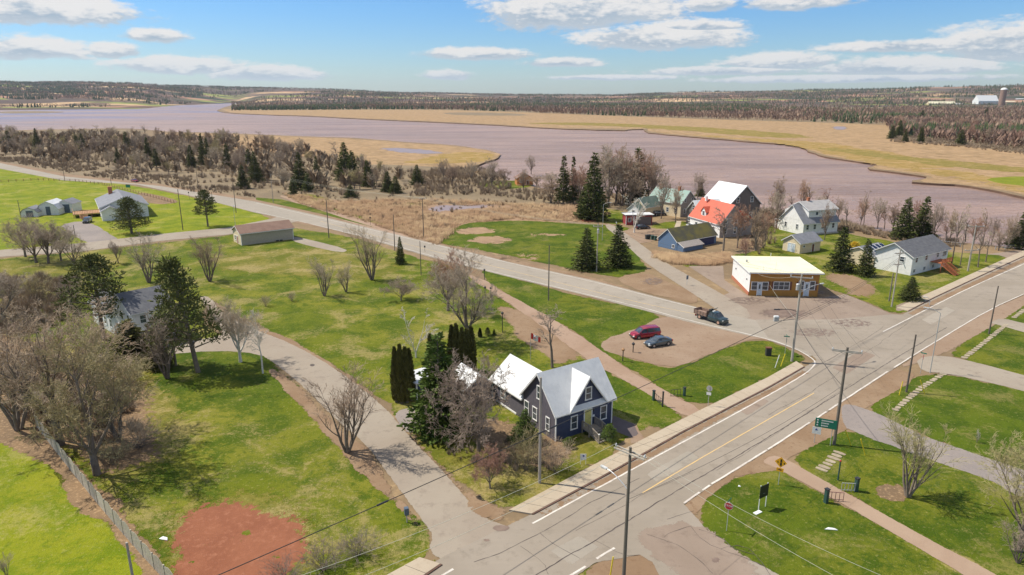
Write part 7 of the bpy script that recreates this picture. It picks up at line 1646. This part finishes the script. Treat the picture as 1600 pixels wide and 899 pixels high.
# the big bare trees by the river
for k, (x, y, t, hw, lb) in enumerate([(950, 325, 226, 34, 'tallest spreading bare tree by the river'), (972, 322, 230, 30, 'bare tree just right of the tallest by the river'), (1000, 322, 236, 30, 'bare tree left of the white farm shed gable'), (938, 318, 240, 24, 'bare tree behind the tallest spruce'), (1020, 325, 250, 20, 'reddish bare tree before the green roof'), (905, 320, 258, 22, 'bare tree between two spruces'), (830, 272, 243, 10, 'rounded lone bare tree at the water edge'), (860, 318, 275, 24, 'greyish bare tree left of the narrow spruce'), (962, 318, 232, 30, 'pale bare tree between the two tallest by the river'), (1012, 318, 238, 24, 'bare tree directly right of the ragged spruce'), (985, 326, 255, 26, 'lower bare tree behind the red shed')]):
    T('mid%d' % (k % 3), x, y, t, hw, lb, twig=('twig_grey', 'twig_brown', 'twig_rust')[k % 3])
T('birch1', 991, 364, 300, 28, 'white-barked bare tree in front of the red shed', name='birch_tree', bark='bark_birch', twig='twig_birch')
for k, (x, y, t, hw, lb) in enumerate([(1033, 342, 268, 12, 'tall thin bare trees before the green wing'), (1055, 348, 285, 10, 'thin bare tree before the cream wall'), (1152, 388, 318, 16, 'bare tree before the grey gable end'), (1130, 392, 325, 22, 'leaning dark-trunked tree at the barn corner'), (1180, 392, 320, 16, 'bare tree right of the grey gable'), (1195, 385, 330, 16, 'bare tree between shed and grey gable'), (1213, 358, 300, 18, 'bare tree left of the two-storey house'), (1288, 375, 318, 10, 'bare tree at the right corner of the two-storey house'), (1163, 410, 370, 12, 'small bare tree on the grass below the grey gable'), (1090, 310, 270, 14, 'bare tree behind the white-roofed house')]):
    T(('mid%d' % (k % 3)) if k != 3 else 'midlean0', x, y, t, hw, lb, twig=('twig_grey', 'twig_brown', 'twig_rust')[k % 3], bark='bark_brown')
for k, (x, y, t, hw, lb) in enumerate([(1487, 412, 318, 14, 'tall slender bare tree left of the double-crossarm pole'), (1500, 415, 350, 10, 'bare tree just left of the double-crossarm pole'), (1528, 418, 352, 14, 'bare tree right of the double-crossarm pole'), (1540, 410, 360, 12, 'small bare tree right of the pole group'), (1560, 392, 360, 14, 'tan bush-like tree by the guard rail')]):
    T('midlean%d' % (k % 2) if k != 4 else 'mid0', x, y, t, hw, lb, twig='twig_grey')
rr = random.Random(9)
for k in range(26):
    x = 1205 + k * 15 + rr.uniform(-6, 6); y = interp([(1190, 332), (1320, 352), (1400, 368), (1480, 380), (1600, 392)], x) - 3 + rr.uniform(-3, 5)
    if 1395 < x < 1455 or 1225 < x < 1280: y -= 6
    T(('mid%d' % (k % 3)) if k % 2 else 'midlean%d' % (k % 2), x, y, y - rr.uniform(28, 62), rr.uniform(8, 16), 'slender leafless tree of the row along the river path', group='bare trees along the river path', twig=('twig_rust', 'twig_brown', 'twig_grey')[k % 3])
for k in range(12):
    x = 690 + k * 21 + rr.uniform(-8, 8); y = interp([(690, 284), (800, 290), (940, 312)], x)
    T('mid%d' % (k % 3), x, y + rr.uniform(-6, 6), y - rr.uniform(22, 42), rr.uniform(11, 18), 'brown leafless tree in the brush around the orange cabin', group='bare trees near the orange cabin', twig=('twig_grey', 'twig_brown')[k % 2])
# woods beyond the country road
def scatter_px(poly_px, n, rr, mind=0.0):
    P = np.array([[p.x, p.y] for p in [G(x, y) for x, y in poly_px]]); x0, y0 = P.min(0); x1, y1 = P.max(0); out = []
    while len(out) < n:
        q = np.column_stack([np.array([rr.uniform(x0, x1) for _ in range(400)]), np.array([rr.uniform(y0, y1) for _ in range(400)])]); out += [tuple(v) for v in q[inside(q, P)]]
    return out[:n]
wood = scatter_px([(-40, 215), (0, 214), (150, 212), (300, 218), (420, 226), (480, 238), (560, 262), (640, 282), (600, 296), (520, 300), (440, 296), (400, 296), (300, 276), (200, 266), (100, 258), (0, 246), (-40, 240)], 178, rr)
for k, (X, Y) in enumerate(wood):
    h_ = rr.uniform(7, 13) * (0.75 if Y < 330 else 1.0)
    tree_obj('bare_tree', ('mid%d' % rr.randrange(3)) if rr.random() < .6 else 'midlean%d' % rr.randrange(2), Vector((X, Y, 0)), h_, h_ * rr.uniform(.28, .42), 'leafless tree in the brown woods beyond the country road', 'bare trees in the roadside woods', twig=('twig_grey', 'twig_brown', 'twig_olive', 'twig_grey')[k % 4])
right = scatter_px([(1388, 205), (1440, 215), (1500, 222), (1600, 234), (1700, 245), (1700, 215), (1600, 206), (1500, 200), (1400, 196)], 60, rr)
for k, (X, Y) in enumerate(right):
    h_ = rr.uniform(9, 15); tree_obj('bare_tree', 'mid%d' % rr.randrange(3), Vector((X, Y, 0)), h_, h_ * rr.uniform(.3, .42), 'leafless tree at the front of the far right woods', 'bare trees of the far right woods', twig=('twig_grey', 'twig_rust', 'twig_brown')[k % 3])
for k, (x, y, t, hw) in enumerate([(1393, 217, 196, 8), (1404, 214, 187, 8), (1414, 222, 201, 6), (1438, 223, 197, 7), (1500, 227, 202, 9), (1470, 216, 200, 6), (1392, 192, 178, 5), (1440, 190, 172, 8), (1454, 186, 176, 5), (1556, 212, 196, 7), (1568, 214, 198, 6), (1540, 182, 168, 5)]):
    C_('spruce%d' % (k % 3), x, y, t, hw, 'dark spruce at the front of the far right woods', group='spruces of the far right woods')

# ------------------------------------------------------------------ stuff: far woods, brush and reeds, joined from small pieces
def joined(name, base, XY, Z, S, mat, label, rrn, lean=0.0, SH=None):
    V0, F0 = base; n = len(XY); a = rrn.uniform(0, 6.283, n); c, s = np.cos(a), np.sin(a); SH = S if SH is None else SH
    x = V0[None, :, 0] * S[:, None]; y = V0[None, :, 1] * S[:, None]; z = V0[None, :, 2] * SH[:, None]
    X = x * c[:, None] - y * s[:, None] + XY[:, 0:1]; Y = x * s[:, None] + y * c[:, None] + XY[:, 1:2]; Zz = z + Z[:, None]
    V = np.stack([X, Y, Zz], 2).reshape(-1, 3); F = (F0[None] + (np.arange(n) * len(V0))[:, None, None]).reshape(-1, F0.shape[1])
    o = np_mesh(name, V, F, MAT[mat]); tag(o, label, 'plants' if 'wood' not in name else 'trees', None, 'stuff'); return o
def far_bare(seed, n=16):
    rn = np.random.RandomState(seed); V = [(-.012, 0, 0), (.012, 0, 0), (0, 0, .75)]; F = [(0, 1, 2)]
    for i in range(n):
        a = rn.uniform(0, 6.28); z0 = rn.uniform(.12, .62); r = rn.uniform(.10, .34); z1 = min(1, z0 + rn.uniform(.14, .42)); b0 = len(V); w_ = rn.uniform(.022, .042); c, s_ = math.cos(a), math.sin(a)
        V += [(-s_ * w_, c * w_, z0), (s_ * w_, -c * w_, z0), (r * .6 * c, r * .6 * s_, z0 - w_ * 1.2 + (z1 - z0) * .4), (r * c, r * s_, z1)]; F += [(b0, b0 + 1, b0 + 3), (b0 + 1, b0 + 2, b0 + 3)]
    return np.array(V), np.array(F)
def far_conifer(seed, w_=.22):
    V = []; F = []
    for k, (z, r, h_) in enumerate(((.08, w_, .4), (.3, w_ * .78, .36), (.55, w_ * .5, .45))):
        b0 = len(V)
        for i in range(6): a = 6.283 * i / 6 + k; rr_ = r * (1 if i % 2 else .78); V.append((rr_ * math.cos(a), rr_ * math.sin(a), z - (.03 if i % 2 else 0)))
        V.append((0, 0, z + h_)); t = len(V) - 1
        F += [(b0 + i, b0 + (i + 1) % 6, t, t) for i in range(6)]
    return np.array(V), np.array([f for f in F])
rn = np.random.RandomState(3)
def grove(make, seed, n=7, sp_=1.5):
    rg = np.random.RandomState(seed); V = []; F = []; b0 = 0
    for i in range(n):
        v, f = make(seed + i); f = f[:, :3]; k = rg.uniform(.7, 1.1); v = v * k + np.array([rg.uniform(-sp_, sp_), rg.uniform(-sp_, sp_), 0]); V.append(v); F.append(f + b0); b0 += len(v)
    return np.concatenate(V), np.concatenate(F)
def forest(px, n, conif, hmin, hmax, name, label, hills=False, mask=None, gr_=False):
    P = np.array([[p.x, p.y] for p in [G(x, y) for x, y in px]]); x0, y0 = P.min(0); x1, y1 = P.max(0); q = np.column_stack([rn.uniform(x0, x1, n * 6), rn.uniform(y0, y1, n * 6)]); q = q[inside(q, P)]
    if mask: q = q[[mask(a, b_) for a, b_ in q]] if len(q) else q
    q = q[:n]; Z = np.array([hill_h(a, b_) if b_ > 2200 else 0 for a, b_ in q]); Z = np.maximum(Z, 0)
    patchy = np.array([mnoise.noise(Vector((a / 260, b_ / 200, 1.7))) for a, b_ in q]); isC = patchy * .8 + rn.normal(scale=.16, size=len(q)) > (0.36 - conif)
    for m_, base, mt, lb in ((~isC, grove(lambda s_: far_bare(s_, 8), 5) if gr_ else far_bare(5), 'wood_bare', 'brown leafless '), (isC, grove(lambda s_: far_conifer(s_), 6, 5) if gr_ else far_conifer(6), 'wood_conifer', 'dark evergreen ')):
        if m_.sum() < 3: continue
        base = base if base[1].shape[1] == 4 else base
        V0, F0 = base
        F0 = F0[:, :3]
        h_ = rn.uniform(hmin, hmax, m_.sum()); joined(name, (V0, F0), q[m_], Z[m_] - .3, h_, mt, lb + label, rn)
forest([(362, 173), (560, 171.5), (700, 172), (830, 176), (830, 169), (700, 166.5), (560, 166), (362, 168)], 3300, 0.25, 9, 15, 'far_wood', 'wood on the flat beyond the upper marsh, left part')
forest([(700, 169), (900, 172), (1000, 174), (1200, 176), (1200, 165), (1000, 164), (800, 164), (700, 165)], 3600, 0.75, 9, 15, 'far_wood', 'evergreen belt behind the upper marsh')
forest([(362, 168), (560, 166), (830, 168), (830, 160), (560, 159), (362, 161)], 2600, 0.12, 10, 17, 'far_wood', 'thinner wood behind the flat woods at left')
forest([(830, 177), (960, 181.5), (1100, 186.5), (1200, 189.5), (1300, 192), (1392, 196), (1420, 176), (1200, 172), (1000, 170), (830, 169)], 5200, 0.22, 8, 15, 'far_wood', 'wood behind the upper marsh, middle part')
forest([(830, 168), (1000, 169), (1200, 171), (1420, 174), (1440, 160), (1200, 158), (830, 159)], 3600, 0.2, 9, 16, 'far_wood', 'wood rising behind the middle woods')
forest([(1392, 212), (1440, 218), (1500, 224), (1640, 240), (1760, 256), (1760, 190), (1560, 186), (1440, 184), (1380, 186)], 3600, 0.10, 9, 14, 'far_wood', 'wood filling the right side behind the marsh')
forest([(1380, 185), (1440, 183), (1560, 185), (1760, 189), (1760, 169.5), (1560, 169), (1440, 168), (1380, 172)], 2600, 0.10, 8, 13, 'far_wood', 'wood below the far farm')
forest([(1240, 163), (1330, 163), (1340, 160), (1450, 160), (1450, 157), (1240, 157)], 900, 0.9, 12, 20, 'far_wood', 'dark evergreens on the rise left of the far farm')
forest([(1500, 162), (1600, 162), (1700, 163), (1700, 157), (1500, 157)], 900, 0.6, 12, 20, 'far_wood', 'dark trees behind the far farm')
forest([(-500, 167), (0, 165.5), (120, 164.5), (230, 162.8), (290, 161), (320, 159.5), (320, 158.4), (-500, 159.5)], 2600, 0.40, 13, 21, 'far_wood', 'wood along the far bank at left', gr_=True)
forest([(-500, 159.5), (0, 159.0), (300, 158.2), (320, 156.8), (-500, 156.6)], 2200, 0.30, 12, 18, 'far_wood', 'wood higher on the left slope', gr_=True)
forest([(330, 160), (420, 158), (640, 157), (800, 158), (800, 154.5), (330, 155.5)], 2500, 0.15, 12, 20, 'far_wood', 'thin wood below the far fields')
def hmask(a, b_): return mnoise.noise(Vector((a / 700, b_ / 500, 9))) > 0.09
def hill_forest(n):
    az_ = np.radians(rn.uniform(-45, 45, n * 3)); R = 2600 + 5600 * rn.rand(n * 3) ** .8; q = np.column_stack([R * np.sin(az_), R * np.cos(az_)]); xp = 800 + FPX * cp * q[:, 0] / q[:, 1]
    ok = np.array([hmask(a, b_) and math.hypot(a, b_) > interp(START, x) + 150 for (a, b_), x in zip(q, xp)]); q = q[ok][:n]; Z = np.array([hill_h(a, b_) for a, b_ in q]); k = rn.rand(len(q)) < .45
    for m_, base, mt, lb in ((~k, grove(lambda s_: far_bare(s_, 6), 8, 5, 2.0), 'wood_bare', 'leafless'), (k, grove(lambda s_: far_conifer(s_, .3), 6, 4, 2.0), 'wood_conifer', 'evergreen')):
        V0, F0 = base; joined('hill_wood', (V0, F0), q[m_], Z[m_] - 1, rn.uniform(10, 18, m_.sum()), mt, 'distant %s woods scattered over the rolling hills' % lb, rn)
hill_forest(6000)
# brush and reeds
def bush_piece(seed, n=28, spread=.55, r=.012):
    rn_ = np.random.RandomState(seed); V = []; F = []
    for i in range(n):
        a = rn_.uniform(0, 6.283); e = spread * rn_.uniform(.1, 1); z = rn_.uniform(.45, 1) * (1 - .45 * e); q = a + rn_.uniform(-.9, .9); w_ = r * rn_.uniform(1.4, 2.6); b0 = len(V); bx, by = .25 * e * math.cos(a), .25 * e * math.sin(a); mx, my, mz = e * .75 * math.cos(q), e * .75 * math.sin(q), z * .62
        th = rn_.uniform(0, 3.14); cx, sx_ = w_ * math.cos(th), w_ * math.sin(th)
        V += [(bx - cx, by - sx_, 0), (bx + cx, by + sx_, 0), (mx - cx, my - sx_, mz), (mx + cx, my + sx_, mz), (e * math.cos(a), e * math.sin(a), z)]; F += [(b0, b0 + 1, b0 + 2), (b0 + 1, b0 + 3, b0 + 2), (b0 + 2, b0 + 3, b0 + 4)]
    return np.array(V), np.array(F)
def reed_piece(seed, n=16):
    rn_ = np.random.RandomState(seed); V = []; F = []
    for i in range(n):
        x, y = rn_.uniform(-.6, .6, 2); a = rn_.uniform(0, 6.28); w_ = .035; lx, ly = rn_.uniform(-.25, .25, 2); h_ = rn_.uniform(.6, 1); b0 = len(V)
        V += [(x - w_ * math.cos(a), y - w_ * math.sin(a), 0), (x + w_ * math.cos(a), y + w_ * math.sin(a), 0), (x - w_ * math.sin(a), y + w_ * math.cos(a), 0), (x + lx, y + ly, h_)]; F += [(b0, b0 + 1, b0 + 3), (b0 + 1, b0 + 2, b0 + 3), (b0 + 2, b0, b0 + 3)]
    return np.array(V), np.array(F)
def spread(px, n, base, name, mat, label, hmin, hmax, wf=1.0, avoid=(), gaps=False):
    q = np.array(scatter_px(px, n, rr))
    for a in avoid:
        P = np.array([[p.x, p.y] for p in [G(x, y) for x, y in a]]); q = q[~inside(q, P)]
    if gaps: q = q[np.array([mnoise.noise(Vector((a / 22, b_ / 22, 4))) > -0.30 for a, b_ in q])]
    h_ = rn.uniform(hmin, hmax, len(q)) * (0.75 + 0.5 * np.array([mnoise.noise(Vector((a / 9, b_ / 9, 2))) + .5 for a, b_ in q]))
    return joined(name, base, q, np.full(len(q), -.03), h_ * wf, mat, label, rn, SH=h_)
tw = np.array(scatter_px([(-40, 214), (0, 213), (150, 212), (300, 216), (420, 226), (490, 242), (590, 272), (660, 286), (600, 298), (500, 300), (400, 290), (300, 274), (200, 264), (100, 256), (0, 244), (-40, 238)], 620, rr))
tw = tw[np.array([mnoise.noise(Vector((a / 24, b_ / 24, 4))) > -0.22 for a, b_ in tw])]
joined('thicket_wood', far_bare(21, 70), tw, np.full(len(tw), -.1), rn.uniform(4.5, 9.5, len(tw)), 'brush_twigs', 'slim leafless saplings crowding between the trees beyond the road', rn)
CAB = [(800, 262), (842, 262), (850, 296), (800, 298)]
spread([(-40, 216), (0, 214), (300, 216), (480, 236), (560, 262), (660, 268), (745, 262), (740, 285), (660, 306), (560, 308), (500, 308), (420, 297), (300, 281), (200, 272), (100, 264), (0, 249), (-40, 243)], 3900, bush_piece(1), 'brush', 'brush_twigs', 'brown leafless brush filling the ground between the trees beyond the road', 1.5, 3.6, 1.0, avoid=[CAB], gaps=True)
spread([(-40, 240), (0, 242), (100, 258), (200, 268), (300, 280), (385, 294), (400, 309), (300, 300), (250, 288), (150, 278), (60, 262), (-40, 246)], 1300, bush_piece(9), 'brush', 'brush_twigs', 'low brown brush on the far verge of the country road', 0.9, 2.3, 1.0, gaps=True)
spread([(430, 300), (560, 308), (660, 308), (760, 312), (880, 326), (940, 334), (880, 344), (800, 338), (720, 345), (690, 365), (600, 350), (500, 322)], 260, bush_piece(10), 'brush', 'brush_twigs', 'scattered brown bushes standing in the reed bed', .8, 2.0, 1.1)
spread([(660, 268), (745, 262), (770, 268), (800, 282), (850, 292), (920, 298), (1000, 302), (1080, 312), (1060, 330), (960, 330), (880, 322), (800, 310), (740, 304), (640, 308)], 1300, bush_piece(2), 'brush', 'brush_twigs', 'reddish brown brush around the orange cabin and river trees', 1.3, 3.0, .9, avoid=[CAB, [(940, 325), (1010, 320), (1010, 350), (930, 350)]])
spread([(440, 302), (520, 315), (640, 312), (760, 318), (900, 322), (955, 335), (900, 348), (800, 343), (720, 350), (700, 372), (680, 383), (640, 370), (560, 343), (480, 323)], 4200, reed_piece(1), 'reeds', 'reed_blades', 'straw-coloured reeds standing in the wet ground beside the country road', .9, 1.7, 1.1, avoid=[[(665, 322), (700, 318), (722, 322), (800, 321), (800, 325), (715, 331), (700, 340), (670, 332)]])
spread([(1022, 394), (1060, 402), (1140, 396), (1145, 410), (1110, 416), (1050, 413), (1022, 404)], 900, reed_piece(2), 'reeds', 'reed_blades', 'tall dry grass in front of the blue barn', .8, 1.7, .9)
spread([(1165, 332), (1200, 330), (1320, 350), (1400, 366), (1500, 380), (1500, 388), (1400, 376), (1310, 358), (1200, 342)], 500, bush_piece(3), 'brush', 'brush_twigs', 'low leafless brush along the river path', 1.2, 2.6, .9)
spread([(1150, 345), (1210, 340), (1215, 380), (1190, 400), (1170, 395)], 60, bush_piece(4), 'brush', 'brush_twigs', 'scrubby bushes between the grey gable and the white house', 1.2, 3.0, .8)
spread([(-30, 560), (120, 575), (200, 600), (215, 680), (170, 735), (110, 700), (60, 662), (-30, 640)], 190, bush_piece(5, 60, .55, .009), 'undergrowth', 'brush_twigs', 'leafless undergrowth in the thicket behind the board fence', 1.2, 2.8, 1.0)
spread([(-40, 430), (120, 440), (120, 500), (60, 520), (-40, 540)], 260, bush_piece(6, 60, .55, .009), 'undergrowth', 'brush_twigs', 'leafless bushes left of the white farmhouse', 1.4, 3.2, 1.0)
spread([(1390, 222), (1440, 226), (1500, 230), (1600, 242), (1680, 250), (1680, 236), (1500, 220), (1400, 212)], 900, bush_piece(7), 'brush', 'brush_twigs', 'brown brush at the foot of the far right woods', 1.5, 3.5, 1.2)
spread([(700, 690), (790, 690), (880, 708), (860, 740), (790, 735), (700, 715)], 70, bush_piece(8, 60, .55, .009), 'undergrowth', 'brush_twigs', 'low bare undergrowth around the garden bed of the navy house', .5, 1.2, 1.0)
# ------------------------------------------------------------------ air
hz = MB().span(-12000, 12000, -500, 14000, -2.6, 320).build('haze', bpy.data.materials.new('haze_air')); hz['kind'] = 'stuff'; tag(hz, 'thin bluish summer haze filling the air over the valley', 'haze')
hm = hz.data.materials[0]; hm.use_nodes = True; ht = NT(hm.node_tree)
for n_ in list(ht.n):
    if n_.type == 'BSDF_PRINCIPLED': ht.n.remove(n_)
pv = ht.node('ShaderNodeVolumePrincipled', {'Color': (0.80, 0.88, 1.0, 1), 'Density': 0.000030, 'Anisotropy': 0.2})
ho_ = [n_ for n_ in ht.n if n_.type == 'OUTPUT_MATERIAL'][0]; ht.l.new(pv.outputs[0], ho_.inputs['Volume'])
